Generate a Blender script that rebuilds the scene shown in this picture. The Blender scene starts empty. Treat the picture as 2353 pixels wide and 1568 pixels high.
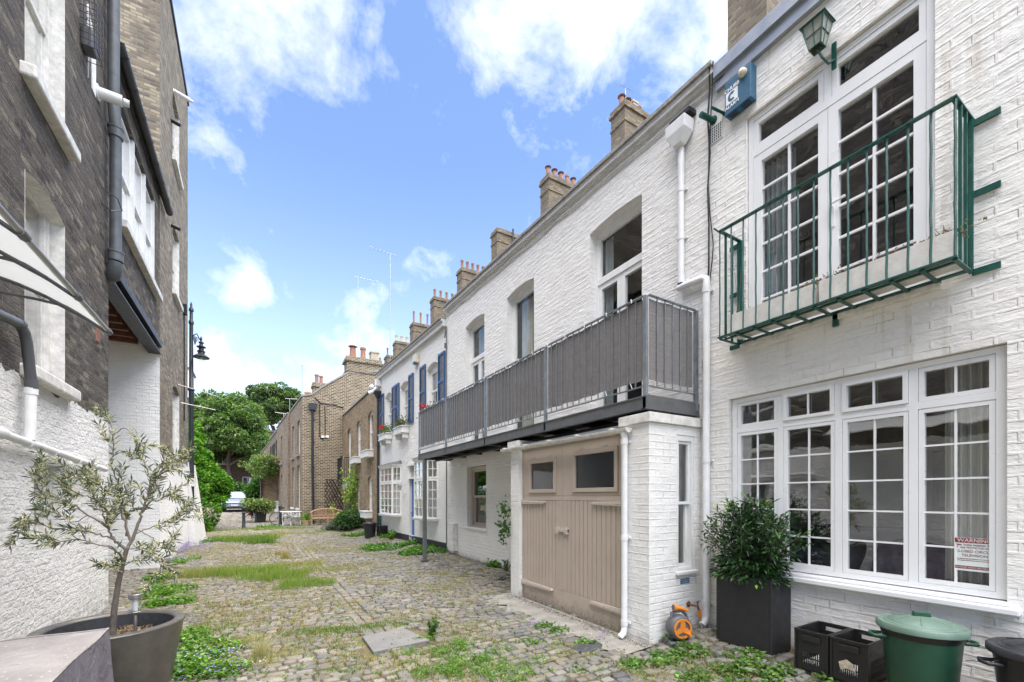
import bpy, bmesh, math, random
import numpy as np
from mathutils import Vector, Matrix
R = math.radians
rng = np.random.default_rng(7)
random.seed(7)

# ------------------------------------------------------------------ camera
scene = bpy.context.scene
YAW = math.atan(.5915)
cam_d = bpy.data.cameras.new('camera')
cam = bpy.data.objects.new('camera', cam_d)
scene.collection.objects.link(cam)
cam.location = (0, 0, 1.6)
cam.rotation_euler = (R(90), 0, -YAW)
cam_d.sensor_width = 36
cam_d.lens = 36 * 1000 / 2353
cam_d.shift_y = (1143 - 784) / 2353
cam_d.clip_start = .05
cam_d.clip_end = 2000
scene.camera = cam
scene.view_settings.view_transform = 'Standard'
scene.view_settings.look = 'None'
scene.view_settings.gamma = 1
scene.view_settings.use_curve_mapping = False
scene.view_settings.exposure = 1.74

# ------------------------------------------------------------------ light
SUN_TO = Vector((.03, -.28, 1.0)).normalized()
SKY_STRENGTH = .088
sun_d = bpy.data.lights.new('sun', 'SUN')
sun_d.energy = 3.6
sun_d.angle = R(88)
sun_d.color = (1.0, .94, .855)
sun = bpy.data.objects.new('sun', sun_d)
scene.collection.objects.link(sun)
sun.rotation_euler = SUN_TO.to_track_quat('Z', 'Y').to_euler()

# ray through a point of the photograph (2353 wide), used to lay out real positions
CS, CC = math.sin(YAW), math.cos(YAW)
def ray(u, v):
    a = (u - 1176.5) / 1000; b = (1143 - v) / 1000
    return Vector((CS + a * CC, CC - a * CS, b))
def at(u, v, t):
    return Vector((0, 0, 1.6)) + ray(u, v) * t

def nd(nt, typ, ins=None, **props):
    n = nt.nodes.new(typ)
    for k, v in props.items(): setattr(n, k, v)
    for k, v in (ins or {}).items():
        s = n.inputs[k]
        if isinstance(v, bpy.types.NodeSocket): nt.links.new(v, s)
        else: s.default_value = v
    return n
def mth(nt, op, a, b=0.0, c=None, clamp=False):
    n = nt.nodes.new('ShaderNodeMath'); n.operation = op; n.use_clamp = clamp
    for i, v in enumerate((a, b, c)):
        if v is None: continue
        if isinstance(v, bpy.types.NodeSocket): nt.links.new(v, n.inputs[i])
        else: n.inputs[i].default_value = v
    return n.outputs[0]
def mix(nt, fac, a, b, mode='MIX'):
    n = nt.nodes.new('ShaderNodeMix'); n.data_type = 'RGBA'; n.blend_type = mode
    for i, v in ((0, fac), (6, a), (7, b)):
        if isinstance(v, bpy.types.NodeSocket): nt.links.new(v, n.inputs[i])
        else: n.inputs[i].default_value = (v if i == 0 else (*v[:3], 1))
    return n.outputs[2]
def noise(nt, vec, scale, detail=4, rough=.6, dist=0.0):
    n = nd(nt, 'ShaderNodeTexNoise', {'Scale': scale, 'Detail': detail, 'Roughness': rough, 'Distortion': dist})
    if vec is not None: nt.links.new(vec, n.inputs['Vector'])
    return n.outputs['Fac']
def ramp(nt, fac, stops, interp='LINEAR'):
    n = nt.nodes.new('ShaderNodeValToRGB'); cr = n.color_ramp; cr.interpolation = interp
    while len(cr.elements) > 1: cr.elements.remove(cr.elements[-1])
    for i, (p, c) in enumerate(stops):
        e = cr.elements[0] if i == 0 else cr.elements.new(p)
        e.position = p; e.color = (c, c, c, 1) if isinstance(c, (int, float)) else (*c, 1)
    nt.links.new(fac, n.inputs[0])
    return n.outputs[0]

# world: Nishita sky with a broken layer of cumulus
world = bpy.data.worlds.new('World'); scene.world = world; world.use_nodes = True
nt = world.node_tree; nt.nodes.clear()
wo = nd(nt, 'ShaderNodeOutputWorld'); bg = nd(nt, 'ShaderNodeBackground', {'Strength': SKY_STRENGTH})
nt.links.new(bg.outputs[0], wo.inputs[0])
sky = nd(nt, 'ShaderNodeTexSky', sky_type='NISHITA', sun_disc=False)
sky.sun_elevation = math.asin(SUN_TO.z); sky.sun_rotation = math.atan2(SUN_TO.x, SUN_TO.y)
sky.air_density = 1.0; sky.dust_density = .6; sky.ozone_density = 1.6
tc = nd(nt, 'ShaderNodeTexCoord').outputs['Generated']
sep = nd(nt, 'ShaderNodeSeparateXYZ', {0: tc})
z = mth(nt, 'MAXIMUM', sep.outputs[2], .03)
zz = mth(nt, 'ADD', z, .12)
cx = mth(nt, 'DIVIDE', sep.outputs[0], zz); cy = mth(nt, 'DIVIDE', sep.outputs[1], zz)
pv = nd(nt, 'ShaderNodeCombineXYZ', {0: cx, 1: cy, 2: 0.0}).outputs[0]
n1 = noise(nt, pv, 1.6, 9, .58, .35)
n2 = noise(nt, tc, 7.0, 8, .62, .2)
nn = mth(nt, 'ADD', mth(nt, 'MULTIPLY', n1, .45), mth(nt, 'MULTIPLY', n2, 1.05))
nn = mth(nt, 'SUBTRACT', nn, .25)
cov = None
for (u, v, r, s) in [(440, 20, .18, .27), (520, -90, .18, .30), (670, 10, .06, .16), (530, 110, .10, .20), (1230, 90, .13, .27), (1400, -60, .27, .33), (1580, 60, .14, .24),
                     (1100, 75, .06, .14), (655, 262, .055, .15), (1300, 228, .07, .17), (1380, 215, .05, .14), (560, 690, .06, .20), (535, 698, .05, .20), (475, 662, .05, .17), (500, 820, .09, .24), (600, 850, .12, .25), (850, 760, .11, .24),
                     (950, 720, .08, .20), (700, 870, .10, .24), (745, 785, .04, .18), (1010, 600, .12, .10), (1215, 490, .04, .22), (2300, -900, .5, .3), (300, -700, .4, .3), (1300, -900, .4, .26)]:
    d = ray(u, v).normalized()
    dn = nd(nt, 'ShaderNodeVectorMath', {0: tc, 1: tuple(d)}, operation='DISTANCE').outputs['Value']
    m = mth(nt, 'MULTIPLY', mth(nt, 'SUBTRACT', 1.0, mth(nt, 'DIVIDE', dn, r), clamp=True), s)
    m = mth(nt, 'MULTIPLY', mth(nt, 'SQRT', mth(nt, 'DIVIDE', m, s)), s)
    cov = m if cov is None else mth(nt, 'MAXIMUM', cov, m)
dens = mth(nt, 'MULTIPLY', mth(nt, 'SUBTRACT', mth(nt, 'ADD', nn, cov), .61), 3.0, clamp=True)
hz = mth(nt, 'SUBTRACT', 1.0, mth(nt, 'MULTIPLY', z, 1.55), clamp=True)
blue = mix(nt, 1.0, sky.outputs[0], (.93, .98, 1.07), 'MULTIPLY')
blue = mix(nt, mth(nt, 'MULTIPLY', mth(nt, 'POWER', hz, 1.8), .70), blue, (5.6, 6.6, 8.0))
shade = ramp(nt, noise(nt, tc, 5.0, 5, .55), [(.32, (4.5, 4.75, 5.8)), (.62, (5.75, 5.85, 6.4))])
skyc = mix(nt, mth(nt, 'MULTIPLY', dens, .93), blue, shade)
nt.links.new(skyc, bg.inputs['Color'])

# ------------------------------------------------------------------ builders
COL = scene.collection
class Frame:
    """vertical plane: s along d, n towards the street, z up"""
    def __init__(s, o, d, side=1):
        d = Vector((d[0], d[1])).normalized(); s.o = Vector(o); s.d = d
        s.n = Vector((-d.y, d.x)) * side
    def P(s, a, n, z):
        q = s.o + s.d * a + s.n * n
        return Vector((q.x, q.y, z))
class WorldF:
    def P(s, x, y, z): return Vector((x, y, z))
W = WorldF()
def sm(x): x = min(1, max(0, x)); return x * x * (3 - 2 * x)
GY = [(-20, 0), (8, .0), (16, .02), (22, .10), (27, .17), (38, .45), (60, .9), (100, 1.3), (900, 1.5)]
def gz(x, y):
    return float(np.interp(y, [a for a, b in GY], [b for a, b in GY])) + .13 * sm((x - 3.5) / .65)
def gpt(u, v, dz=0):
    z = 0
    for i in range(12):
        p = at(u, v, (z - 1.6) / ray(u, v).z); z = gz(p.x, p.y) * .5 + z * .5
    return Vector((p.x, p.y, gz(p.x, p.y) + dz))

class MB:
    def __init__(s): s.v = []; s.f = []
    def add(s, vs, fs):
        o = len(s.v); s.v += [tuple(v) for v in vs]; s.f += [tuple(i + o for i in f) for f in fs]; return s
    def box(s, F, a0, a1, n0, n1, z0, z1):
        P = F.P
        vs = [P(a, n, z) for z in (z0, z1) for n in (n0, n1) for a in (a0, a1)]
        return s.add(vs, [(0, 1, 3, 2), (4, 6, 7, 5), (0, 4, 5, 1), (2, 3, 7, 6), (0, 2, 6, 4), (1, 5, 7, 3)])
    def quad(s, pts): return s.add(pts, [tuple(range(len(pts)))])
    def prism(s, F, pts, n0, n1):
        k = len(pts)
        vs = [F.P(a, n0, z) for a, z in pts] + [F.P(a, n1, z) for a, z in pts]
        return s.add(vs, [tuple(range(k))[::-1], tuple(range(k, 2 * k))] + [(i, (i + 1) % k, k + (i + 1) % k, k + i) for i in range(k)])
    def tube(s, pts, r, k=8, cap=True):
        pts = [Vector(p) for p in pts]; n = len(pts)
        rs = r if isinstance(r, (list, tuple)) else [r] * n
        t0 = (pts[1] - pts[0]).normalized()
        up = Vector((0, 0, 1)) if abs(t0.z) < .9 else Vector((1, 0, 0))
        x = t0.cross(up).normalized(); vs = []
        for i in range(n):
            t = ((pts[min(i + 1, n - 1)] - pts[max(i - 1, 0)])).normalized()
            x = (x - t * x.dot(t)).normalized(); y = t.cross(x)
            for j in range(k):
                a = 2 * math.pi * j / k
                vs.append(pts[i] + (x * math.cos(a) + y * math.sin(a)) * rs[i])
        fs = [(i * k + j, i * k + (j + 1) % k, (i + 1) * k + (j + 1) % k, (i + 1) * k + j) for i in range(n - 1) for j in range(k)]
        if cap: fs += [tuple(range(k))[::-1], tuple(range((n - 1) * k, n * k))]
        return s.add(vs, fs)
    def lathe(s, c, prof, k=24, sx=1, sy=1, rot=0):
        vs = []; fs = []
        for r, z in prof:
            for j in range(k):
                a = 2 * math.pi * j / k
                x, y = r * math.cos(a) * sx, r * math.sin(a) * sy
                vs.append((c[0] + x * math.cos(rot) - y * math.sin(rot), c[1] + x * math.sin(rot) + y * math.cos(rot), c[2] + z))
        m = len(prof)
        fs = [(i * k + j, i * k + (j + 1) % k, (i + 1) * k + (j + 1) % k, (i + 1) * k + j) for i in range(m - 1) for j in range(k)]
        fs += [tuple(range(k))[::-1], tuple(range((m - 1) * k, m * k))]
        return s.add(vs, fs)
    def ball(s, c, r, k=12, m=8, sz=1):
        prof = [(max(1e-4, r * math.sin(math.pi * i / m)), -r * sz * math.cos(math.pi * i / m)) for i in range(m + 1)]
        return s.lathe(c, prof, k)

def boxuv(me):
    nl = len(me.loops)
    if nl == 0: return
    uv = me.uv_layers.new(name='UVMap')
    co = np.empty(len(me.vertices) * 3, np.float32); me.vertices.foreach_get('co', co); co = co.reshape(-1, 3)
    li = np.empty(nl, np.int32); me.loops.foreach_get('vertex_index', li)
    no = np.empty(len(me.polygons) * 3, np.float32); me.polygons.foreach_get('normal', no); no = no.reshape(-1, 3)
    lt = np.empty(len(me.polygons), np.int32); me.polygons.foreach_get('loop_total', lt)
    pn = np.repeat(no, lt, axis=0); p = co[li]
    tx, ty = -pn[:, 1], pn[:, 0]
    L = np.hypot(tx, ty) + 1e-9; tx /= L; ty /= L
    sg = np.where(np.abs(tx) > np.abs(ty), np.sign(tx), np.sign(ty)); tx *= sg; ty *= sg
    u = p[:, 0] * tx + p[:, 1] * ty; v = p[:, 2].copy()
    fl = np.abs(pn[:, 2]) > .75
    u[fl] = p[fl, 0]; v[fl] = p[fl, 1]
    uv.data.foreach_set('uv', np.stack([u, v], 1).astype(np.float32).ravel())

def wloc(o):
    l = Vector((0, 0, 0))
    while o is not None: l = l + o.location; o = o.parent
    return l
def make(name, mb, mat, parent=None, loc=None, smooth=None, bevel=0, uvw=None):
    me = bpy.data.meshes.new(name)
    me.from_pydata([tuple(map(float, v)) for v in mb.v], [], mb.f)
    bm = bmesh.new(); bm.from_mesh(me)
    bmesh.ops.recalc_face_normals(bm, faces=bm.faces)
    if bevel:
        ed = [e for e in bm.edges if len(e.link_faces) == 2 and e.calc_face_angle(0) > .6]
        bmesh.ops.bevel(bm, geom=ed, offset=bevel, segments=2, affect='EDGES', profile=.5, clamp_overlap=True)
    bm.to_mesh(me); bm.free()
    boxuv(me)
    if smooth is not None:
        me.polygons.foreach_set('use_smooth', [True] * len(me.polygons))
        me.set_sharp_from_angle(angle=R(smooth))
    o = bpy.data.objects.new(name, me); COL.objects.link(o)
    me.materials.append(mat)
    base = wloc(parent) if parent is not None else Vector((0, 0, 0))
    if parent is not None: o.parent = parent
    own = Vector(loc) if loc is not None else base
    o.location = own - base
    if own.length: me.transform(Matrix.Translation(-own))
    return o
def thing(name, label, cat, loc=(0, 0, 0), group=None):
    o = bpy.data.objects.new(name, None); COL.objects.link(o); o.location = loc
    o.empty_display_size = .1
    o['label'] = label; o['category'] = cat
    if group: o['group'] = group
    return o
def solo(name, mb, mat, label, cat, loc=None, group=None, **k):
    if loc is None:
        a = np.array(mb.v); loc = (float((a[:, 0].min() + a[:, 0].max()) / 2), float((a[:, 1].min() + a[:, 1].max()) / 2), float(a[:, 2].min()))
    o = make(name, mb, mat, None, loc, **k); o['label'] = label; o['category'] = cat
    if group: o['group'] = group
    return o
def struct(name, mb, mat, kind='structure', **k):
    o = make(name, mb, mat, None, **k); o['kind'] = kind; return o
def copy_tree(o, delta, label=None):
    c = o.copy(); COL.objects.link(c); c.location = o.location + Vector(delta)
    if label: c['label'] = label
    def rec(a, b):
        for ch in [x for x in list(bpy.data.objects) if x.parent == a]:
            d = ch.copy(); COL.objects.link(d); d.parent = b; rec(ch, d)
    rec(o, c); return c

def fastmesh(name, V, F, mat, col=None, parent=None, smooth=False, loc=None):
    """V (n,3), F (m,k) arrays, optional per-vertex colour"""
    me = bpy.data.meshes.new(name)
    V = np.asarray(V, np.float32)
    base = np.array(wloc(parent)) if parent is not None else (np.array(loc, float) if loc is not None else np.zeros(3))
    V = V - base.astype(np.float32)
    m, k = F.shape
    me.vertices.add(len(V)); me.vertices.foreach_set('co', V.ravel())
    me.loops.add(m * k); me.loops.foreach_set('vertex_index', F.astype(np.int32).ravel())
    me.polygons.add(m); me.polygons.foreach_set('loop_start', np.arange(0, m * k, k, dtype=np.int32))
    try: me.polygons.foreach_set('loop_total', np.full(m, k, np.int32))
    except Exception: pass
    me.update(calc_edges=True)
    if smooth: me.polygons.foreach_set('use_smooth', [True] * m)
    if col is not None:
        ca = me.color_attributes.new('Col', 'FLOAT_COLOR', 'POINT')
        c4 = np.ones((len(V), 4), np.float32); c4[:, :3] = col
        ca.data.foreach_set('color', c4.ravel())
    me.materials.append(mat)
    o = bpy.data.objects.new(name, me); COL.objects.link(o)
    if parent is not None: o.parent = parent
    elif loc is not None: o.location = loc
    return o

def wall(mb, F, s0, s1, z0, zt, ops=(), n=0.0, thick=.3, ends=(True, True)):
    """front face of a wall with real openings; zt: height or (z at s0, z at s1); opening: (s0,s1,z0,z1,rise,depth)"""
    if not isinstance(zt, tuple): zt = (zt, zt)
    top = lambda s: zt[0] + (zt[1] - zt[0]) * (s - s0) / (s1 - s0)
    S = sorted(set([s0, s1] + [x for o in ops for x in (o[0], o[1])]))
    S = [x for x in S if s0 <= x <= s1]
    Z = sorted(set([z0] + [x for o in ops for x in (o[2], o[3])])) + [None]
    Z = [x for x in Z if x is None or x >= z0]
    for i in range(len(S) - 1):
        a, b = S[i], S[i + 1]
        for j in range(len(Z) - 1):
            c, d = Z[j], Z[j + 1]
            da, db = (d, d) if d is not None else (top(a), top(b))
            if d is not None and any(o[0] <= a + 1e-6 and o[1] >= b - 1e-6 and o[2] <= c + 1e-6 and o[3] >= d - 1e-6 for o in ops): continue
            mb.quad([F.P(a, n, c), F.P(b, n, c), F.P(b, n, db), F.P(a, n, da)])
    for o in ops:
        a, b, c, d, rise, dep = o
        if rise > 0:
            k = 10; hw = (b - a) / 2; rad = (hw * hw + rise * rise) / (2 * rise); cz = d - rad
            arc = [(a + (b - a) * i / k, cz + math.sqrt(max(0, rad * rad - (a + (b - a) * i / k - (a + hw)) ** 2))) for i in range(k + 1)]
            for i in range(k):
                (p, q), (r_, t) = arc[i], arc[i + 1]
                mb.quad([F.P(p, n, q), F.P(r_, n, t), F.P(r_, n, d), F.P(p, n, d)])
                mb.quad([F.P(p, n, q), F.P(r_, n, t), F.P(r_, n - dep, t), F.P(p, n - dep, q)])
            sp = d - rise
        else:
            sp = d
            mb.quad([F.P(a, n, d), F.P(b, n, d), F.P(b, n - dep, d), F.P(a, n - dep, d)])
        mb.quad([F.P(a, n, c), F.P(a, n, sp), F.P(a, n - dep, sp), F.P(a, n - dep, c)])
        mb.quad([F.P(b, n, c), F.P(b, n, sp), F.P(b, n - dep, sp), F.P(b, n - dep, c)])
        mb.quad([F.P(a, n, c), F.P(b, n, c), F.P(b, n - dep, c), F.P(a, n - dep, c)])
    # top and ends give the wall its thickness
    mb.quad([F.P(s0, n, zt[0]), F.P(s1, n, zt[1]), F.P(s1, n - thick, zt[1]), F.P(s0, n - thick, zt[0])])
    for e_, (s, zz_) in zip(ends, ((s0, zt[0]), (s1, zt[1]))):
        if e_: mb.quad([F.P(s, n, z0), F.P(s, n, zz_), F.P(s, n - thick, zz_), F.P(s, n - thick, z0)])
    return mb

def sash(mb, F, a0, a1, z0, z1, n, fw=.05, dep=.05, cols=1, rows=1, bw=.018):
    """frame with glazing bars"""
    mb.box(F, a0, a0 + fw, n - dep, n, z0, z1); mb.box(F, a1 - fw, a1, n - dep, n, z0, z1)
    mb.box(F, a0 + fw, a1 - fw, n - dep, n, z0, z0 + fw); mb.box(F, a0 + fw, a1 - fw, n - dep, n, z1 - fw, z1)
    for i in range(1, cols):
        c = a0 + fw + (a1 - a0 - 2 * fw) * i / cols
        mb.box(F, c - bw / 2, c + bw / 2, n - dep * .55, n - .012, z0 + fw, z1 - fw)
    for i in range(1, rows):
        c = z0 + fw + (z1 - z0 - 2 * fw) * i / rows
        mb.box(F, a0 + fw, a1 - fw, n - dep * .55 - .002, n - .014, c - bw / 2, c + bw / 2)
def pane(mb, F, a0, a1, z0, z1, n, fw=.05):
    mb.quad([F.P(a0 + fw * .9, n, z0 + fw * .9), F.P(a1 - fw * .9, n, z0 + fw * .9), F.P(a1 - fw * .9, n, z1 - fw * .9), F.P(a0 + fw * .9, n, z1 - fw * .9)])
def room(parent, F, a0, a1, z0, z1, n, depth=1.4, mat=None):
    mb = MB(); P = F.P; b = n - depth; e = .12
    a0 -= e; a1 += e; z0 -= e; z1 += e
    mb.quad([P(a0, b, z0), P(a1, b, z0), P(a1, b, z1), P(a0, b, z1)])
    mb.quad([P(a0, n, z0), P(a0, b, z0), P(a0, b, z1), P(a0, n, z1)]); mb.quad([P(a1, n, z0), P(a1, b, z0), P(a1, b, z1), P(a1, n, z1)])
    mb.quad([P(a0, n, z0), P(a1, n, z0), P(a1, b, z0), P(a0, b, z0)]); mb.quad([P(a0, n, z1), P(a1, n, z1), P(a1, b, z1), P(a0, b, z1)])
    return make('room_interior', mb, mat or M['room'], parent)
def curtain(F, a0, a1, z0, z1, n, mat, label, folds=9, amp=.03, group='curtains in the windows'):
    mb = MB(); k = folds * 6
    for i in range(k):
        x0 = a0 + (a1 - a0) * i / k; x1 = a0 + (a1 - a0) * (i + 1) / k
        f = lambda x: n + amp * math.sin((x - a0) / (a1 - a0) * folds * 2 * math.pi) + .3 * amp * math.sin(x * 31)
        mb.add([F.P(x0, f(x0), z0), F.P(x1, f(x1), z0), F.P(x1, f(x1), z1), F.P(x0, f(x0), z1)], [(0, 1, 2, 3)])
    return solo('curtain', mb, mat, label, 'curtain', group=group, smooth=60)
def text(s, F, a, n, z, size, mat, parent, ext=.0015, name='lettering', sx=1.0, align='CENTER', bold=0.0):
    """lettering on a plane, read with the street side in front (x axis = -s on the right-hand walls)"""
    cu = bpy.data.curves.new('t', 'FONT'); cu.body = s; cu.size = size; cu.extrude = ext; cu.align_x = align; cu.align_y = 'CENTER'; cu.offset = bold
    to = bpy.data.objects.new('t', cu); COL.objects.link(to)
    dg = bpy.context.evaluated_depsgraph_get(); me = bpy.data.meshes.new_from_object(to.evaluated_get(dg))
    bpy.data.objects.remove(to); bpy.data.curves.remove(cu)
    zc = Vector((0, 0, 1)); nn_ = Vector((F.n.x, F.n.y, 0)); xa = zc.cross(nn_)
    o0 = F.P(a, n, z)
    mtx = Matrix(((xa.x * sx, 0, nn_.x, o0.x), (xa.y * sx, 0, nn_.y, o0.y), (0, 1, 0, o0.z), (0, 0, 0, 1)))
    me.transform(mtx); me.transform(Matrix.Translation(-wloc(parent)))
    me.name = name; me.materials.clear(); me.materials.append(mat)
    o = bpy.data.objects.new(name, me); COL.objects.link(o); o.parent = parent
    return o

# ------------------------------------------------------------------ materials
M = {}
def newmat(name):
    m = bpy.data.materials.new(name); m.use_nodes = True; nt = m.node_tree
    b = nt.nodes['Principled BSDF']; M[name] = m
    return m, nt, b
def plain(name, col, rough=.5, metal=0.0, var=.12, vs=6.0, bump=0.0, bs=60.0, spec=None, coat=0.0):
    m, nt, b = newmat(name)
    t = nd(nt, 'ShaderNodeTexCoord').outputs['Object']
    f = noise(nt, t, vs, 6, .65)
    lo = tuple(c * (1 - var) for c in col); hi = tuple(min(1, c * (1 + var)) for c in col)
    nt.links.new(ramp(nt, f, [(.3, lo), (.7, hi)]), b.inputs['Base Color'])
    b.inputs['Metallic'].default_value = metal
    nt.links.new(ramp(nt, noise(nt, t, vs * 2.3, 4), [(.3, max(0, rough - .08)), (.7, min(1, rough + .1))]), b.inputs['Roughness'])
    if spec is not None: b.inputs['Specular IOR Level'].default_value = spec
    if coat: b.inputs['Coat Weight'].default_value = coat
    if bump:
        bn = nd(nt, 'ShaderNodeBump', {'Height': noise(nt, t, bs, 5), 'Distance': bump}); nt.links.new(bn.outputs[0], b.inputs['Normal'])
    return m

def brick(name, tones, mortar, bw=.225, bh=.076, ms=.010, relief=.006, lump=.006, lumpscale=9.0, dist=.006, rough=.85, patch=None, lime=None, mvar=.25, fleck=None):
    """stock brick: per-brick tones, soot patches, raked joints"""
    m, nt, b = newmat(name)
    uv = nd(nt, 'ShaderNodeUVMap').outputs[0]
    nz = nd(nt, 'ShaderNodeTexNoise', {'Scale': 3.0, 'Detail': 4.0}); nt.links.new(uv, nz.inputs['Vector'])
    off = nd(nt, 'ShaderNodeVectorMath', {0: nz.outputs['Color'], 1: (.5, .5, .5)}, operation='SUBTRACT').outputs[0]
    off = nd(nt, 'ShaderNodeVectorMath', {0: off, 'Scale': dist * 6}, operation='SCALE').outputs[0]
    v = nd(nt, 'ShaderNodeVectorMath', {0: uv, 1: off}, operation='ADD').outputs[0]
    bt = nd(nt, 'ShaderNodeTexBrick', {'Vector': v, 'Color1': (0, 0, 0, 1), 'Color2': (1, 1, 1, 1), 'Mortar': (.5, .5, .5, 1), 'Scale': 1.0, 'Mortar Size': ms, 'Mortar Smooth': .35, 'Bias': 0.0, 'Brick Width': bw, 'Row Height': bh})
    k = len(tones)
    tone = ramp(nt, bt.outputs['Color'], [((i + .5) / k, c) for i, c in enumerate(tones)])
    fine = noise(nt, uv, 55, 5)
    tone = mix(nt, .35, tone, ramp(nt, fine, [(.3, .35), (.7, .75)]), 'OVERLAY')
    if fleck:
        fv = nd(nt, 'ShaderNodeVectorMath', {0: uv, 1: (14, 34, 1)}, operation='MULTIPLY').outputs[0]
        tone = mix(nt, mth(nt, 'MULTIPLY', ramp(nt, noise(nt, fv, 1.0, 5, .75), [(.56, 0.0), (.66, 1.0)]), .75), tone, fleck)
        tone = mix(nt, mth(nt, 'MULTIPLY', ramp(nt, noise(nt, fv, .7, 6, .75, .5), [(.36, 1.0), (.44, 0.0)]), .7), tone, (.045, .04, .038))
    if patch:
        pm = ramp(nt, noise(nt, uv, patch[1], 6, .62), [(patch[2], 0.0), (patch[2] + .13, 1.0)])
        tone = mix(nt, mth(nt, 'MULTIPLY', pm, patch[3]), tone, patch[0])
    mo = mix(nt, ramp(nt, noise(nt, uv, 2.2, 5), [(.35, 0.0), (.65, mvar * 2)]), mortar, tuple(c * .5 for c in mortar))
    col = mix(nt, bt.outputs['Fac'], tone, mo)
    hgt = mth(nt, 'MULTIPLY', mth(nt, 'SUBTRACT', 1.0, bt.outputs['Fac']), 1.0)
    rough_h = noise(nt, uv, 38, 5, .7)
    h = mth(nt, 'ADD', hgt, mth(nt, 'MULTIPLY', rough_h, .9))
    st = nd(nt, 'ShaderNodeVectorMath', {0: uv, 1: (.45, 1.0, 1.0)}, operation='MULTIPLY').outputs[0]
    big = noise(nt, st, lumpscale, 5, .6)
    if lime is not None:
        geo = nd(nt, 'ShaderNodeNewGeometry').outputs['Position']
        gzz = nd(nt, 'ShaderNodeSeparateXYZ', {0: geo}).outputs[2]
        edge = mth(nt, 'ADD', gzz, mth(nt, 'MULTIPLY', noise(nt, uv, 3.0, 8, .7), .32))
        lm = mth(nt, 'LESS_THAN', edge, lime + .16)
        flake = ramp(nt, noise(nt, uv, 7, 8, .72), [(.655, 0.0), (.675, 1.0)])
        lw = mix(nt, flake, (.86, .85, .835), (.5, .43, .35))
        lw = mix(nt, mth(nt, 'MULTIPLY', ramp(nt, noise(nt, uv, 1.1, 5), [(.45, 0.0), (.7, 1.0)]), .3), lw, (.56, .56, .56))
        stn = mth(nt, 'MULTIPLY', ramp(nt, mth(nt, 'ADD', gzz, mth(nt, 'MULTIPLY', noise(nt, uv, 5, 8, .72), .7)), [(.45, 1.0), (.75, 0.0)]), ramp(nt, noise(nt, uv, 9, 8, .75), [(.45, 0.0), (.58, 1.0)]))
        lw = mix(nt, mth(nt, 'MULTIPLY', stn, .55), lw, (.30, .24, .17))
        col = mix(nt, lm, col, lw)
        h = nd(nt, 'ShaderNodeMix', {0: lm, 2: h, 3: mth(nt, 'ADD', mth(nt, 'MULTIPLY', hgt, .22), mth(nt, 'MULTIPLY', noise(nt, uv, 10, 10, .68), 2.5))}, data_type='FLOAT').outputs[0]
    nt.links.new(col, b.inputs['Base Color']); b.inputs['Roughness'].default_value = rough
    b.inputs['Specular IOR Level'].default_value = .25
    b1 = nd(nt, 'ShaderNodeBump', {'Height': big, 'Distance': lump})
    b2 = nd(nt, 'ShaderNodeBump', {'Height': h, 'Distance': relief, 'Normal': b1.outputs[0]})
    nt.links.new(b2.outputs[0], b.inputs['Normal'])
    return m
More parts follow.
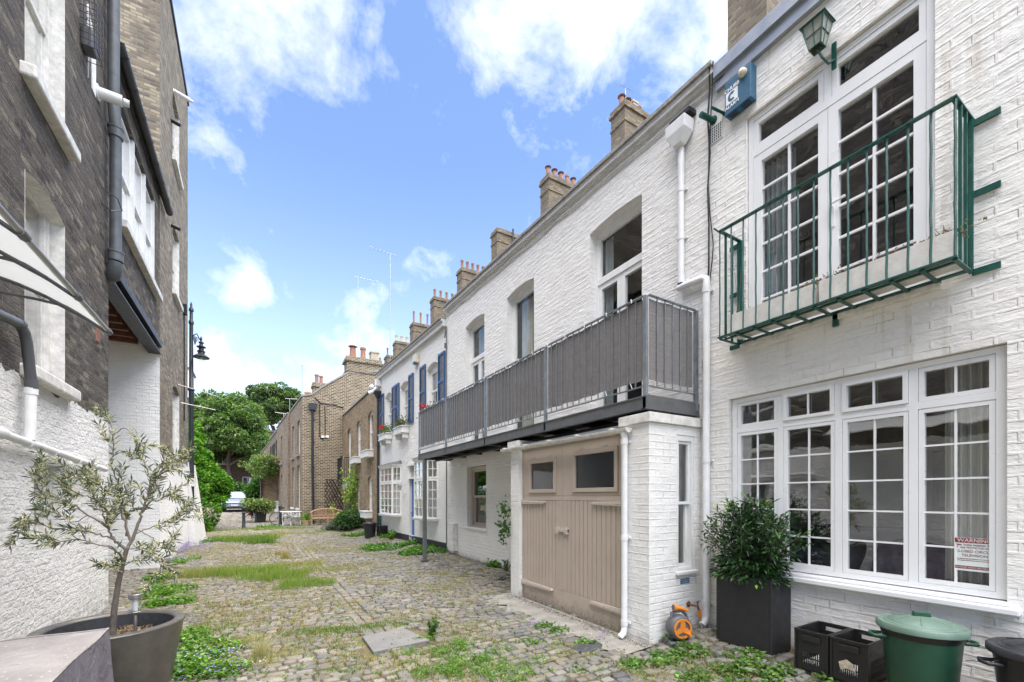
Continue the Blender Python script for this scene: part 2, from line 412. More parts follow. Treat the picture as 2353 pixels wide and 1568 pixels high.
def whitebrick(name, col=(.77, .77, .775), bw=.225, bh=.076, relief=.006, lump=.02, rag=.02, stain=.25, ms=.012, raised=0, damp=None, drips=None):
    """many coats of masonry paint over uneven brick"""
    m, nt, b = newmat(name)
    uv = nd(nt, 'ShaderNodeUVMap').outputs[0]
    nz = nd(nt, 'ShaderNodeTexNoise', {'Scale': 2.4, 'Detail': 5.0}); nt.links.new(uv, nz.inputs['Vector'])
    off = nd(nt, 'ShaderNodeVectorMath', {0: nz.outputs['Color'], 1: (.5, .5, .5)}, operation='SUBTRACT').outputs[0]
    off = nd(nt, 'ShaderNodeVectorMath', {0: off, 'Scale': rag * 3}, operation='SCALE').outputs[0]
    v = nd(nt, 'ShaderNodeVectorMath', {0: uv, 1: off}, operation='ADD').outputs[0]
    bt = nd(nt, 'ShaderNodeTexBrick', {'Vector': v, 'Color1': (0, 0, 0, 1), 'Color2': (1, 1, 1, 1), 'Mortar': (.5, .5, .5, 1), 'Scale': 1.0, 'Mortar Size': ms, 'Mortar Smooth': .55, 'Bias': 0.0, 'Brick Width': bw, 'Row Height': bh})
    hb = mth(nt, 'SUBTRACT', 1.0, bt.outputs['Fac'])
    if raised: hb = bt.outputs['Fac']
    brk = ramp(nt, noise(nt, uv, 3.5, 5, .6), [(.40, .0), (.62, 1.0)]) if not raised else None
    hb2 = mth(nt, 'MULTIPLY', hb, brk) if brk is not None else hb
    tilt = mth(nt, 'MULTIPLY', nd(nt, 'ShaderNodeSeparateColor', {0: bt.outputs['Color']}).outputs[0], .4)
    st = nd(nt, 'ShaderNodeVectorMath', {0: uv, 1: (.42, 1.25, 1.0)}, operation='MULTIPLY').outputs[0]
    big = noise(nt, st, 12, 8, .66, .2)
    fine = noise(nt, uv, 42, 5, .6)
    h = mth(nt, 'ADD', mth(nt, 'ADD', hb2, tilt), mth(nt, 'MULTIPLY', fine, .35))
    pit = ramp(nt, noise(nt, st, 24, 5, .7), [(.70, 0.0), (.78, 1.0)])
    h = mth(nt, 'SUBTRACT', h, mth(nt, 'MULTIPLY', pit, .9 if not raised else .2))
    c = mix(nt, mth(nt, 'MULTIPLY', ramp(nt, noise(nt, uv, 1.3, 7, .65), [(.42, 0.0), (.72, 1.0)]), stain), col, (.55, .535, .50))
    c = mix(nt, mth(nt, 'MULTIPLY', pit, .5), c, (.36, .35, .33))
    crack = ramp(nt, noise(nt, st, 5, 9, .75, .6), [(.495, 0.0), (.5, 1.0), (.505, 0.0)])
    c = mix(nt, mth(nt, 'MULTIPLY', mth(nt, 'MULTIPLY', crack, bt.outputs['Fac']), .55), c, (.3, .29, .27))
    if damp:
        gzz = nd(nt, 'ShaderNodeSeparateXYZ', {0: nd(nt, 'ShaderNodeNewGeometry').outputs['Position']}).outputs[2]
        e = mth(nt, 'ADD', gzz, mth(nt, 'MULTIPLY', noise(nt, uv, 6, 7, .7), .35))
        dm = ramp(nt, e, [(damp[0] + .12, 1.0), (damp[0] + .30, 0.0)])
        dm = mth(nt, 'MULTIPLY', dm, ramp(nt, noise(nt, uv, 12, 7, .7), [(.4, .2), (.55, 1.0)]))
        c = mix(nt, mth(nt, 'MULTIPLY', dm, damp[1]), c, (.19, .165, .135))
    if drips:
        stv = nd(nt, 'ShaderNodeVectorMath', {0: uv, 1: (9.0, .35, 1.0)}, operation='MULTIPLY').outputs[0]
        dm = mth(nt, 'MULTIPLY', ramp(nt, noise(nt, stv, 1.0, 4, .6), [(.55, 0.0), (.66, 1.0)]), ramp(nt, noise(nt, uv, .9, 3, .5), [(.42, .1), (.6, 1.0)]))
        c = mix(nt, mth(nt, 'MULTIPLY', dm, drips), c, (.46, .40, .32))
    nt.links.new(c, b.inputs['Base Color']); b.inputs['Roughness'].default_value = .62
    b.inputs['Specular IOR Level'].default_value = .3
    b1 = nd(nt, 'ShaderNodeBump', {'Height': big, 'Distance': lump})
    b2 = nd(nt, 'ShaderNodeBump', {'Height': h, 'Distance': relief, 'Normal': b1.outputs[0]})
    nt.links.new(b2.outputs[0], b.inputs['Normal'])
    return m
whitebrick('white_old_brick', (.75, .737, .72), relief=.0065, lump=.017, rag=.012, stain=.22, drips=.10)
whitebrick('white_wall_a', (.78, .765, .74), relief=.006, lump=.014, rag=.012, stain=.35, damp=(.16, .85), drips=.55)
whitebrick('white_ground_brick', (.77, .75, .71), relief=.010, lump=.010, rag=.012, stain=.3, damp=(.12, .9))
whitebrick('white_pier_brick', (.77, .76, .74), relief=.007, lump=.003, rag=.004, stain=.18, ms=.010, damp=(.02, .85))
whitebrick('white_passage_brick', (.82, .81, .79), relief=.008, lump=.010, rag=.01, stain=.12)
brick('dark_stock', [(.055, .048, .044), (.115, .10, .09), (.08, .068, .06), (.16, .138, .115), (.095, .082, .074), (.26, .225, .175), (.10, .088, .08)], (.15, .137, .12), relief=.026, lump=.03, lumpscale=14, patch=((.07, .064, .06), 1.7, .5, .45), lime=2.72, ms=.010, dist=.012, fleck=(.34, .30, .25))
brick('yellow_stock', [(.17, .14, .10), (.27, .23, .165), (.13, .11, .09), (.35, .30, .21), (.21, .185, .15), (.10, .085, .07), (.29, .245, .18)], (.22, .19, .15), relief=.009, lump=.012, patch=((.10, .085, .07), 1.4, .47, .65), lime=None)
brick('tall_stock', [(.18, .155, .125), (.29, .245, .185), (.14, .12, .10), (.37, .32, .24), (.22, .195, .155), (.12, .105, .095), (.30, .255, .195)], (.24, .21, .17), relief=.010, lump=.012, patch=((.10, .09, .08), 1.2, .5, .4), lime=2.6, fleck=(.42, .37, .28))
brick('london_stock', [(.10, .072, .045), (.17, .125, .078), (.07, .052, .037), (.22, .165, .105), (.125, .09, .06), (.05, .04, .033)], (.46, .40, .30), bh=.085, ms=.017, relief=.006, lump=.006, patch=((.075, .055, .04), 1.0, .52, .5))
brick('warm_stock', [(.24, .165, .095), (.31, .225, .14), (.18, .125, .08), (.36, .27, .175), (.27, .19, .12)], (.28, .22, .15), relief=.008, lump=.008, patch=((.13, .10, .075), 1.1, .52, .5))
brick('grey_stock', [(.22, .17, .12), (.29, .225, .165), (.17, .13, .095), (.32, .255, .19)], (.25, .20, .15), relief=.006, lump=.006, patch=((.11, .095, .08), .9, .5, .5))
brick('red_brown_brick', [(.10, .06, .045), (.16, .10, .07), (.12, .075, .055), (.20, .13, .09)], (.18, .15, .12), relief=.006, lump=.006)

plain('white_upvc', (.74, .745, .755), .32, var=.03, vs=3)
plain('white_wood', (.72, .72, .71), .45, var=.07, vs=9, bump=.0015, bs=30)
plain('old_white_paint', (.64, .625, .59), .6, var=.24, vs=9, bump=.006, bs=22)
plain('white_pipe', (.70, .705, .71), .38, var=.08, vs=8)
plain('white_render', (.70, .70, .70), .8, var=.08, vs=5, bump=.004, bs=25)
plain('coping_stone', (.27, .26, .25), .9, var=.35, vs=12, bump=.01, bs=22)
plain('cornice_paint', (.62, .62, .615), .7, var=.12, vs=6, bump=.004, bs=20)
plain('lead', (.34, .365, .40), .42, metal=.5, var=.15, vs=4, bump=.004, bs=6)
plain('taupe_paint', (.45, .375, .31), .5, var=.05, vs=4, bump=.0012, bs=70)
plain('taupe_iron_lit', (.50, .43, .37), .5, var=.12, vs=22, bump=.002, bs=50)  # paler copy of the door paint, standing in for shadows around the ironwork
plain('green_iron', (.006, .068, .052), .38, var=.3, vs=14, bump=.0015, bs=60)
plain('galv', (.31, .34, .37), .42, metal=.65, var=.22, vs=9)
plain('grey_steel', (.14, .145, .15), .5, metal=.3, var=.2, vs=8)
plain('black_steel', (.018, .018, .020), .42, var=.3, vs=8)
plain('black_iron', (.022, .025, .032), .38, var=.3, vs=10, bump=.001, bs=40)
plain('grey_iron', (.095, .105, .115), .45, var=.35, vs=5, bump=.002, bs=20)
plain('grey_plastic', (.10, .105, .115), .45, var=.12, vs=6)
plain('black_plastic', (.012, .012, .013), .38, var=.25, vs=9)
plain('black_bin', (.020, .020, .026), .42, var=.35, vs=6, bump=.001, bs=30)
plain('green_bin', (.015, .070, .042), .42, var=.25, vs=4)
plain('green_lid_sheen', (.11, .175, .14), .5, var=.2, vs=5)  # pale sky reflection on the lid is mixed into this green
plain('planter_black', (.017, .017, .019), .62, var=.2, vs=6, bump=.0008, bs=200)
plain('fibre_pot', (.135, .125, .11), .36, metal=.25, var=.28, vs=5)
plain('pot_inside', (.032, .036, .042), .6, var=.3, vs=20, bump=.004, bs=40)
plain('soil', (.055, .038, .026), .95, var=.5, vs=40, bump=.01, bs=60)
plain('bark_chip', (.23, .16, .10), .9, var=.4, vs=50)
plain('terracotta', (.30, .155, .11), .8, var=.2, vs=9)
plain('terracotta_pale', (.50, .34, .24), .85, var=.2, vs=9)
plain('pale_pot', (.42, .37, .29), .9, var=.2, vs=8)
plain('concrete_trough', (.62, .60, .56), .85, var=.14, vs=9, bump=.003, bs=50)
plain('blue_box', (.028, .105, .185), .5, var=.15, vs=18)
plain('blue_paint', (.035, .12, .34), .42, var=.08, vs=6)
plain('white_mark', (.78, .79, .80), .5, var=.03)
plain('cream_plastic', (.62, .57, .45), .4, var=.1, vs=20)
plain('orange_plastic', (.66, .22, .03), .38, var=.08)
plain('hose_grey', (.10, .105, .12), .45, var=.08)
plain('hose_tube', (.42, .33, .18), .35, var=.1)
plain('teak', (.44, .29, .18), .6, var=.22, vs=14, bump=.002, bs=40)
plain('joist_wood', (.12, .045, .026), .7, var=.3, vs=9)
plain('trellis_wood', (.045, .032, .024), .8, var=.3)
plain('bark', (.13, .105, .085), .9, var=.3, vs=14, bump=.006, bs=40)
plain('olive_bark', (.15, .125, .105), .8, var=.35, vs=30, bump=.003, bs=70)
plain('fence_wood', (.12, .085, .055), .85, var=.3)
plain('asphalt', (.055, .054, .053), .9, var=.3, vs=10, bump=.003, bs=80)
plain('concrete', (.27, .255, .23), .9, var=.28, vs=5, bump=.006, bs=30)
plain('slab_concrete', (.19, .185, .178), .92, var=.16, vs=5, bump=.004, bs=60)
plain('slate_drain', (.055, .06, .07), .6, var=.25)
plain('cast_cover', (.13, .115, .095), .7, var=.3, vs=20, bump=.004, bs=90)
plain('plinth_black', (.020, .020, .021), .6, var=.3)
plain('bay_slate', (.10, .105, .115), .6, var=.2)
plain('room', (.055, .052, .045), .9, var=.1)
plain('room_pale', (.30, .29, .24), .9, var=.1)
plain('net_curtain', (.50, .49, .44), .9, var=.08)
plain('linen_curtain', (.42, .40, .33), .9, var=.08)
plain('grey_curtain', (.30, .33, .34), .9, var=.1)
plain('navy_cloth', (.018, .022, .045), .8, var=.3)
plain('picture_black', (.015, .013, .012), .4)
plain('picture_paper', (.16, .16, .14), .6, var=.2)
plain('red_sign', (.22, .02, .022), .5, var=.05)
plain('sign_paper', (.62, .69, .68), .4, var=.04)
plain('sign_text_pale', (.62, .64, .63), .5, var=.03)
plain('plate_blue', (.02, .085, .20), .4, var=.05)
plain('car_paint', (.30, .35, .46), .28, metal=.4, var=.04, coat=.6)
plain('rubber', (.015, .015, .015), .8)
plain('chrome', (.5, .5, .52), .2, metal=1.0, var=.05)
plain('steel_brushed', (.42, .41, .40), .35, metal=.85, var=.1)
plain('rust', (.17, .085, .045), .9, var=.4, vs=30)
plain('paper_litter', (.42, .36, .27), .9, var=.3, vs=30, bump=.006, bs=60)
plain('shutter_blue', (.025, .075, .20), .42, var=.08)
plain('window_dark_wood', (.30, .29, .27), .6)
plain('dead_leaf', (.28, .17, .09), .9, var=.3, vs=40)
plain('red_flower', (.62, .015, .02), .6, var=.2, vs=40)
plain('pink_flower', (.62, .16, .2), .6, var=.3, vs=40)

brick('chimney_brick', [(.14, .11, .08), (.22, .175, .12), (.11, .09, .07), (.27, .22, .15), (.18, .145, .105)], (.21, .175, .13), relief=.008, lump=.01, dist=.008, patch=((.07, .06, .05), 1.2, .5, .4))
# limewashed joint grey screen cloth
m, nt, b = newmat('screen_cloth')
uv = nd(nt, 'ShaderNodeUVMap').outputs[0]
bands = nd(nt, 'ShaderNodeVectorMath', {0: uv, 1: (1.2, 30, 1)}, operation='MULTIPLY').outputs[0]
f = noise(nt, bands, 1.0, 6, .7)
f2 = noise(nt, uv, 6, 4)
nt.links.new(mix(nt, f2, ramp(nt, f, [(.3, (.15, .142, .140)), (.7, (.26, .248, .243))]), (.20, .19, .188)), b.inputs['Base Color'])
b.inputs['Roughness'].default_value = .95; b.inputs['Specular IOR Level'].default_value = .1
bn = nd(nt, 'ShaderNodeBump', {'Height': mth(nt, 'ADD', f, mth(nt, 'MULTIPLY', noise(nt, nd(nt, 'ShaderNodeVectorMath', {0: uv, 1: (9, 1.2, 1)}, operation='MULTIPLY').outputs[0], 1.0, 3), 2.0)), 'Distance': .012}); nt.links.new(bn.outputs[0], b.inputs['Normal'])
# cover cloth (bottom left)
m, nt, b = newmat('cover_cloth')
t = nd(nt, 'ShaderNodeTexCoord').outputs['Object']
c = ramp(nt, noise(nt, t, 3.5, 7, .65), [(.35, (.23, .21, .205)), (.65, (.34, .32, .305))])
spk = ramp(nt, nd(nt, 'ShaderNodeTexVoronoi', {'Vector': t, 'Scale': 22.0}).outputs['Distance'], [(.09, 1.0), (.13, 0.0)])
nt.links.new(mix(nt, mth(nt, 'MULTIPLY', spk, .8), c, (.55, .52, .42)), b.inputs['Base Color'])
b.inputs['Roughness'].default_value = .75
bn = nd(nt, 'ShaderNodeBump', {'Height': noise(nt, t, 7, 4, .5, .8), 'Distance': .02}); nt.links.new(bn.outputs[0], b.inputs['Normal'])
m, nt, b = newmat('cover_skirt')
t = nd(nt, 'ShaderNodeTexCoord').outputs['Object']
nt.links.new(ramp(nt, noise(nt, t, 5, 5), [(.35, (.12, .105, .13)), (.65, (.17, .155, .185))]), b.inputs['Base Color'])
b.inputs['Roughness'].default_value = .8
bn = nd(nt, 'ShaderNodeBump', {'Height': noise(nt, t, 9, 4, .5, .8), 'Distance': .02}); nt.links.new(bn.outputs[0], b.inputs['Normal'])
# glass
def glassmat(name, tint=(.9, .93, .92), boost=1.7, rough=.0, base=.03, wav=.0006):
    m = bpy.data.materials.new(name); m.use_nodes = True; nt = m.node_tree; nt.nodes.clear(); M[name] = m
    o = nd(nt, 'ShaderNodeOutputMaterial')
    t = nd(nt, 'ShaderNodeTexCoord').outputs['Object']
    bn = nd(nt, 'ShaderNodeBump', {'Height': noise(nt, t, 1.8, 2), 'Distance': wav * 6})
    g = nd(nt, 'ShaderNodeBsdfGlossy', {'Roughness': rough, 'Color': (1, 1, 1, 1), 'Normal': bn.outputs[0]})
    tr = nd(nt, 'ShaderNodeBsdfTransparent', {'Color': (*tint, 1)})
    gi = nd(nt, 'ShaderNodeNewGeometry')
    dt = mth(nt, 'ABSOLUTE', nd(nt, 'ShaderNodeVectorMath', {0: gi.outputs['Incoming'], 1: gi.outputs['Normal']}, operation='DOT_PRODUCT').outputs['Value'])
    fr = mth(nt, 'ADD', .04, mth(nt, 'MULTIPLY', mth(nt, 'POWER', mth(nt, 'SUBTRACT', 1.0, dt, clamp=True), 5.0), .96))
    fc = mth(nt, 'ADD', mth(nt, 'MULTIPLY', fr, boost), base, clamp=True)
    mx = nd(nt, 'ShaderNodeMixShader', {0: fc, 1: tr.outputs[0], 2: g.outputs[0]}); nt.links.new(mx.outputs[0], o.inputs[0])
    return m
glassmat('glass', boost=2.0, base=.12); glassmat('clear_glass', (.93, .95, .95), 1.2, .0, .02, .0)
glassmat('bin_liner', (.1, .1, .1), 2.0, .25, .1, .004)
# frosted polycarbonate
m = bpy.data.materials.new('polycarbonate'); m.use_nodes = True; nt = m.node_tree; nt.nodes.clear(); M['polycarbonate'] = m
o = nd(nt, 'ShaderNodeOutputMaterial'); tl = nd(nt, 'ShaderNodeBsdfTranslucent', {'Color': (.86, .87, .86, 1)}); df = nd(nt, 'ShaderNodeBsdfPrincipled', {'Base Color': (.75, .76, .75, 1), 'Roughness': .25})
mx = nd(nt, 'ShaderNodeMixShader', {0: .45, 1: tl.outputs[0], 2: df.outputs[0]}); nt.links.new(mx.outputs[0], o.inputs[0])
# foliage: colour comes with each leaf
glassmat('dim_glass', (.6, .62, .68), 1.6, .0, .03)
glassmat('calm_glass', boost=1.2, base=.03)
def leafmat(name, rough=.5, trans=.35, spec=.4):
    m = bpy.data.materials.new(name); m.use_nodes = True; nt = m.node_tree; nt.nodes.clear(); M[name] = m
    o = nd(nt, 'ShaderNodeOutputMaterial'); at_ = nd(nt, 'ShaderNodeAttribute', attribute_name='Col').outputs['Color']
    p = nd(nt, 'ShaderNodeBsdfPrincipled', {'Base Color': at_, 'Roughness': rough, 'Specular IOR Level': spec})
    tl = nd(nt, 'ShaderNodeBsdfTranslucent', {'Color': mix(nt, 1.0, at_, (1.25, 1.4, .8), 'MULTIPLY')})
    mx = nd(nt, 'ShaderNodeMixShader', {0: trans, 1: p.outputs[0], 2: tl.outputs[0]}); nt.links.new(mx.outputs[0], o.inputs[0])
    return m
leafmat('leaf'); leafmat('leaf_glossy', .32, .18, .5); leafmat('petal', .7, .3, .2); leafmat('blade', .7, .3, .2)
# setts and joint soil
m, nt, b = newmat('sett_stone')
t = nd(nt, 'ShaderNodeTexCoord').outputs['Object']
ac = nd(nt, 'ShaderNodeAttribute', attribute_name='Col').outputs['Color']
c = mix(nt, .4, ac, ramp(nt, noise(nt, t, 26, 7, .7), [(.3, .30), (.7, .72)]), 'OVERLAY')
lich = ramp(nt, noise(nt, t, 1.6, 7, .65), [(.5, 0.0), (.68, 1.0)])
c = mix(nt, mth(nt, 'MULTIPLY', lich, .4), c, (.20, .175, .115))
moss = ramp(nt, noise(nt, t, 4.5, 9, .75), [(.53, 0.0), (.62, 1.0)])
c = mix(nt, mth(nt, 'MULTIPLY', moss, .6), c, (.155, .14, .055))
drk = ramp(nt, noise(nt, t, 60, 5, .7), [(.63, 0.0), (.7, 1.0)])
c = mix(nt, mth(nt, 'MULTIPLY', drk, .5), c, (.10, .09, .07))
nt.links.new(c, b.inputs['Base Color']); b.inputs['Roughness'].default_value = .75; b.inputs['Specular IOR Level'].default_value = .35
bn = nd(nt, 'ShaderNodeBump', {'Height': noise(nt, t, 32, 7, .65), 'Distance': .012}); nt.links.new(bn.outputs[0], b.inputs['Normal'])
m, nt, b = newmat('joint_soil')
t = nd(nt, 'ShaderNodeTexCoord').outputs['Object']
c = ramp(nt, noise(nt, t, 1.1, 8, .68), [(.34, (.05, .038, .026)), (.46, (.12, .092, .055)), (.56, (.17, .14, .065)), (.64, (.11, .12, .04))])
c = mix(nt, .5, c, ramp(nt, noise(nt, t, 70, 6, .7), [(.3, .2), (.7, .8)]), 'OVERLAY')
nt.links.new(c, b.inputs['Base Color']); b.inputs['Roughness'].default_value = .95
bn = nd(nt, 'ShaderNodeBump', {'Height': noise(nt, t, 60, 6, .7), 'Distance': .012}); nt.links.new(bn.outputs[0], b.inputs['Normal'])
m = M['taupe_paint']; nt = m.node_tree; b = nt.nodes['Principled BSDF']
src = b.inputs['Base Color'].links[0].from_socket
geo = nd(nt, 'ShaderNodeNewGeometry').outputs['Position']; gzz = nd(nt, 'ShaderNodeSeparateXYZ', {0: geo}).outputs[2]
e = mth(nt, 'ADD', gzz, mth(nt, 'MULTIPLY', noise(nt, geo, 9, 8, .72), .5))
dm = mth(nt, 'MULTIPLY', ramp(nt, e, [(.30, 1.0), (.46, 0.0)]), ramp(nt, noise(nt, geo, 22, 7, .75), [(.42, .15), (.6, 1.0)]))
c = mix(nt, mth(nt, 'MULTIPLY', dm, .7), src, (.14, .115, .09))
chip = ramp(nt, noise(nt, geo, 16, 9, .78), [(.70, 0.0), (.72, 1.0)])
c = mix(nt, mth(nt, 'MULTIPLY', chip, .35), c, (.24, .20, .165))
nt.links.new(c, b.inputs['Base Color'])
# ================================================================== SETTING
def terrain(xs, ys, dz):
    V = [(x, y, gz(x, y) + dz) for y in ys for x in xs]; nx = len(xs)
    mb = MB(); mb.v = V
    mb.f = [(j * nx + i, j * nx + i + 1, (j + 1) * nx + i + 1, (j + 1) * nx + i) for j in range(len(ys) - 1) for i in range(nx - 1)]
    return mb
XS = [-400, -60, -12] + [x * .25 for x in range(-32, 40)] + [14, 60, 400]
YS = [-300, -60, -14] + [y * .5 for y in range(-20, 40)] + list(range(20, 100, 2)) + [140, 300, 900]
struct('ground', terrain(XS, YS, -.017), M['joint_soil'], smooth=60)

def setts():
    V = []; Fq = []; Ccol = []; base = 0
    tones = np.array([(.36, .325, .275), (.33, .30, .26), (.39, .355, .305), (.29, .28, .265), (.42, .38, .325), (.35, .30, .245), (.27, .26, .25), (.37, .33, .275)])
    y = 1.6; row = 0
    # channels of stones laid lengthwise
    while y < 64:
        big = y < 30
        rh = .094 if big else .22
        rh *= rng.uniform(.88, 1.14)
        x = -3.6 if y > 8 else -2.0
        x += rng.uniform(-.1, .1); xe = 4.6
        while x < xe:
            w = rng.uniform(.10, .185) if big else rng.uniform(.25, .45)
            bx = x + w / 2; ph = .05 * math.sin(bx * .8 + y * .25) + .025 * math.sin(bx * 2.1 + row)
            y0 = y + ph + .16 * (bx - 1) * (.35 if bx > 1.0 else -.12)
            if 1.14 < bx < 1.42 and 2 < y < 17: x += w; continue
            skip = rng.random() < .012
            # manhole slab and concrete apron keep clear
            if (.93 < bx < 1.78 and 4.47 < y0 < 5.22): skip = True
            if (3.20 < bx < 3.7 and 3.3 < y0 < 6.1): skip = True
            if (bx > 4.35 and y0 < 11.2): skip = True
            if not skip:
                V1, F1 = sett(bx, y0 + rh / 2, w - rng.uniform(.008, .020), rh - rng.uniform(.006, .020), rng.normal(0, .03))
                V.append(V1); Fq.append(F1 + base); base += len(V1)
                g_ = max(0, min(1, (bx - .8) / 1.8)); c = tones[rng.integers(len(tones))] * rng.uniform(.44, .72) * (1 - g_ * np.array([.10, .07, .02]))
                Ccol.append(np.repeat(c[None], len(V1), 0))
            x += w
        y += rh; row += 1
    yy = 2.0
    while yy < 17:   # two lengthwise courses forming the drain line
        for k in range(3):
            V1, F1 = sett(1.155 + k * .123 + rng.normal(0, .006), yy + .1, .115, rng.uniform(.15, .21), rng.normal(0, .04), lay=True)
            V.append(V1); Fq.append(F1 + base); base += len(V1)
            Ccol.append(np.repeat((tones[rng.integers(len(tones))] * .62)[None], len(V1), 0))
        yy += .215
    return np.concatenate(V), np.concatenate(Fq), np.concatenate(Ccol)
_ring = np.array([(-1, -.72), (-.82, -1), (.82, -1), (1, -.72), (1, .72), (.82, 1), (-.82, 1), (-1, .72)], float)
def sett(cx_, cy_, w, h, rot, lay=False):
    jit = rng.normal(0, .055, (8, 2))
    r = _ring + jit
    z0 = gz(cx_, cy_)
    bur = math.sin(cx_ * 1.7 + 2.1) * math.sin(cy_ * .9 + 1) + .6 * math.sin(cx_ * 3.9 - cy_ * 1.3) + (.35 if cx_ < 1.2 else -.6)
    top = z0 + rng.normal(.003, .005) - .0065 * max(0, min(1.6, bur + .3))
    tx, ty = rng.normal(0, .05, 2)
    rings = []
    for sc, dz in ((1.0, -.05), (.99, -.008), (.93, .002), (.70, .0065)):
        p = r * sc * np.array([w / 2, h / 2]); rings.append(np.column_stack([p, dz + p[:, 0] * tx + p[:, 1] * ty]))
    rings.append(np.array([[0, 0, .0075]]))
    P = np.vstack(rings); c, s = math.cos(rot), math.sin(rot)
    Q = np.column_stack([P[:, 0] * c - P[:, 1] * s + cx_, P[:, 0] * s + P[:, 1] * c + cy_, P[:, 2] + top])
    return Q, _settF
_f = []
for i in range(3):
    for j in range(8): _f.append((i * 8 + j, i * 8 + (j + 1) % 8, (i + 1) * 8 + (j + 1) % 8, (i + 1) * 8 + j))
for j in range(0, 8, 2): _f.append((24 + j, 24 + (j + 1) % 8, 24 + (j + 2) % 8, 32))
_settF = np.array(_f)
V, Fq, Cc_ = setts()
o = fastmesh('road', V, Fq, M['sett_stone'], Cc_, smooth=True); o['kind'] = 'structure'
# concrete apron before the garage and worn threshold
mb = MB(); k = 26
for i in range(k):
    y0 = 3.2 + i * .115; y1 = y0 + .115
    e0 = 3.12 + .10 * math.sin(i * 1.3) + .05 * math.sin(i * 3.1); e1 = 3.12 + .10 * math.sin((i + 1) * 1.3) + .05 * math.sin((i + 1) * 3.1)
    mb.quad([(e0, y0, .002), (3.62, y0, .032), (3.62, y1, .032), (e1, y1, .002)])
struct('pavement', mb, M['concrete'])
mb = terrain([3.0 + i * .15 for i in range(9)], [12.6 + i * .3 for i in range(7)], .012)
struct('path', mb, M['slab_concrete'])

# ================================================================== HOUSE A (big window, french doors)
FA = Frame((4.47, 0), (0, 1))
hA = thing('white_house', 'white painted brick house with a wide multi-pane window below glazed balcony doors', 'house', (4.47, 1.0, 0))
bw = (.845, 2.893, .872, 2.672); fd = (1.215, 2.70, 3.22, 5.60)
mb = wall(MB(), FA, -1.6, 3.02, -.2, 6.25, [(bw[0], bw[1], bw[2], bw[3], 0, .10), (fd[0], fd[1], fd[2], fd[3], .0, .10)])
make('wall', mb, M['white_wall_a'], hA)
mb = MB()
mb.box(FA, -1.6, 3.0, -6, -.31, 5.9, 6.2); mb.box(FA, -1.6, 2.96, -6.0, -5.8, 0, 5.88)
make('roof', mb, M['lead'], hA)
mb = MB().box(FA, -1.6, 3.025, -.3, .085, 6.256, 6.40); mb.box(FA, -1.6, 3.02, .004, .05, 6.12, 6.255)
make('roof_edging', mb, M['lead'], hA)
mb = MB().box(FA, -1.6, 3.0, -.10, .035, 6.402, 6.44); make('roof_trim', mb, M['white_upvc'], hA)
mb = MB().box(FA, -1.6, -1.3, -5.8, -.31, 0, 5.88); make('side_wall', mb, M['white_wall_a'], hA)
# big ground window
mb = MB(); NP = -.06
a0, a1, z0, z1 = bw[0] + .008, bw[1] - .008, bw[2] + .01, bw[3] - .006
mb.box(FA, a0, a0 + .055, NP - .06, NP + .01, z0, z1); mb.box(FA, a1 - .055, a1, NP - .06, NP + .01, z0, z1)
mb.box(FA, a0 + .055, a1 - .055, NP - .06, NP + .01, z0, z0 + .045); mb.box(FA, a0 + .055, a1 - .055, NP - .06, NP + .01, z1 - .045, z1)
ml = [a0 + .055, 1.358, 1.875, 2.378, a1 - .055]
for c in ml[1:4]: mb.box(FA, c - .028, c + .028, NP - .06, NP + .006, z0 + .045, z1 - .045)
TZ = 2.325
pn = MB()
for i in range(4):
    p, q = ml[i] + (.028 if i else 0), ml[i + 1] - (.028 if i < 3 else 0)
    mb.box(FA, p, q, NP - .06, NP + .006, TZ - .028, TZ + .028)
    opens = i in (1, 2)
    sash(mb, FA, p + .003, q - .003, TZ + .03, z1 - .047, NP + (.022 if opens else .002), .032, .05, 2, 1, .014)
    sash(mb, FA, p + .003, q - .003, z0 + .047, TZ - .03, NP + .002, .032, .05, 2, 5, .014)
    pane(pn, FA, p, q, TZ + .03, z1 - .047, NP - .02, .032); pane(pn, FA, p, q, z0 + .047, TZ - .03, NP - .02, .032)
wn = make('window', mb, M['white_upvc'], hA)
make('pane', pn, M['glass'], wn)
mb = MB().prism(Frame((4.47, 0), (0, 1)), [(bw[0] - .07, .80), (bw[1] + .05, .80), (bw[1] + .05, .845), (bw[0] - .07, .845)], -.05, .085)
mb.box(FA, bw[0] - .02, bw[1] + .02, -.06, .03, .846, .874)
make('sill', mb, M['white_upvc'], wn, bevel=.008)
room(hA, FA, bw[0], bw[1], bw[2], bw[3], -.13, 2.4, M['room_pale'])
# french doors and the lights over them
mb = MB(); NP = -.055
a0, a1, z0, z1 = fd[0] + .008, fd[1] - .008, fd[2] + .01, fd[3] - .01
mb.box(FA, a0, a0 + .05, NP - .06, NP + .02, z0, z1); mb.box(FA, a1 - .05, a1, NP - .06, NP + .02, z0, z1)
mb.box(FA, a0 + .05, a1 - .05, NP - .06, NP + .02, z1 - .05, z1); mb.box(FA, a0 + .05, a1 - .05, NP - .06, NP + .016, 5.165, 5.235)
mb.box(FA, a0 + .05, a1 - .05, NP - .06, NP + .02, z0, z0 + .05); mb.box(FA, 1.925, 1.985, NP - .06, NP + .014, 5.235, z1 - .05)
pn = MB()
for p, q in ((a0 + .053, 1.922), (1.988, a1 - .053)):
    sash(mb, FA, p, q, 5.238, z1 - .053, NP + .012, .045, .05); pane(pn, FA, p, q, 5.238, z1 - .053, NP - .02, .045)
fw_ = make('window', mb, M['white_upvc'], hA); make('pane', pn, M['glass'], fw_)
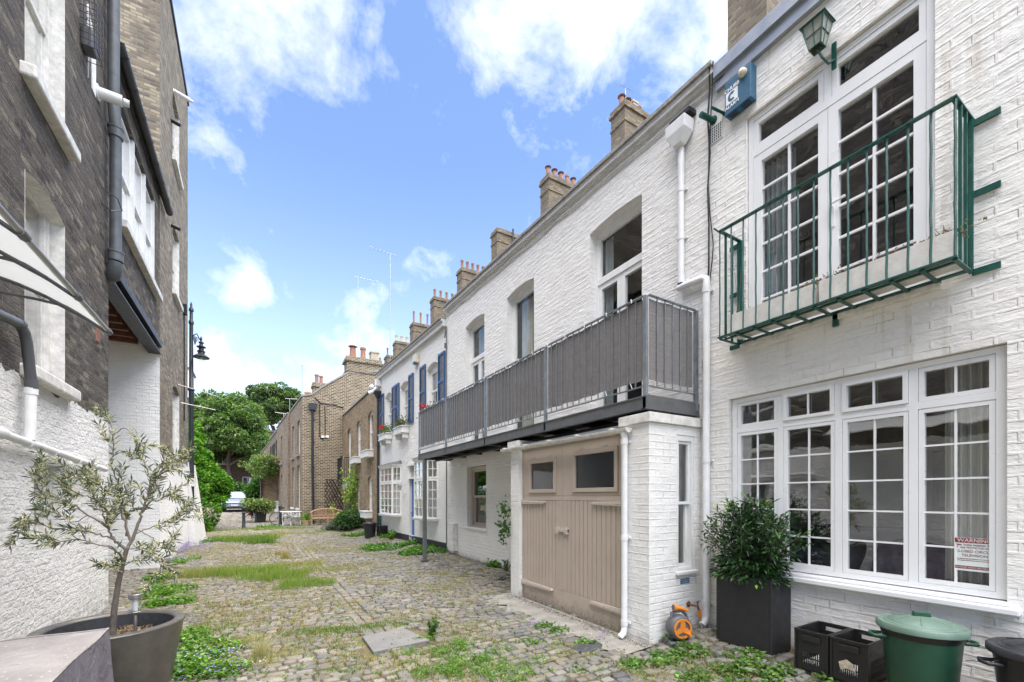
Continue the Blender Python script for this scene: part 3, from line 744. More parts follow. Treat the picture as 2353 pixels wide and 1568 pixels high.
for p, q in ((a0 + .053, 1.953), (1.957, a1 - .053)):
    mb = MB(); sash(mb, FA, p, q, z0 + .053, 5.162, NP + .012, .078, .055, 2, 6, .02)
    d = make('glazed_door', mb, M['white_upvc'], hA)
    pn = MB(); pane(pn, FA, p, q, z0 + .053, 5.162, NP - .02, .078); make('pane', pn, M['glass'], d)
    if p < 1.5:
        mb = MB().box(FA, 1.90, 1.935, NP + .012, NP + .022, 4.05, 4.30); mb.tube([FA.P(1.918, NP + .02, 4.24), FA.P(1.918, NP + .06, 4.24), FA.P(1.80, NP + .065, 4.25)], .011, 8)
        make('handle', mb, M['white_upvc'], d, smooth=40)
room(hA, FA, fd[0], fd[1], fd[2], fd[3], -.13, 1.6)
mb = MB().box(FA, fd[0] - .04, fd[1] + .04, .0, .05, fd[2] - .05, fd[2] + .0); make('door_sill', mb, M['old_white_paint'], hA, bevel=.006)
# curtains and things seen behind the big window
curtain(FA, 1.00, 1.22, .95, 2.66, -.24, M['net_curtain'], 'pale patterned curtain hanging at the right end of the big ground window', 4, .035)
curtain(FA, .86, 1.0, .9, 2.66, -.2, M['linen_curtain'], 'plain beige curtain at the far right edge of the big ground window', 3, .03)
curtain(FA, 2.30, 2.62, 3.2, 5.1, -.2, M['grey_curtain'], 'grey curtain behind the left glazed door on the green balcony', 6, .03)
mb = MB(); FR2 = Frame((6.4, 0), (0, 1))
pt = thing('framed_picture', 'dark framed picture on the wall inside the big ground window', 'picture', FR2.P(1.4, 0, 1.6))
mb.box(FR2, 1.15, 1.75, 0, .03, 1.45, 2.1); make('picture_frame', mb, M['picture_black'], pt)
mb = MB().box(FR2, 1.2, 1.7, .03, .034, 1.5, 2.05); make('print', mb, M['picture_paper'], pt)
mb = MB().box(FA, 1.1, 2.7, -1.3, -.35, .5, 1.06); mb.box(FA, 1.1, 2.7, -1.5, -1.3, .5, 1.28)
solo('sofa', mb, M['navy_cloth'], 'low dark blue sofa behind the big ground window', 'sofa', bevel=.05)
# CCTV warning notice on the glass
FS = Frame((4.47 + .072, 0), (0, 1))
sg = thing('warning_sign', 'red and white warning notice in the bottom right pane of the big window', 'sign', FS.P(1.03, 0, 1.14))
mb = MB().box(FS, .915, 1.125, -.001, .001, 1.055, 1.30); make('paper', mb, M['sign_paper'], sg)
mb = MB().box(FS, .917, 1.123, .001, .0022, 1.262, 1.298); make('band', mb, M['red_sign'], sg); mb = MB().box(FS, .917, 1.123, .001, .0022, 1.07, 1.092); make('band', mb, M['red_sign'], sg)
text('WARNING', FS, 1.02, .003, 1.2795, .038, M['sign_text_pale'], sg, .0002, sx=.98)
for s_, z_, h_ in (('THESE PREMISES', 1.245, .0165), ('ARE PROTECTED BY', 1.226, .0165), ('CLOSED CIRCUIT', 1.199, .026), ('TELEVISION', 1.169, .026), ('ALL IMAGES ARE RECORDED FOR THE PURPOSE', 1.144, .0088), ('OF CRIME PREVENTION AND PUBLIC SAFETY', 1.131, .0088)):
    text(s_, FS, 1.02, .0015, z_, h_, M['red_sign'], sg, .0002, bold=.0004)
text('24 HOUR VIDEO RECORDING', FS, 1.02, .003, 1.0805, .0165, M['sign_text_pale'], sg, .0002, sx=.92)
for sx_ in (-1, 1):
    c = 1.02 + sx_ * .082
    mb = MB(); mb.prism(FS, [(c - .016, 1.240), (c + .016, 1.246), (c + .016, 1.254), (c - .016, 1.248)], .001, .002); mb.prism(FS, [(c, 1.243), (c + .004, 1.243), (c + sx_ * .014, 1.222), (c + sx_ * .010, 1.222)], .001, .002)
    make('camera_symbol', mb, M['red_sign'], sg)

# green balconette
F0 = FA
bc = thing('balconette', 'small dark green iron balcony railing around the upper glazed doors of the right house', 'balcony', FA.P(1.86, 0, 3.22))
B0, B1, BN, BZ0, BZ1 = 1.0, 2.765, .37, 3.225, 4.325
mb = MB(); mb.box(FA, B0, B1, BN - .02, BN + .02, BZ1 - .012, BZ1); mb.box(FA, B0, B0 + .035, 0, BN - .02, BZ1 - .012, BZ1); mb.box(FA, B1 - .035, B1, 0, BN - .02, BZ1 - .012, BZ1)
mb.tube([FA.P(B1, BN, BZ1), FA.P(B1 + .02, BN + .05, BZ1 + .03)], .008, 6)
make('handrail', mb, M['green_iron'], bc)
mb = MB(); mb.box(FA, B0, B1, BN - .02, BN + .02, BZ0, BZ0 + .014); mb.box(FA, B0, B1, BN - .095, BN - .075, BZ0 - .001, BZ0 + .013); mb.box(FA, B0, B1, .03, .07, BZ0, BZ0 + .014)
for s_ in np.linspace(B0, B1 - .03, 11): mb.box(FA, s_, s_ + .025, .02, BN, BZ0 - .014, BZ0 - .002)
make('floor_grid', mb, M['green_iron'], bc)
for s_ in np.linspace(B0 + .012, B1 - .012, 15):
    mb = MB(); tw = .0016
    pts = [FA.P(s_ + tw * math.sin(k_ * 1.9), BN + tw * math.cos(k_ * 1.9), BZ0 + .01 + (BZ1 - BZ0 - .02) * k_ / 12) for k_ in range(13)]
    mb.tube(pts, .0085, 4); make('baluster', mb, M['green_iron'], bc)
for e in (B0 + .012, B1 - .012):
    for n_ in (.05, .16, .27):
        mb = MB().box(FA, e - .009, e + .009, n_ - .009, n_ + .009, BZ0, BZ1 - .012); make('baluster', mb, M['green_iron'], bc)
mb = MB()
for z_ in (BZ1 - .04, (BZ0 + BZ1) / 2, BZ0 - .01):
    mb = MB().box(FA, B0 - .13, B0 + .01, .012, .030, z_ - .022, z_ + .022); make('wall_bracket', mb, M['green_iron'], bc); mb = MB().box(FA, B1 - .01, B1 + .10, .012, .030, z_ - .022, z_ + .022); make('wall_bracket', mb, M['green_iron'], bc)
for q_ in ((B0, B0 + .05, .03, .05, BZ0, BZ1 - .02), (B1 - .05, B1, .03, .05, BZ0, BZ1 - .02), (1.84, 1.88, .02, .05, BZ0 - .11, BZ0)):
    mb = MB().box(FA, *q_); make('side_post', mb, M['green_iron'], bc)
for i, (p, q) in enumerate(((1.03, 1.86), (1.90, 2.70))):
    mb = MB().box(FA, p, q, .10, .33, BZ0 + .02, BZ0 + .215); mb.box(FA, p + .025, q - .025, .125, .305, BZ0 + .216, BZ0 + .218)
    solo('window_trough', mb, M['concrete_trough'], ['long pale trough on the right half of the green balcony', 'long pale trough on the left half of the green balcony'][i], 'planter', group='troughs on the green balcony', bevel=.006)

# lantern over the balcony
ln = thing('wall_lantern', 'old green glazed lantern on the wall above the balcony doors', 'lantern', FA.P(1.93, 0, 5.5))
lc = FA.P(1.955, .15, 0); z0, z1 = 5.60, 5.81
mb = MB()
def frus(r0, z0_, r1, z1_): return [(lc.x + sx_ * r, lc.y + sy_ * r, z) for r, z in ((r0, z0_), (r1, z1_)) for sx_, sy_ in ((-1, -1), (1, -1), (1, 1), (-1, 1))]
cor0 = frus(.045, z0, .086, z1)
for i in range(4):
    mb.tube([cor0[i], cor0[4 + i]], .007, 4); mb.tube([cor0[i], cor0[(i + 1) % 4]], .007, 4); mb.tube([cor0[4 + i], cor0[4 + (i + 1) % 4]], .008, 4)
    m0 = (Vector(cor0[i]) + Vector(cor0[(i + 1) % 4])) / 2; m1 = (Vector(cor0[4 + i]) + Vector(cor0[4 + (i + 1) % 4])) / 2
    mb.tube([m0, m1], .004, 4); mb.tube([(Vector(cor0[i]) + Vector(cor0[4 + i])) / 2, (Vector(cor0[(i + 1) % 4]) + Vector(cor0[4 + (i + 1) % 4])) / 2], .004, 4)
make('lantern_frame', mb, M['green_iron'], ln)
mb = MB(); mb.add(frus(.105, z1, .012, z1 + .06), [(0, 1, 2, 3), (4, 5, 6, 7), (0, 1, 5, 4), (1, 2, 6, 5), (2, 3, 7, 6), (3, 0, 4, 7)]); mb.ball((lc.x, lc.y, z1 + .075), .012, 8, 6)
make('lantern_roof', mb, M['green_iron'], ln)
plain('old_glass', (.33, .35, .31), .25, var=.15, vs=20)
mb = MB(); mb.add(frus(.041, z0, .082, z1), [(0, 1, 5, 4), (1, 2, 6, 5), (2, 3, 7, 6), (3, 0, 4, 7)]); make('lantern_glass', mb, M['old_glass'], ln)
mb = MB().box(FA, 1.865, 1.90, .001, .02, 5.43, 5.66); mb.tube([FA.P(1.88, .02, 5.5), FA.P(1.90, .07, 5.46), FA.P(1.93, .12, 5.52), FA.P(1.955, .15, 5.60)], .010, 6)
make('bracket', mb, M['green_iron'], ln)

# alarm box
ab = thing('alarm_box', 'blue burglar alarm box with white lettering and a cream lamp on the upper white wall', 'alarm box', FA.P(2.72, 0, 5.7))
mb = MB().box(FA, 2.585, 2.875, .0, .105, 5.70, 6.06); o_ = make('casing', mb, M['blue_box'], ab, bevel=.008)
for c in (2.66, 2.80):
    mb = MB()
    for k_ in range(4): mb.box(FA, c - .045, c + .045, .025 + k_ * .02, .033 + k_ * .02, 5.697, 5.7005)
    make('vent_slots', mb, M['black_plastic'], ab)
mb = MB(); c = FA.P(2.665, .12, 6.02); mb.tube([FA.P(2.665, .10, 6.00), FA.P(2.665, .135, 6.00), FA.P(2.665, .15, 6.00), FA.P(2.665, .157, 6.00)], [.042, .04, .03, .005], 14); make('lamp', mb, M['cream_plastic'], ab, smooth=50)
mb = MB().box(FA, 2.725, 2.858, .1051, .1065, 5.80, 5.925); make('emblem', mb, M['white_mark'], ab)
mb = MB(); pts = []; cc_ = (2.79, 5.8625)
for ang in range(50, 311, 20): pts.append((cc_[0] - .046 * math.cos(R(ang)), cc_[1] + .050 * math.sin(R(ang))))
for ang in range(310, 49, -20): pts.append((cc_[0] - .019 * math.cos(R(ang)), cc_[1] + .021 * math.sin(R(ang))))
k_ = len(pts)
for i in range(13): mb.add([FA.P(*(lambda q: (q[0], .1075, q[1]))(pts[j])) for j in (i, i + 1, k_ - 2 - i, k_ - 1 - i)], [(0, 1, 2, 3)])
make('emblem_ring', mb, M['blue_box'], ab)
text('CHUBB', FA, 2.79, .1068, 5.952, .050, M['white_mark'], ab, .0008, bold=.0012)
text('ALARM', FA, 2.79, .1068, 5.770, .048, M['white_mark'], ab, .0008, bold=.0012)
for (s_, z_, r_, lab) in ((3.075, 5.86, .030, 'thick cut-off green pipe stub sticking out of the wall beside the black cable'), (2.945, 5.84, .014, 'thin green pipe stub just left of the blue alarm box')):
    mb = MB().tube([FA.P(s_, 0, z_), FA.P(s_ + .02, .20, z_ - .005)], r_, 10); mb.tube([FA.P(s_, 0, z_), FA.P(s_, .012, z_)], r_ * 1.5, 10)
    solo('pipe_stub', mb, M['green_iron'], lab, 'pipe', smooth=40)
vb = thing('air_brick', 'small white perforated vent in the white wall beside the rainwater hopper', 'vent', FA.P(3.06, 0, 5.6))
mb = MB().box(FA, 2.965, 3.15, .001, .012, 5.60, 5.79); make('vent_face', mb, M['white_pipe'], vb)
mb = MB()
for i in range(7):
    for j in range(6): mb.box(FA, 2.975 + i * .0245, 2.989 + i * .0245, .0121, .0135, 5.612 + j * .029, 5.630 + j * .029)
make('vent_holes', mb, M['black_plastic'], vb)

# ================================================================== HOUSE B (steel balcony, garage)
hB = thing('white_house', 'white painted brick house with three arched upper windows, a steel balcony and a garage', 'house', (4.47, 7, 0))
ops = [(4.136, 5.192, 2.70, 5.715, .05, .15), (6.755, 7.759, 2.70, 5.745, .06, .15), (8.784, 9.797, 2.70, 5.82, .06, .15), (8.70, 9.72, .88, 2.33, 0, .20)]
mb = wall(MB(), FA, 3.02, 11.05, 2.55, (6.29, 6.58), [o for o in ops[:3]])
make('wall', mb, M['white_old_brick'], hB)
mb = wall(MB(), FA, 3.02, 11.05, -.2, 2.55, [ops[3]]); make('lower_wall', mb, M['white_ground_brick'], hB)
mb = MB().box(FA, 3.02, 11.05, -6, -.31, 5.9, 6.1); mb.box(FA, 3.0, 11.0, -6.2, -6.0, 0, 6.08); make('roof', mb, M['lead'], hB)
mb = MB()
F = FA
def band(mb, n0, n1, lo, hi):
    mb.add([FA.P(s_, n, z + (.29 if s_ > 5 else 0)) for s_ in (3.03, 11.06) for n in (n0, n1) for z in (lo, hi)], [(0, 1, 3, 2), (4, 6, 7, 5), (0, 4, 5, 1), (2, 3, 7, 6), (0, 2, 6, 4), (1, 5, 7, 3)])
band(mb, -.3, .045, 6.292, 6.33); band(mb, -.3, .085, 6.331, 6.405)
make('cornice', mb, M['cornice_paint'], hB)
mb = MB(); band(mb, -.34, .12, 6.407, 6.452); make('coping', mb, M['coping_stone'], hB)
NP = -.15
def upwin(a0, a1, z0, z1, rise, kind):
    mb = MB(); pn = MB()
    mb.box(FA, a0, a0 + .045, NP - .06, NP + .015, z0, z1); mb.box(FA, a1 - .045, a1, NP - .06, NP + .015, z0, z1)
    mb.box(FA, a0 + .045, a1 - .045, NP - .06, NP + .015, z1 - rise - .05, z1); mb.box(FA, a0 + .045, a1 - .045, NP - .06, NP + .015, z0, z0 + .06)
    zt = z1 - rise - .05
    if kind == 'door':
        mb.box(FA, a0 + .045, a1 - .045, NP - .06, NP + .03, 4.88, 4.96)
        sash(mb, FA, a0 + .045, a1 - .045, 4.962, zt - .002, NP, .035, .05); pane(pn, FA, a0 + .045, a1 - .045, 4.96, zt, NP - .03, .035)
        c = (a0 + a1) / 2
        for p, q in ((a0 + .0452, c - .002), (c + .002, a1 - .0452)):
            sash(mb, FA, p, q, z0 + .062, 4.878, NP + .01, .075, .055); pane(pn, FA, p, q, z0 + .062, 4.88, NP - .02, .075)
    else:
        sash(mb, FA, a0 + .045, a1 - .045, z0 + .062, zt - .002, NP, .045, .05); pane(pn, FA, a0 + .045, a1 - .045, z0 + .06, zt, NP - .03, .045)
    w = make('window', mb, M['white_wood'], hB); make('pane', pn, M['calm_glass'], w)
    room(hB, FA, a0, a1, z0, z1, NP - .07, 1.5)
for (a0, a1, z0, z1, rise, dep), kd in zip(ops[:3], ('door', 'plain', 'door')): upwin(a0, a1, z0, z1, rise, kd)
curtain(FA, 4.95, 5.12, 2.8, 5.6, NP - .12, M['grey_curtain'], 'grey curtain at the left edge of the largest arched window over the balcony', 3)
curtain(FA, 7.25, 7.68, 2.8, 5.6, NP - .16, M['net_curtain'], 'pale curtain in the tall middle arched window over the balcony', 5)
curtain(FA, 9.35, 9.7, 2.8, 5.7, NP - .16, M['grey_curtain'], 'pale grey curtain in the furthest arched window over the balcony', 4)
# ground floor sash under the balcony
a0, a1, z0, z1 = 8.72, 9.70, .90, 2.32
mb = MB(); pn = MB(); mb.box(FA, a0, a0 + .06, -.20, -.10, z0, z1); mb.box(FA, a1 - .06, a1, -.20, -.10, z0, z1); mb.box(FA, a0 + .06, a1 - .06, -.20, -.10, z1 - .06, z1); mb.box(FA, a0 + .06, a1 - .06, -.20, -.10, z0, z0 + .04)
sash(mb, FA, a0 + .062, a1 - .062, 1.60, z1 - .062, -.13, .045, .04); sash(mb, FA, a0 + .062, a1 - .062, z0 + .042, 1.64, -.165, .05, .035)
pane(pn, FA, a0 + .06, a1 - .06, 1.6, z1 - .06, -.15, .045); pane(pn, FA, a0 + .06, a1 - .06, z0 + .04, 1.64, -.185, .05)
w = make('window', mb, M['taupe_paint'], hB); make('pane', pn, M['dim_glass'], w)
mb = MB().box(FA, a0 - .08, a1 + .08, -.20, .04, .82, .895); make('sill', mb, M['white_ground_brick'], w, bevel=.015)
mb = MB()
for k_ in range(26): mb.box(FA, a0 + .1, a1 - .1, -.25, -.22, z0 + .08 + k_ * .026, z0 + .10 + k_ * .026)
make('blind', mb, M['linen_curtain'], w)
room(hB, FA, a0, a1, z0, z1, -.27, 1.2, M['room'])
# garage block
GX = .86   # projection from the wall
FG = Frame((4.47 - GX, 0), (0, 1))
FP = Frame((3.61, 3.24), (1, 0), -1)   # side face towards the camera
gar = MB()
wall(gar, FP, 0, .86, -.2, 2.40, [(.44, .74, .77, 2.30, 0, .10)], thick=.2, ends=(False, False))
wall(gar, FG, 3.24, 3.60, -.2, 2.40, [], thick=.15, ends=(False, True))
make('garage_wall', gar, M['white_pier_brick'], hB)
gar = wall(MB(), FG, 5.885, 6.14, -.2, 2.40, [], thick=.25); gar.box(FG, 6.0, 6.12, -.86, -.25, -.2, 2.38); make('garage_pier', gar, M['white_pier_brick'], hB)
mb = MB().box(FG, 3.20, 3.66, -.3, .035, 2.402, 2.505); mb.box(FG, 3.20, 3.44, -.845, -.3, 2.402, 2.505)
make('pier_cap', mb, M['old_white_paint'], hB, bevel=.006)
mb = MB().box(FG, 5.84, 6.20, -.3, .03, 2.402, 2.50); make('pier_cap', mb, M['old_white_paint'], hB, bevel=.006)
mb = MB(); mb.add([FG.P(s_, n, z) for s_ in (3.445, 6.0) for n, z in ((-.28, 2.42), (-.02, 2.385), (-.02, 2.43), (-.28, 2.47))], [(0, 1, 2, 3), (4, 5, 6, 7), (0, 1, 5, 4), (1, 2, 6, 5), (2, 3, 7, 6), (3, 0, 4, 7)]); mb.box(FG, 3.445, 6.0, -.857, -.281, 2.40, 2.425); make('garage_roof', mb, M['lead'], hB)
# side window of the garage
mb = MB(); pn = MB(); a0, a1, z0, z1 = .443, .737, .775, 2.297
mb.box(FP, a0, a0 + .035, -.1, -.008, z0, z1); mb.box(FP, a1 - .035, a1, -.1, -.008, z0, z1); mb.box(FP, a0 + .035, a1 - .035, -.1, -.008, z1 - .06, z1); mb.box(FP, a0 + .035, a1 - .035, -.1, -.01, z0, z0 + .03)
sash(mb, FP, a0 + .037, a1 - .037, 1.52, z1 - .062, -.03, .032, .03); sash(mb, FP, a0 + .037, a1 - .037, z0 + .032, 1.55, -.065, .035, .03)
pane(pn, FP, a0 + .037, a1 - .037, 1.52, z1 - .06, -.05, .03); pane(pn, FP, a0 + .037, a1 - .037, z0 + .03, 1.55, -.085, .035)
w = make('window', mb, M['white_wood'], hB); make('pane', pn, M['glass'], w)
mb = MB().box(FP, a0 - .03, a1 + .03, -.08, .045, .735, .772); make('sill', mb, M['white_wood'], w, bevel=.006)
room(hB, FP, a0, a1, z0, z1, -.205, .5, M['room_pale'])
# garage doors
G0, G1, GZ0, GZ1 = 3.605, 5.88, .0, 2.325
dn = -.07
def gdoor(a0, a1, win, nm):
    mb = MB(); w0, w1, wz0, wz1 = win
    # boards below, framed window above
    mb.box(FG, a0, w0, dn - .05, dn, 1.62, GZ1); mb.box(FG, w1, a1, dn - .05, dn, 1.62, GZ1); mb.box(FG, w0, w1, dn - .05, dn, wz1, GZ1); mb.box(FG, w0, w1, dn - .05, dn, 1.62, wz0)
    mb.box(FG, a0, a1, dn - .05, dn, 1.555, 1.618)
    lo = (a0 + .09, a1 - .09)
    mb.box(FG, a0, lo[0], dn - .05, dn - .001, .30, 1.552); mb.box(FG, lo[1], a1, dn - .05, dn - .001, .30, 1.552)
    mb.box(FG, a0, a1, dn - .05, dn - .003, GZ0 + .012, .298)
    nb = max(6, round((lo[1] - lo[0]) / .087)); wdt = (lo[1] - lo[0]) / nb
    for i in range(nb): mb.box(FG, lo[0] + i * wdt + .0065, lo[0] + (i + 1) * wdt - .0065, dn - .05, dn - .004, .301, 1.553)
    mb.box(FG, lo[0], lo[1], dn - .045, dn - .016, .301, 1.553)
    d = make('garage_door', mb, M['taupe_paint'], hB, bevel=.003)
    mb = MB(); pn = MB(); sash(mb, FG, w0 + .004, w1 - .004, wz0 + .004, wz1 - .004, dn + .022, .055, .045); pane(pn, FG, w0, w1, wz0, wz1, dn - .01, .055)
    f = make('window_frame', mb, M['taupe_paint'], d, bevel=.004); make('pane', pn, M['dim_glass'], f)
    return d
dL = gdoor(4.842, G1 - .03, (4.98, 5.70, 1.66, 2.17), 'L')
dR = gdoor(G0 + .03, 4.836, (3.76, 4.62, 1.66, 2.21), 'R')
def strap(door, s_h, s_t, z, r=.024):
    mb = MB(); d_ = 1 if s_t > s_h else -1
    lo_, hi_ = (s_h, s_t) if s_h < s_t else (s_t, s_h); mb.prism(FG, [(s_h, z - .034), (s_t, z - .02), (s_t + d_ * .03, z), (s_t, z + .02), (s_h, z + .034)], dn, dn + .034)
    mb.tube([FG.P(s_h, dn + .026, z), FG.P(s_t - d_ * .02, dn + .024, z)], .013, 8)
    mb.tube([FG.P(s_h, dn + .012, z - .06), FG.P(s_h, dn + .012, z + .035)], .022, 8)
    make('strap_hinge', mb, M['taupe_iron_lit'], door, bevel=.003)
strap(dL, G1 - .005, G1 - .62, 1.525); strap(dL, G1 - .005, G1 - .80, .27)
strap(dR, G0 + .01, G0 + .58, 1.525); strap(dR, G0 + .01, G0 + .62, .27)
mb = MB().box(FG, 4.70, 4.96, dn, dn + .030, 1.12, 1.158); mb.box(FG, 4.70, 4.75, dn, dn + .045, 1.095, 1.185); mb.tube([FG.P(4.93, dn + .02, 1.16), FG.P(4.93, dn + .02, 1.09)], .014, 8); mb.box(FG, 4.90, 4.95, dn, dn + .045, 1.095, 1.185)
make('latch', mb, M['taupe_iron_lit'], dR, bevel=.003)
mb = MB().box(FG, G0, G0 + .027, dn - .06, dn + .012, .0, GZ1); mb.box(FG, G1 - .027, G1, dn - .06, dn + .012, .0, GZ1); mb.box(FG, G0, G1, dn - .06, dn + .008, GZ1 + .002, 2.40)
make('door_frame', mb, M['taupe_paint'], hB)
mb = MB()
for s_ in (5.15, 5.55, 3.98, 4.45): mb.box(FG, s_ - .035, s_ + .035, dn, dn + .01, 2.235 - (.03 if s_ > 4.9 else 0), 2.245 - (.03 if s_ > 4.9 else 0))
make('stay_plate', mb, M['taupe_iron_lit'], hB)
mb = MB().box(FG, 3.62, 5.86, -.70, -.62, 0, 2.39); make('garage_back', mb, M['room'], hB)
# blue plate
bp = thing('blue_plate', 'small blue enamel notice on the white pier under its narrow window', 'sign', FP.P(.60, 0, .62))
mb = MB().box(FP, .50, .655, .0, .004, .625, .685); make('plate', mb, M['blue_paint'] if False else M['plate_blue'], bp)
class _T: pass
text('HELP US CONSERVE WATER', FP, .5775, .0045, .666, .0125, M['white_mark'], bp, .0003, sx=.95); text('AVOID EXCESSIVE USE', FP, .5775, .0045, .643, .0125, M['white_mark'], bp, .0003, sx=.95)

# half-round gutters and pipes
def gutter(F, s0, s1, n, z, r, mat, name, label, k=8, drop=0):
    mb = MB()
    for i in range(k):
        a, b = math.pi * i / k, math.pi * (i + 1) / k
        for rr in (r, r - .004):
            mb.add([F.P(s, n + math.cos(t) * rr, zz - math.sin(t) * rr) for s, zz in ((s0, z), (s1, z - drop)) for t in (a, b)], [(0, 1, 3, 2)])
    for s, zz in ((s0, z), (s1, z - drop)):
        mb.quad([F.P(s, n + math.cos(math.pi * i / k) * r, zz - math.sin(math.pi * i / k) * r) for i in range(k + 1)])
    for s in np.arange(min(s0, s1) + .25, max(s0, s1), .62):
        zz = z - drop * (s - s0) / (s1 - s0)
        for i in range(k):
            a, b = math.pi * i / k, math.pi * (i + 1) / k
            mb.add([F.P(t_, n + math.cos(t) * (r + .007), zz - math.sin(t) * (r + .007)) for t_ in (s - .025, s + .025) for t in (a, b)], [(0, 1, 3, 2)])
        mb.box(F, s - .02, s + .02, n - r - .02, n + r * .9, zz + .002, zz + .02)
    return solo(name, mb, mat, label, 'gutter', smooth=50)
gutter(FG, 3.46, 6.28, .075, 2.365, .052, M['old_white_paint'], 'gutter', 'white half-round gutter above the garage doors', drop=-.02)
def collars(mb, F, s, n, zs, r):
    for z in zs: mb.tube([F.P(s, n, z - .03), F.P(s, n, z + .03)], r, 12); mb.box(F, s - .01 - r, s + .01 + r, n - .07, n - .03, z - .012, z + .012)
mb = MB(); s_, n_ = 3.545, .055
mb.tube([FG.P(s_, .075, 2.33), FG.P(s_, n_, 2.27), FG.P(s_, n_, .16), FG.P(s_, n_ + .01, .09), FG.P(s_, n_ + .07, .045)], .036, 12); collars(mb, FG, s_, n_, (2.22, 1.15, .20), .041)
solo('drainpipe', mb, M['white_pipe'], 'white plastic drainpipe down the garage pier beside the doors', 'drainpipe', smooth=50)
mb = MB(); n_ = .055
mb.tube([FA.P(3.47, n_, 5.80), FA.P(3.47, n_, 4.17)], .038, 12); mb.tube([FA.P(3.50, n_, 4.125), FA.P(3.42, n_, 4.125), FA.P(3.18, n_, 4.105), FA.P(3.13, n_, 4.08), FA.P(3.13, n_, 4.0), FA.P(3.13, n_, .26), FA.P(3.13, n_ + .02, .20), FA.P(3.13, n_ + .08, .16)], .040, 12)
collars(mb, FA, 3.47, n_, (5.30, 4.72, 4.2), .043); collars(mb, FA, 3.13, n_, (3.95, 2.02, 1.30, .40), .046)
dp = solo('drainpipe', mb, M['white_pipe'], 'long white drainpipe with a sideways bend in the corner between the two white houses', 'drainpipe', smooth=50)
mb = MB(); q = lambda a, n: [FA.P(3.46 + a * x, .10 + n * y, 0) for x, y in ((-1, -1), (1, -1), (1, 1), (-1, 1))]
vs = [(p.x, p.y, z) for (a, n, z) in ((.055, .05, 5.80), (.13, .085, 5.93), (.14, .09, 6.06)) for p in q(a, n)]
mb.add(vs, [(0, 1, 2, 3), (8, 9, 10, 11)] + [(i * 4 + j, i * 4 + (j + 1) % 4, i * 4 + 4 + (j + 1) % 4, i * 4 + 4 + j) for i in range(2) for j in range(4)])
make('hopper', mb, M['white_pipe'], dp, bevel=.006)
mb = MB().box(FA, 3.30, 3.58, .0, .13, 6.10, 6.15); make('hopper_outlet', mb, M['black_plastic'], dp)
# cables
mb = MB()
def cable(F, pts, r, mb): mb.tube([F.P(*p) for p in pts], r, 6)
cable(FA, [(3.06, .10, 6.45), (3.09, .05, 6.2), (3.13, .03, 5.9), (3.10, .03, 5.5), (3.13, .03, 5.1), (3.115, .03, 4.7), (3.12, .025, 4.2), (3.17, .02, 3.6), (3.20, .02, 3.1), (3.16, .02, 2.7)], .010, mb)
cable(FA, [(3.02, .09, 6.44), (3.07, .04, 6.1), (3.10, .045, 5.6), (3.13, .02, 5.2), (3.10, .03, 4.8), (3.06, .03, 4.45), (3.07, .03, 4.3), (3.19, .03, 3.4), (3.16, .02, 2.6)], .007, mb)
cable(FA, [(3.05, .08, 6.2), (2.85, .03, 6.24), (2.5, .02, 6.15), (1.9, .02, 6.18), (1.2, .02, 6.15), (.5, .02, 6.17)], .006, mb)
solo('cable', mb, M['black_plastic'], 'bundle of black cables running down the corner of the white wall past the bent pipe', 'cable')
mb = MB(); cable(FA, [(3.05 + i * .5, .022 + .006 * (i % 2), 6.215 + .018 * i + .012 * math.sin(i * 2.3)) for i in range(17)], .012, mb)
solo('cable', mb, M['cornice_paint'], 'white painted cable clipped along the wall just below the long cornice', 'cable')
mb = MB(); cable(FA, [(11.0, .02, 6.1 - i * .5) for i in range(13)], .012, mb); cable(FA, [(10.98, .03, 6.2), (11.02, .06, 5.9)], .02, mb); mb.box(FA, 10.97, 11.03, .02, .07, 5.62, 5.75)
solo('cable', mb, M['grey_plastic'], 'thin grey cable dropping down the joint between the balcony house and the blue-shuttered house', 'cable')
# meter box
mb = MB().box(FA, 10.28, 10.58, .0, .14, .22, .93)
solo('meter_box', mb, M['old_white_paint'], 'tall white meter box on the wall under the far end of the balcony', 'meter box', bevel=.012)

# ------------------------------------------------------------------ steel balcony
bal = thing('steel_balcony', 'long grey steel balcony with woven screening on the white house above the garage', 'balcony', FG.P(7, 0, 2.55))
S0, S1, BNN = 3.27, 10.75, .02
mb = MB()
mb.box(FG, S0, S1, BNN - .012, BNN, 2.555, 2.675); mb.box(FG, S0, S1, BNN - .06, BNN + .012, 2.675, 2.687); mb.box(FG, S0, S1, BNN - .06, BNN + .012, 2.545, 2.556)
mb.box(FG, S0 - .012, S0, -.86, BNN, 2.555, 2.675); mb.box(FG, S0 - .012, S0 + .05, -.86, BNN, 2.676, 2.688); mb.box(FG, S0 - .024, S0 + .05, -.86, BNN + .012, 2.544, 2.5555); mb.box(FG, S1, S1 + .012, -.86, BNN, 2.555, 2.675)
make('edge_beam', mb, M['grey_steel'], bal)
mb = MB()
for s_ in np.arange(S0 + .5, S1, .86): mb.box(FG, s_ - .03, s_ + .03, -.86, BNN - .013, 2.57, 2.672)
mb.box(FG, S0, S1, -.5, -.42, 2.53, 2.568); make('cross_beam', mb, M['black_steel'], bal)
mb = MB().box(FG, S0 + .02, S1 - .02, -.855, BNN - .06, 2.69, 2.71); make('deck', mb, M['grey_steel'], bal)
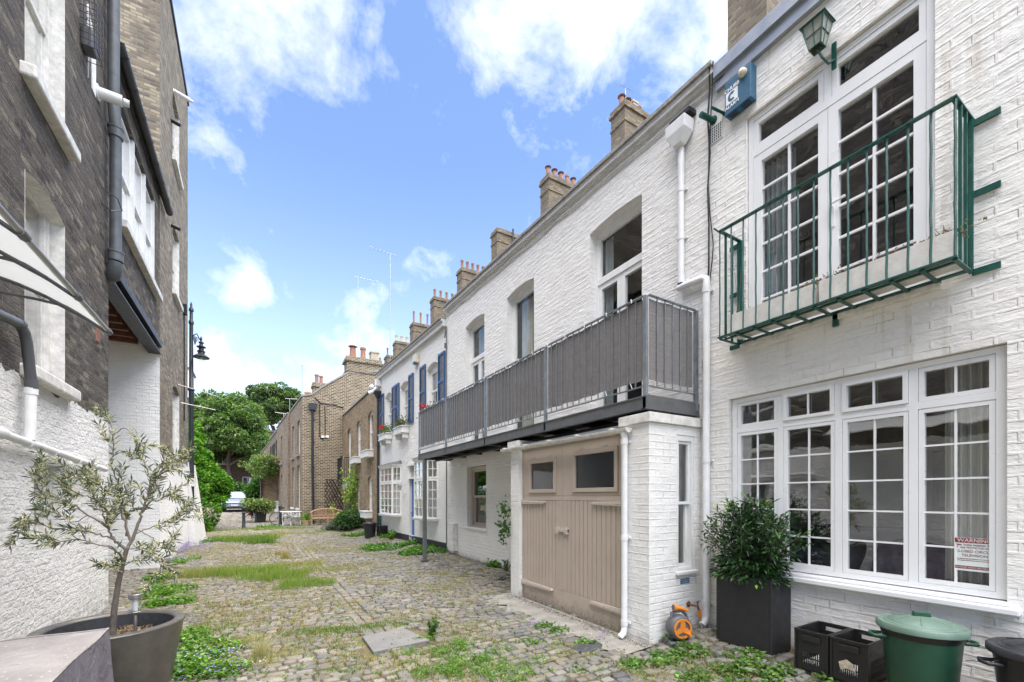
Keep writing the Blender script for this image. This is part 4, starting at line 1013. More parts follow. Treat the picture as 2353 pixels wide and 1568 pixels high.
def railpanel(F, a, b, n, step=.118):
    mb = MB(); k = max(2, round((b - a) / step))
    mb.box(F, a, b, n - .018, n + .018, 3.765, 3.777); mb.box(F, a, b, n - .012, n + .012, 2.79, 2.802)
    for i in range(1, k):
        s_ = a + (b - a) * i / k; mb.box(F, s_ - .0055, s_ + .0055, n - .0055, n + .0055, 2.802, 3.765)
    make('railing', mb, M['galv'], bal)
    # screening laced behind the bars
    mb = MB(); k2 = int((b - a) / .04)
    for i in range(k2):
        x0 = a + .02 + (b - a - .04) * i / k2; x1 = a + .02 + (b - a - .04) * (i + 1) / k2
        f = lambda x: n - .014 - .0028 * math.sin(x * 2 * math.pi / (step * 2)) - .004 * math.sin(x * 9.1)
        g = lambda x: 3.752 - .014 * abs(math.sin(x * math.pi / (step * 3))); h = lambda x: 2.86 + .012 * abs(math.sin(x * math.pi / (step * 3) + 1))
        mb.add([F.P(x0, f(x0), h(x0)), F.P(x1, f(x1), h(x1)), F.P(x1, f(x1), g(x1)), F.P(x0, f(x0), g(x0))], [(0, 1, 2, 3)])
    make('screen', mb, M['screen_cloth'], bal, smooth=80)
FE = Frame((3.61, S0), (1, 0), -1)
posts = [S0 + .02, 5.15, 7.05, 8.95, S1 - .02]
for i in range(4): railpanel(FG, posts[i] + .02, posts[i + 1] - .02, 0.0)
railpanel(FE, .03, .79, 0.0)
for s_ in posts:
    mb = MB().box(FG, s_ - .02, s_ + .02, -.02, .02, 2.55, 3.763); make('post', mb, M['galv'], bal)
mb = MB().box(FE, .79, .83, -.02, .02, 2.60, 3.763); make('post', mb, M['galv'], bal)
mb = MB().box(W, 3.56, 3.64, 10.26, 10.34, .05, 2.55); mb.box(W, 3.5, 3.7, 10.2, 10.4, .055, .07); make('support_post', mb, M['grey_steel'], bal)
mb = MB()
for s_ in np.arange(S0 + .2, S1, .40):
    mb.tube([FG.P(s_, .02, 3.745), FG.P(s_ + .006, .024, 3.785), FG.P(s_ + .02, -.02, 3.78)], .006, 5)
    mb.tube([FG.P(s_, .014, 2.80), FG.P(s_ + .02, .02, 2.86)], .005, 5)
make('tie', mb, M['white_pipe'], bal)

# ================================================================== HOUSE C (blue shutters)
FC = Frame((4.47, 11.07), (-.033, 1))
hC = thing('white_house', 'small white brick house with louvred blue shutters and two bay windows', 'house', FC.P(3, 0, 0))
L = 6.38
wins = [(.50, 1.28), (3.02 - .0, 3.78), (4.80, 5.55)]
ops = [(.52, 1.40, 3.95, 5.50, .13, .16), (2.98, 3.86, 3.95, 5.50, .13, .16), (4.86, 5.66, 3.95, 5.50, .13, .16), (2.45, 2.96, .36, 2.62, 0, .12), (.62, 2.0, 1.02, 2.78, 0, .12), (3.85, 5.65, 1.02, 2.78, 0, .12)]
mb = wall(MB(), FC, 0, L, .36, (6.22, 6.32), ops); make('wall', mb, M['white_old_brick'], hC)
mb = MB().box(FC, -.0, 2.44, -.29, .025, -.1, .36); make('plinth', mb, M['plinth_black'], hC); mb = MB().box(FC, 2.97, L, -.29, .025, -.1, .36); make('plinth', mb, M['plinth_black'], hC)
mb = MB().box(FC, 2.38, 3.04, -.2, .16, .02, .15); make('door_step', mb, M['slab_concrete'], hC, bevel=.01)
mb = MB().box(FC, 0, L, -6, -.31, 5.9, 6.1); mb.box(FC, 0, L, -6.2, -6, 0, 6.08); make('roof', mb, M['lead'], hC)
mb = MB().box(FC, 0, L, -.3, .10, 6.235, 6.36); mb.box(FC, 0, L, -.3, .14, 6.362, 6.42); make('cornice', mb, M['cornice_paint'], hC)
mb = MB().box(FC, 0, L, -.3, .18, 6.422, 6.46); make('coping', mb, M['coping_stone'], hC)
for a0, a1, z0, z1, rise, dep in ops[:3]:
    mb = MB(); pn = MB(); n = -.13
    mb.box(FC, a0, a0 + .06, n - .05, n + .02, z0, z1); mb.box(FC, a1 - .06, a1, n - .05, n + .02, z0, z1); mb.box(FC, a0 + .06, a1 - .06, n - .05, n + .02, z1 - .2, z1); mb.box(FC, a0 + .06, a1 - .06, n - .05, n + .02, z0, z0 + .05)
    sash(mb, FC, a0 + .062, a1 - .062, 4.70, z1 - .202, n + .012, .045, .04, 2, 1); sash(mb, FC, a0 + .062, a1 - .062, z0 + .052, 4.74, n - .01, .045, .04, 2, 1)
    pane(pn, FC, a0 + .06, a1 - .06, z0 + .05, z1 - .2, n - .02, .04)
    w = make('window', mb, M['white_wood'], hC); make('pane', pn, M['glass'], w); room(hC, FC, a0, a1, z0, z1, n - .07, 1.0)
def shutter(a0, a1, z0, z1):
    mb = MB(); n0, n1 = .012, .05
    mb.box(FC, a0, a0 + .035, n0, n1, z0, z1); mb.box(FC, a1 - .035, a1, n0, n1, z0, z1)
    for z in (z0, (z0 + z1) / 2 - .03, z1 - .07): mb.box(FC, a0 + .035, a1 - .035, n0, n1 - .002, z, z + .07)
    s_ = make('shutter', mb, M['shutter_blue'], hC)
    mb = MB(); z = z0 + .08
    while z < z1 - .09:
        if abs(z - (z0 + z1) / 2) > .06: mb.add([FC.P(a, n, zz) for a in (a0 + .035, a1 - .035) for n, zz in ((n0 + .012, z + .022), (n1 - .008, z + .004), (n1 - .006, z + .010))], [(0, 1, 4, 3), (1, 2, 5, 4), (0, 2, 5, 3)])
        z += .048
    make('louvres', mb, M['shutter_blue'], s_)
for a0, a1 in ((.02, .46), (1.44, 1.90), (2.50, 2.93), (3.92, 4.30), (4.34, 4.72), (5.76, 6.18)): shutter(a0, a1, 4.0, 5.58)
# bays
def bay(s0, s1, label_z=0):
    pr_ = .26; z0, z1 = .96, 2.70; n0 = .012
    pts = [(s0, 0), (s0 + .26, pr_), (s1 - .26, pr_), (s1, 0)]
    mb = MB(); pn = MB()
    for (a, na), (b, nb_) in zip(pts[:-1], pts[1:]):
        A = FC.P(a, na, 0); B = FC.P(b, nb_, 0); Lw = (B - A).length
        f = Frame((A.x, A.y), (B.x - A.x, B.y - A.y))
        cols = 3 if Lw > .8 else 2
        if Lw < .5: cols = 2
        sash(mb, f, 0.0, Lw, z0 + .03, 2.12, 0, .055, .06, cols if Lw > .6 else 2, 4, .022); sash(mb, f, 0.0, Lw, 2.13, z1 - .02, -.001, .055, .06, cols if Lw > .6 else 2, 2, .022)
        pane(pn, f, 0, Lw, z0, z1, -.035, .04)
    w = make('bay_window', mb, M['white_wood'], hC); make('pane', pn, M['glass'], w)
    P = lambda e, z: [tuple(FC.P(a + (-e if i < 2 else e), n_ + (e if 0 < i < 3 else 0), z)) for i, (a, n_) in enumerate(pts)]
    def slab(e0, z0_, e1, z1_, m_, nm):
        v = P(e0, z0_) + P(e1, z1_); mb = MB().add(v, [(0, 1, 2, 3), (4, 5, 6, 7), (0, 1, 5, 4), (1, 2, 6, 5), (2, 3, 7, 6), (3, 0, 4, 7)]); return make(nm, mb, M[m_], w)
    slab(.03, .92, .05, .985, 'white_wood', 'sill'); slab(-.02, .30, -.02, .92, 'white_ground_brick', 'bay_base') if False else None
    slab(.02, z1 - .02, .05, z1 + .06, 'white_wood', 'bay_cornice')
    v = P(.07, z1 + .06) + [tuple(FC.P(a, .02, z1 + .17)) for a in (s0 + .05, s0 + .2, s1 - .2, s1 - .05)]
    mb = MB().add(v, [(0, 1, 2, 3), (4, 5, 6, 7), (0, 1, 5, 4), (1, 2, 6, 5), (2, 3, 7, 6), (3, 0, 4, 7)]); make('bay_roof', mb, M['bay_slate'], w)
    room(hC, FC, s0 + .05, s1 - .05, 1.0, z1, -.05, 1.0, M['room_pale'])
bay(.52, 2.06); bay(3.74, 5.76)
curtain(FC, .6, 1.95, 1.05, 2.7, -.09, M['net_curtain'], 'net curtain in the bay window right of the blue door', 14, .015)
curtain(FC, 3.95, 5.6, 1.05, 2.7, -.09, M['net_curtain'], 'net curtain in the bay window left of the blue door', 14, .015)
# blue door
a0, a1 = 2.47, 2.94
mb = MB().box(FC, a0, a1, -.12, -.085, .17, 2.18)
for z0_, z1_ in ((.28, .62), (.72, 1.15), (1.25, 1.62), (1.72, 2.08)):
    for p, q in ((a0 + .05, (a0 + a1) / 2 - .025), ((a0 + a1) / 2 + .025, a1 - .05)): mb.box(FC, p, q, -.084, -.076, z0_, z1_)
d = make('front_door', mb, M['blue_paint'], hC, bevel=.004)
mb = MB(); mb.ball(FC.P(2.90, -.05, 1.10), .025, 8, 6); make('knob', mb, M['chrome'], d)
mb = MB().box(FC, 2.44, 2.47, -.12, .0, .15, 2.62); mb.box(FC, 2.94, 2.97, -.12, .0, .15, 2.62); mb.box(FC, 2.38, 3.03, -.1, .05, 2.19, 2.25); mb.box(FC, 2.38, 3.03, -.02, .05, 2.62, 2.70); make('door_frame', mb, M['white_wood'], hC)
mb = MB(); pane(mb, FC, 2.47, 2.94, 2.25, 2.62, -.08, .02); make('fanlight', mb, M['glass'], hC)
room(hC, FC, 2.47, 2.94, 2.2, 2.6, -.13, .6)
# window boxes
def foliage_box(root, c, lx, n, cols, size=.05, up=.22, flower=None): pass
BOXES = []
for i, (a, zb, lab) in enumerate(((5.26, 3.72, 'white window box with red geraniums under the furthest blue-shuttered window'), (3.42, 3.72, 'white window box of brown straggly plants under the middle blue-shuttered window'), (.95, 3.72, 'white window box behind the end of the balcony under the nearest blue-shuttered window'))):
    t = thing('window_box', lab, 'window box', FC.P(a, .14, zb), group='white window boxes under the blue-shuttered windows')
    mb = MB().box(FC, a - .45, a + .45, .005, .24, zb + .04, zb + .20); mb.box(FC, a - .48, a + .48, .004, .27, zb + .201, zb + .235); mb.box(FC, a - .47, a + .47, .006, .25, zb, zb + .038)
    mb.box(FC, a - .40, a - .34, .007, .2, zb - .16, zb - .002); mb.box(FC, a + .34, a + .40, .007, .2, zb - .16, zb - .002)
    make('box', mb, M['white_wood'], t, bevel=.006); BOXES.append((t, FC.P(a, .13, zb + .23), i))
# second alarm and wall lamp and flood lamp
t = thing('alarm_box', 'small cream alarm box high on the blue-shuttered house', 'alarm box', FC.P(2.15, 0, 5.8))
mb = MB().box(FC, 2.02, 2.34, 0, .12, 5.78, 6.06); make('casing', mb, M['cream_plastic'], t, bevel=.02); mb = MB().box(FC, 2.08, 2.28, .04, .125, 5.765, 5.83); make('strobe', mb, M['blue_box'], t)
t = thing('wall_lantern', 'white coach lamp on the wall between the blue door and the far bay', 'lantern', FC.P(3.3, 0, 1.8))
mb = MB().box(FC, 3.28, 3.36, 0, .02, 1.72, 1.90); mb.tube([FC.P(3.32, .02, 1.76), FC.P(3.32, .14, 1.74), FC.P(3.32, .18, 1.82)], .01, 6); make('bracket', mb, M['white_wood'], t)
mb = MB().lathe(FC.P(3.32, .18, 1.84), [(.03, 0), (.06, .14), (.075, .15), (.02, .22), (.005, .25)], 6); make('lamp_head', mb, M['old_glass'], t)
t = thing('floodlight', 'white twin security floodlight at the far corner of the blue-shuttered house', 'light', FC.P(6.3, 0, 5.9))
mb = MB().box(FC, 6.2, 6.4, 0, .2, 5.95, 6.2); mb.ball(FC.P(6.35, .32, 5.9), .10, 10, 8); mb.tube([FC.P(6.3, .1, 5.95), FC.P(6.35, .3, 5.72), FC.P(6.4, .42, 5.65)], [.05, .08, .09], 10); make('lamp_head', mb, M['white_pipe'], t, smooth=50)
# black downpipe between C and D, and hose
mb = MB(); f = FC; mb.tube([f.P(6.30, .09, 5.5), f.P(6.30, .09, .2)], .055, 10); collars(mb, f, 6.30, .09, (5.4, 3.6, 2.0, .5), .07); mb.lathe(f.P(6.30, .10, 5.45), [(.06, 0), (.16, .2), (.17, .3)], 8)
solo('drainpipe', mb, M['black_iron'], 'black iron drainpipe at the far corner of the blue-shuttered house', 'drainpipe', smooth=50)
mb = MB()
for k_ in range(9):
    ox = .05 * math.sin(k_ * 1.7); mb.tube([f.P(6.0 + ox + .09 * math.sin(j * .52 + k_), .10 + .03 * math.cos(j + k_), 1.55 - j * .13 - .06 * (k_ % 3)) for j in range(11)], .014, 5)
solo('garden_hose', mb, M['green_iron'], 'long coiled green hose hanging beside the black drainpipe', 'hose', smooth=50)

# ================================================================== HOUSE D (brown, between C and the gable)
FD = Frame((4.27, 17.46), (0, 1))
hD = thing('brick_house', 'brown stock brick house with white sash windows between the blue-shuttered house and the tall gable', 'house', FD.P(4, 0, 0))
L = 8.3
ops = [(1.2, 2.15, 3.62, 5.28, .13, .14), (3.70, 4.60, 3.55, 5.25, .13, .14), (6.1, 7.0, 2.4, 5.2, .13, .14), (1.35, 2.2, 1.0, 2.5, .1, .14), (3.9, 4.7, .5, 2.5, 0, .14), (6.0, 6.9, .2, 2.3, 0, .14)]
mb = wall(MB(), FD, 0, L, -.1, (6.05, 6.15), ops); make('wall', mb, M['warm_stock'], hD)
mb = MB().box(FD, 0, L, -6, -.31, 5.6, 5.8); mb.box(FD, 0, L, -6.2, -6, 0, 5.78); make('roof', mb, M['lead'], hD)
mb = MB().box(FD, 0, L, -.32, .05, 6.16, 6.23); make('coping', mb, M['coping_stone'], hD)
for i, (a0, a1, z0, z1, rise, dep) in enumerate(ops):
    mb = MB(); pn = MB(); n = -.10; zt = z1 - rise
    sash(mb, FD, a0, a1, z0, z1, n + .01, .07, .05); zm = (z0 + zt) / 2
    sash(mb, FD, a0 + .07, a1 - .07, zm, z1 - .07, n, .045, .04); sash(mb, FD, a0 + .07, a1 - .07, z0 + .07, zm + .04, n - .03, .045, .03); pane(pn, FD, a0, a1, z0, z1, n - .03, .06)
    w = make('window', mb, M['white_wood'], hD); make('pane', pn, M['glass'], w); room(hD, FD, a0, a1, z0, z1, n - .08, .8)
for i, (a, zb, wd, lab) in enumerate(((1.68, 3.28, .62, 'white window box under the nearest upper window of the brown house'), (4.15, 3.2, .6, 'white window box under the second upper window of the brown house'), (1.78, .72, .55, 'white window box under the lower window behind the leafy shrub'))):
    mb = MB().box(FD, a - wd, a + wd, .005, .30, zb, zb + .26); mb.box(FD, a - wd - .03, a + wd + .03, .004, .33, zb + .261, zb + .30)
    solo('window_box', mb, M['white_wood'], lab, 'window box', group='white window boxes on the brown house', bevel=.006)
mb = MB().box(FD, 5.8, 7.2, -.02, .5, 2.35, 2.45)
for k_ in range(12): mb.box(FD, 5.82 + k_ * .12, 5.84 + k_ * .12, .47, .49, 2.45, 3.6)
for k_ in range(4): mb.box(FD, 5.82, 5.84, .05 + k_ * .1, .07 + k_ * .1, 2.45, 3.6)
mb.box(FD, 5.8, 7.2, .46, .5, 3.6, 3.64); mb.box(FD, 5.8, 5.84, 0, .46, 3.6, 3.64)
solo('juliet_balcony', mb, M['black_iron'], 'small black iron balcony in the corner beside the tall gable', 'balcony')
mb = MB().box(FD, 5.3, 6.8, 0, .3, 2.0, 2.3); solo('door_canopy', mb, M['white_wood'], 'white box canopy over the door below the black iron balcony', 'canopy', bevel=.01)

# ================================================================== HOUSE E (gable facing the camera)
EY = 25.75
FEg = Frame((2.19, EY), (1, 0), -1)
FEf = Frame((2.19, EY), (-.047, 1))
hE = thing('brick_house', 'tall brown brick gable-ended house with black drainpipe behind the bench', 'house', (3, EY, 0))
mb = MB(); P = FEg.P
pts = [(0, -.1), (2.13, -.1), (4.3, -.1), (4.3, 8.95), (2.3, 8.55), (.95, 7.55), (.5, 7.12), (0, 6.98)]
mb.quad([P(a, 0, z) for a, z in pts]); make('gable_wall', mb, M['london_stock'], hE)
mb = MB()
for (a, z), (b, y) in (((4.3, 8.95), (2.3, 8.55)), ((2.3, 8.55), (.95, 7.55)), ((.95, 7.55), (.5, 7.12)), ((.5, 7.12), (-.05, 6.98))):
    mb.add([P(q, n, zz + d_) for q, zz in ((a, z), (b, y)) for n in (-.3, .04) for d_ in (.002, .10)], [(0, 1, 3, 2), (4, 6, 7, 5), (0, 4, 5, 1), (2, 3, 7, 6), (0, 2, 6, 4), (1, 5, 7, 3)])
make('verge', mb, M['coping_stone'], hE)
opsE = [(.9, 2.0, 4.0, 5.9, 0, .14), (3.3, 4.3, 4.0, 5.9, 0, .14), (8.4, 9.4, 4.0, 5.9, 0, .14), (.9, 2.0, 1.0, 3.4, 0, .14), (3.3, 4.3, 1.0, 3.4, 0, .14), (8.4, 9.4, .4, 3.2, 0, .14)]
mb = wall(MB(), FEf, 0, 5.2, -.1, 6.98, [o for o in opsE if o[1] < 5.2]); wall(mb, FEf, 5.2, 12.2, -.1, 6.9, [o for o in opsE if o[0] > 5.2], n=.14); make('front_wall', mb, M['grey_stock'], hE)
mb = MB().box(FEf, 0, 5.2, -.32, .05, 6.985, 7.06); mb.box(FEf, 5.2, 12.2, -.32, .19, 6.905, 6.98); make('coping', mb, M['coping_stone'], hE)
mb = MB(); mb.add([FEf.P(s_, n, z) for s_ in (.2, 12.0) for n, z in ((-.33, 6.7), (-2.2, 8.3), (-4.4, 8.6), (-4.4, 0), (-.33, 0))], [(0, 1, 2, 3, 4), (5, 6, 7, 8, 9), (0, 1, 6, 5), (1, 2, 7, 6), (2, 3, 8, 7)]); make('roof', mb, M['bay_slate'], hE)
for i, (a0, a1, z0, z1, rise, dep) in enumerate(opsE):
    n = -.10 + (.14 if a0 > 5.2 else 0); mb = MB(); pn = MB()
    sash(mb, FEf, a0, a1, z0, z1, n, .09, .05, 1, 2, .05); pane(pn, FEf, a0, a1, z0, z1, n - .03, .06)
    w = make('window', mb, M['white_wood'], hE); make('pane', pn, M['glass'], w); mb = MB().box(FEf, a0 - .06, a1 + .06, n, n + .20, z0 - .12, z0 - .01); make('sill', mb, M['coping_stone' if z0 > 3 else 'white_wood'], w); room(hE, FEf, a0, a1, z0, z1, n - .08, .8)
# chimneys of E
def stack(parent, x0, x1, y0, y1, z0, z1, mat, pots, cap=.06, potmat='terracotta', name='chimney', band=True, slope=0):
    mb = MB().box(W, x0, x1, y0, y1, z0, z1 - .28)
    e = cap
    mb.box(W, x0 - e, x1 + e, y0 - e, y1 + e, z1 - .28, z1 - .16); mb.box(W, x0 - e * .4, x1 + e * .4, y0 - e * .4, y1 + e * .4, z1 - .16, z1)
    if band: mb.box(W, x0 - e * .5, x1 + e * .5, y0 - e * .5, y1 + e * .5, z1 - .85, z1 - .75)
    c = make(name if parent else 'brickwork', mb, M[mat], parent)
    for (px, py, r, h, kind) in pots:
        mb = MB()
        if kind == 'pot': mb.lathe((px, py, z1 - .01), [(r * .95, 0), (r * .78, h * .15), (r * .72, h * .82), (r * .9, h * .86), (r * .9, h), (r * .6, h), (r * .6, h * .9)], 12)
        elif kind == 'cowl': mb.lathe((px, py, z1 - .01), [(r * .95, 0), (r * .8, h * .8), (r * .8, h * .82)], 12); mb.lathe((px, py, z1 + h * .92), [(r * 1.3, 0), (r * .2, h * .16)], 12); [mb.tube([(px + r * .7 * math.cos(t_), py + r * .7 * math.sin(t_), z1 + h * .8), (px + r * .7 * math.cos(t_), py + r * .7 * math.sin(t_), z1 + h * .93)], .015, 4) for t_ in (0, 1.57, 3.14, 4.71)]
        else: mb.box(W, px - r, px + r, py - r, py + r, z1 - .01, z1 + h * .85); mb.box(W, px - r * 1.2, px + r * 1.2, py - r * 1.2, py + r * 1.2, z1 + h * .86, z1 + h)
        make('chimney_pot', mb, M[potmat if kind != 'sq' else 'pale_pot'], c, smooth=40)
    return c
stack(hE, 4.47, 6.35, EY - .02, EY + .9, 5.5, 9.55, 'london_stock', [(4.85, EY + .4, .20, .75, 'cowl'), (5.42, EY + .4, .19, .72, 'pot'), (6.05, EY + .4, .22, .55, 'sq')], .10)
stack(hE, 2.78 + .3, 3.75, EY + 3.2, EY + 3.9, 6.8, 8.62, 'london_stock', [(3.3, EY + 3.5, .14, .55, 'pot'), (3.65 - .1, EY + 3.5, .13, .5, 'pot')], .07)
mb = MB().lathe((2.55, EY + .8, 7.0), [(.16, 0), (.13, .3), (.2, .36), (.2, .42), (.06, .62), (.02, .75)], 12); make('roof_cowl', mb, M['terracotta_pale'], hE)
mb = MB(); mb.tube([P(.50, .10, 6.3), P(.50, .10, 3.3), P(.54, .10, .9), P(.54, .10, .15)], .06, 10)
for z in (5.8, 4.6, 3.2, 1.6): mb.tube([P(.52, .10, z - .05), P(.52, .10, z + .05)], .08, 10)
mb.prism(FEg, [(.30, 6.65), (.74, 6.65), (.66, 6.3), (.38, 6.3)], .0, .24)
solo('drainpipe', mb, M['black_iron'], 'black iron drainpipe with a rainwater hopper on the brown gable end', 'drainpipe', smooth=40)
mb = MB(); mb.tube([P(.62, .03, 7.0), P(.9, .03, 6.75), P(1.4, .03, 6.7), P(1.6, .03, 6.72), P(2.1, .03, 6.6)], .025, 5); mb.tube([P(.86, .03, 6.75), P(.86, .03, 4.9), P(1.0, .05, 4.75), P(1.15, .03, 4.95), P(1.12, .03, 6.6)], .02, 5)
solo('cable', mb, M['black_plastic'], 'looped black cable across the top of the brown gable end', 'cable')
mb = MB().box(FEg, .93, 1.10, .0, .06, 4.85, 4.97); mb.box(FEg, 1.15, 1.32, .0, .06, 4.87, 4.99); solo('junction_box', mb, M['white_pipe'], 'pair of small white junction boxes on the brown gable end', 'junction box')
mb = MB()
for k_ in range(9):
    for sgn in (1, -1):
        a0 = 1.15 + k_ * .16; a1 = a0 + sgn * 1.1; 
        lo, hi = (a0, .75), (a0 + sgn * .95, 2.6)
        x0, z0_ = lo; x1, z1_ = hi
        # clip to the panel 1.1..2.45
        def clip(xa, za, xb, zb):
            for lim in (1.1, 2.05):
                if (xa - lim) * (xb - lim) < 0:
                    t_ = (lim - xa) / (xb - xa); zc_ = za + (zb - za) * t_
                    if (lim == 1.1 and xa < lim) or (lim == 2.05 and xa > lim): xa, za = lim, zc_
                    else: xb, zb = lim, zc_
            return xa, za, xb, zb
        x0, z0_, x1, z1_ = clip(x0, z0_, x1, z1_)
        if 1.09 <= x0 <= 2.06 and 1.09 <= x1 <= 2.06: mb.tube([P(x0, .03 + .012 * sgn, z0_), P(x1, .03 + .012 * sgn, z1_)], .014, 4)
for k_ in range(5):
    for sgn in (1, -1):
        xs_ = 1.1 if sgn > 0 else 2.05; z0_ = .9 + k_ * .33; L_ = min(.95, (2.6 - z0_) / 1.95)
        mb.tube([P(xs_, .03 + .012 * sgn, z0_), P(xs_ + sgn * L_, .03 + .012 * sgn, z0_ + L_ * 1.95)], .014, 4)
solo('trellis', mb, M['trellis_wood'], 'dark diamond trellis on the gable wall behind the bench', 'trellis')

# houses F and G further along the terrace
def rowhouse(s0, s1, zt, mat, label, ops, n=0.0, white=False):
    h = thing('brick_house', label, 'house', FEf.P((s0 + s1) / 2, 0, .4))
    mb = wall(MB(), FEf, s0, s1, .1, zt, ops, n=n); mb.quad([FEf.P(s0, n, .1), FEf.P(s0, n, zt), FEf.P(s0, -4, zt), FEf.P(s0, -4, .1)]); make('wall', mb, M[mat], h)
    mb = MB().box(FEf, s0, s1, n - .32, n + .06, zt + .003, zt + .09); make('coping', mb, M['coping_stone'], h)
    mb = MB().box(FEf, s0, s1, -4, n - .33, zt - .5, zt - .3); make('roof', mb, M['lead'], h)
    for a0, a1, z0, z1, r_, d_ in ops:
        mb = MB(); pn = MB(); sash(mb, FEf, a0, a1, z0, z1, n - .08, .1, .05, 1, 2, .06); pane(pn, FEf, a0, a1, z0, z1, n - .1, .08)
        w = make('window', mb, M['white_wood'], h); make('pane', pn, M['glass'], w); room(h, FEf, a0, a1, z0, z1, n - .15, .6)
    return h
hF = rowhouse(12.2, 19.4, 6.75, 'yellow_stock', 'far stock brick terrace house with dark shutters and a balcony of flowers', [(13.2, 14.2, 4.2, 6.0, 0, .14), (16.4, 17.4, 4.2, 6.0, 0, .14), (13.4, 14.4, 1.4, 3.2, 0, .14)], n=.1)
for a in (12.7, 14.7, 15.9, 17.9):
    mb = MB().box(FEf, a - .22, a + .22, .11, .16, 4.2, 6.0); make('shutter', mb, M['black_steel'], hF)
rowhouse(19.4, 32, 6.7, 'grey_stock', 'brick terrace house just beyond the one with dark shutters', [(21, 22, 4.2, 6, 0, .14), (24, 25, 4.2, 6, 0, .14), (28, 29, 4.2, 6, 0, .14), (30, 31, 4.2, 6, 0, .14)], n=.0)
rowhouse(32, 46, 6.6, 'yellow_stock', 'furthest low brick terrace house at the end of the mews', [(34, 35, 4.2, 6, 0, .14), (38, 39, 4.2, 6, 0, .14), (42, 43, 4.2, 6, 0, .14)], n=.05)
# antennas
def antenna(p, h, label, dirx=1, arms=7, L=1.1, r=.018):
    mb = MB(); mb.tube([p, (p[0], p[1], p[2] + h)], r, 5); zt = p[2] + h
    mb.tube([(p[0] - .3 * dirx, p[1], zt), (p[0] + (L - .3) * dirx, p[1], zt + .05)], r * .7, 4)
    for i in range(arms):
        x = p[0] + dirx * (-.25 + (L - .1) * i / arms); mb.tube([(x, p[1] - .16, zt + .02), (x, p[1] + .16, zt + .02)], r * .5, 3)
    return solo('tv_antenna', mb, M['steel_brushed'], label, 'antenna')
antenna((5.1, EY + .2, 9.5), 4.7, 'tallest thin television aerial standing on the chimney with two orange pots', 1, 8, 1.5, .013)
antenna((4.6, 17.2, 6.3), 4.9, 'thin television aerial rising from the parapet between the white and brown houses', -1, 7, 1.1, .011)
antenna((2.45, EY + 3, 6.9), 2.6, 'short television aerial above the brown gable roof', 1, 6, 1.0)
antenna(tuple(FEf.P(10, -.5, 6.6)), 2.2, 'white television aerial on the roof just beyond the gable', 1, 5, .8, .022)
antenna(tuple(FEf.P(13.0, -.4, 6.6)), 1.6, 'lower television aerial on the roof of the shuttered terrace house', -1, 5, .9, .025)
antenna(tuple(FEf.P(20.5, -.5, 6.5)), 1.8, 'furthest television aerial in the cluster at the left of the terrace', 1, 6, 1.2, .025)

# annex with a lean-to roof
AX0, AX1, AYf = .42, 1.75, 37.2
hN = thing('brick_outbuilding', 'low pale brick outbuilding with a lean-to roof and a black drainpipe', 'outbuilding', (1, AYf, .4))
FN = Frame((AX0, AYf), (1, 0), -1)
mb = MB(); mb.quad([FN.P(0, 0, .2), FN.P(1.5, 0, .2), FN.P(1.5, 0, 4.1), FN.P(0, 0, 3.1)]); mb.quad([FN.P(0, 0, .2), FN.P(0, 0, 3.1), FN.P(0, -5, 3.1), FN.P(0, -5, .2)]); make('wall', mb, M['warm_stock'], hN)
mb = MB(); mb.add([FN.P(a, n, z + d_) for a, z in ((-.12, 3.04), (1.5, 4.14)) for n in (-5, .08) for d_ in (.0, .10)], [(0, 1, 3, 2), (4, 6, 7, 5), (0, 4, 5, 1), (2, 3, 7, 6), (0, 2, 6, 4), (1, 5, 7, 3)]); make('roof', mb, M['bay_slate'], hN)
mb = MB(); mb.tube([FN.P(-.06, .09, 3.05), FN.P(.02, .09, 2.9), FN.P(.02, .09, .4)], .06, 8); make('downpipe', mb, M['black_iron'], hN)
mb = MB().box(FN, .86, 1.42, .02, .45, gz(1, AYf), 1.35); c_ = solo('storage_cupboard', mb, M['white_wood'], 'low white cupboard with panelled door against the outbuilding', 'cupboard', bevel=.01)
mb = MB().box(FN, .82, 1.46, .0, .5, 1.352, 1.40); make('cupboard_top', mb, M['bay_slate'], c_); mb = MB().box(FN, .96, 1.32, .451, .465, .62, 1.25); make('cupboard_door', mb, M['white_wood'], c_, bevel=.008)
t = thing('wall_lantern', 'black coach lamp on the pale outbuilding wall', 'lantern', FN.P(1.25, 0, 3.0))
mb = MB().box(FN, 1.2, 1.3, 0, .02, 2.7, 3.0); mb.tube([FN.P(1.25, .02, 2.9), FN.P(1.25, .2, 2.8)], .015, 5); make('bracket', mb, M['black_iron'], t)
mb = MB().lathe(FN.P(1.25, .2, 2.82), [(.06, 0), (.10, .22), (.13, .23), (.02, .34)], 6); make('lamp_head', mb, M['black_iron'], t)

# ================================================================== chimney stacks on the tall terrace behind
def backstack(u, vtop, X0, ln_, thick, pots, label, mat='chimney_brick', potmat='terracotta', potr=.13, poth=.6, kinds=None, cap=.07, base=None, extra=None):
    r_ = ray(u, vtop); t_ = X0 / r_.x; y = r_.y * t_; zt = 1.6 + r_.z * t_
    root = thing('chimney_stack', label, 'chimney', (X0, y, 0), group='chimney stacks of the tall terrace behind the mews')
    pp = [(X0 + .22 + (ln_ - .44) * i / max(1, pots - 1) if pots > 1 else X0 + .4, y - thick / 2, potr, poth, (kinds[i] if kinds else 'pot')) for i in range(pots)]
    c = stack(root, X0, X0 + ln_, y - thick, y, 0, zt, mat, pp, cap, potmat)
    if base:
        mb = MB().box(W, X0 - .12, X0 + ln_ + .12, y - thick - .12, y + .12, zt - base - .6, zt - base); mb.box(W, X0 - .2, X0 + ln_ + .2, y - thick - .2, y + .2, zt - base, zt - base + .14); make('stack_base', mb, M['white_render'], root)
    return root, y, zt
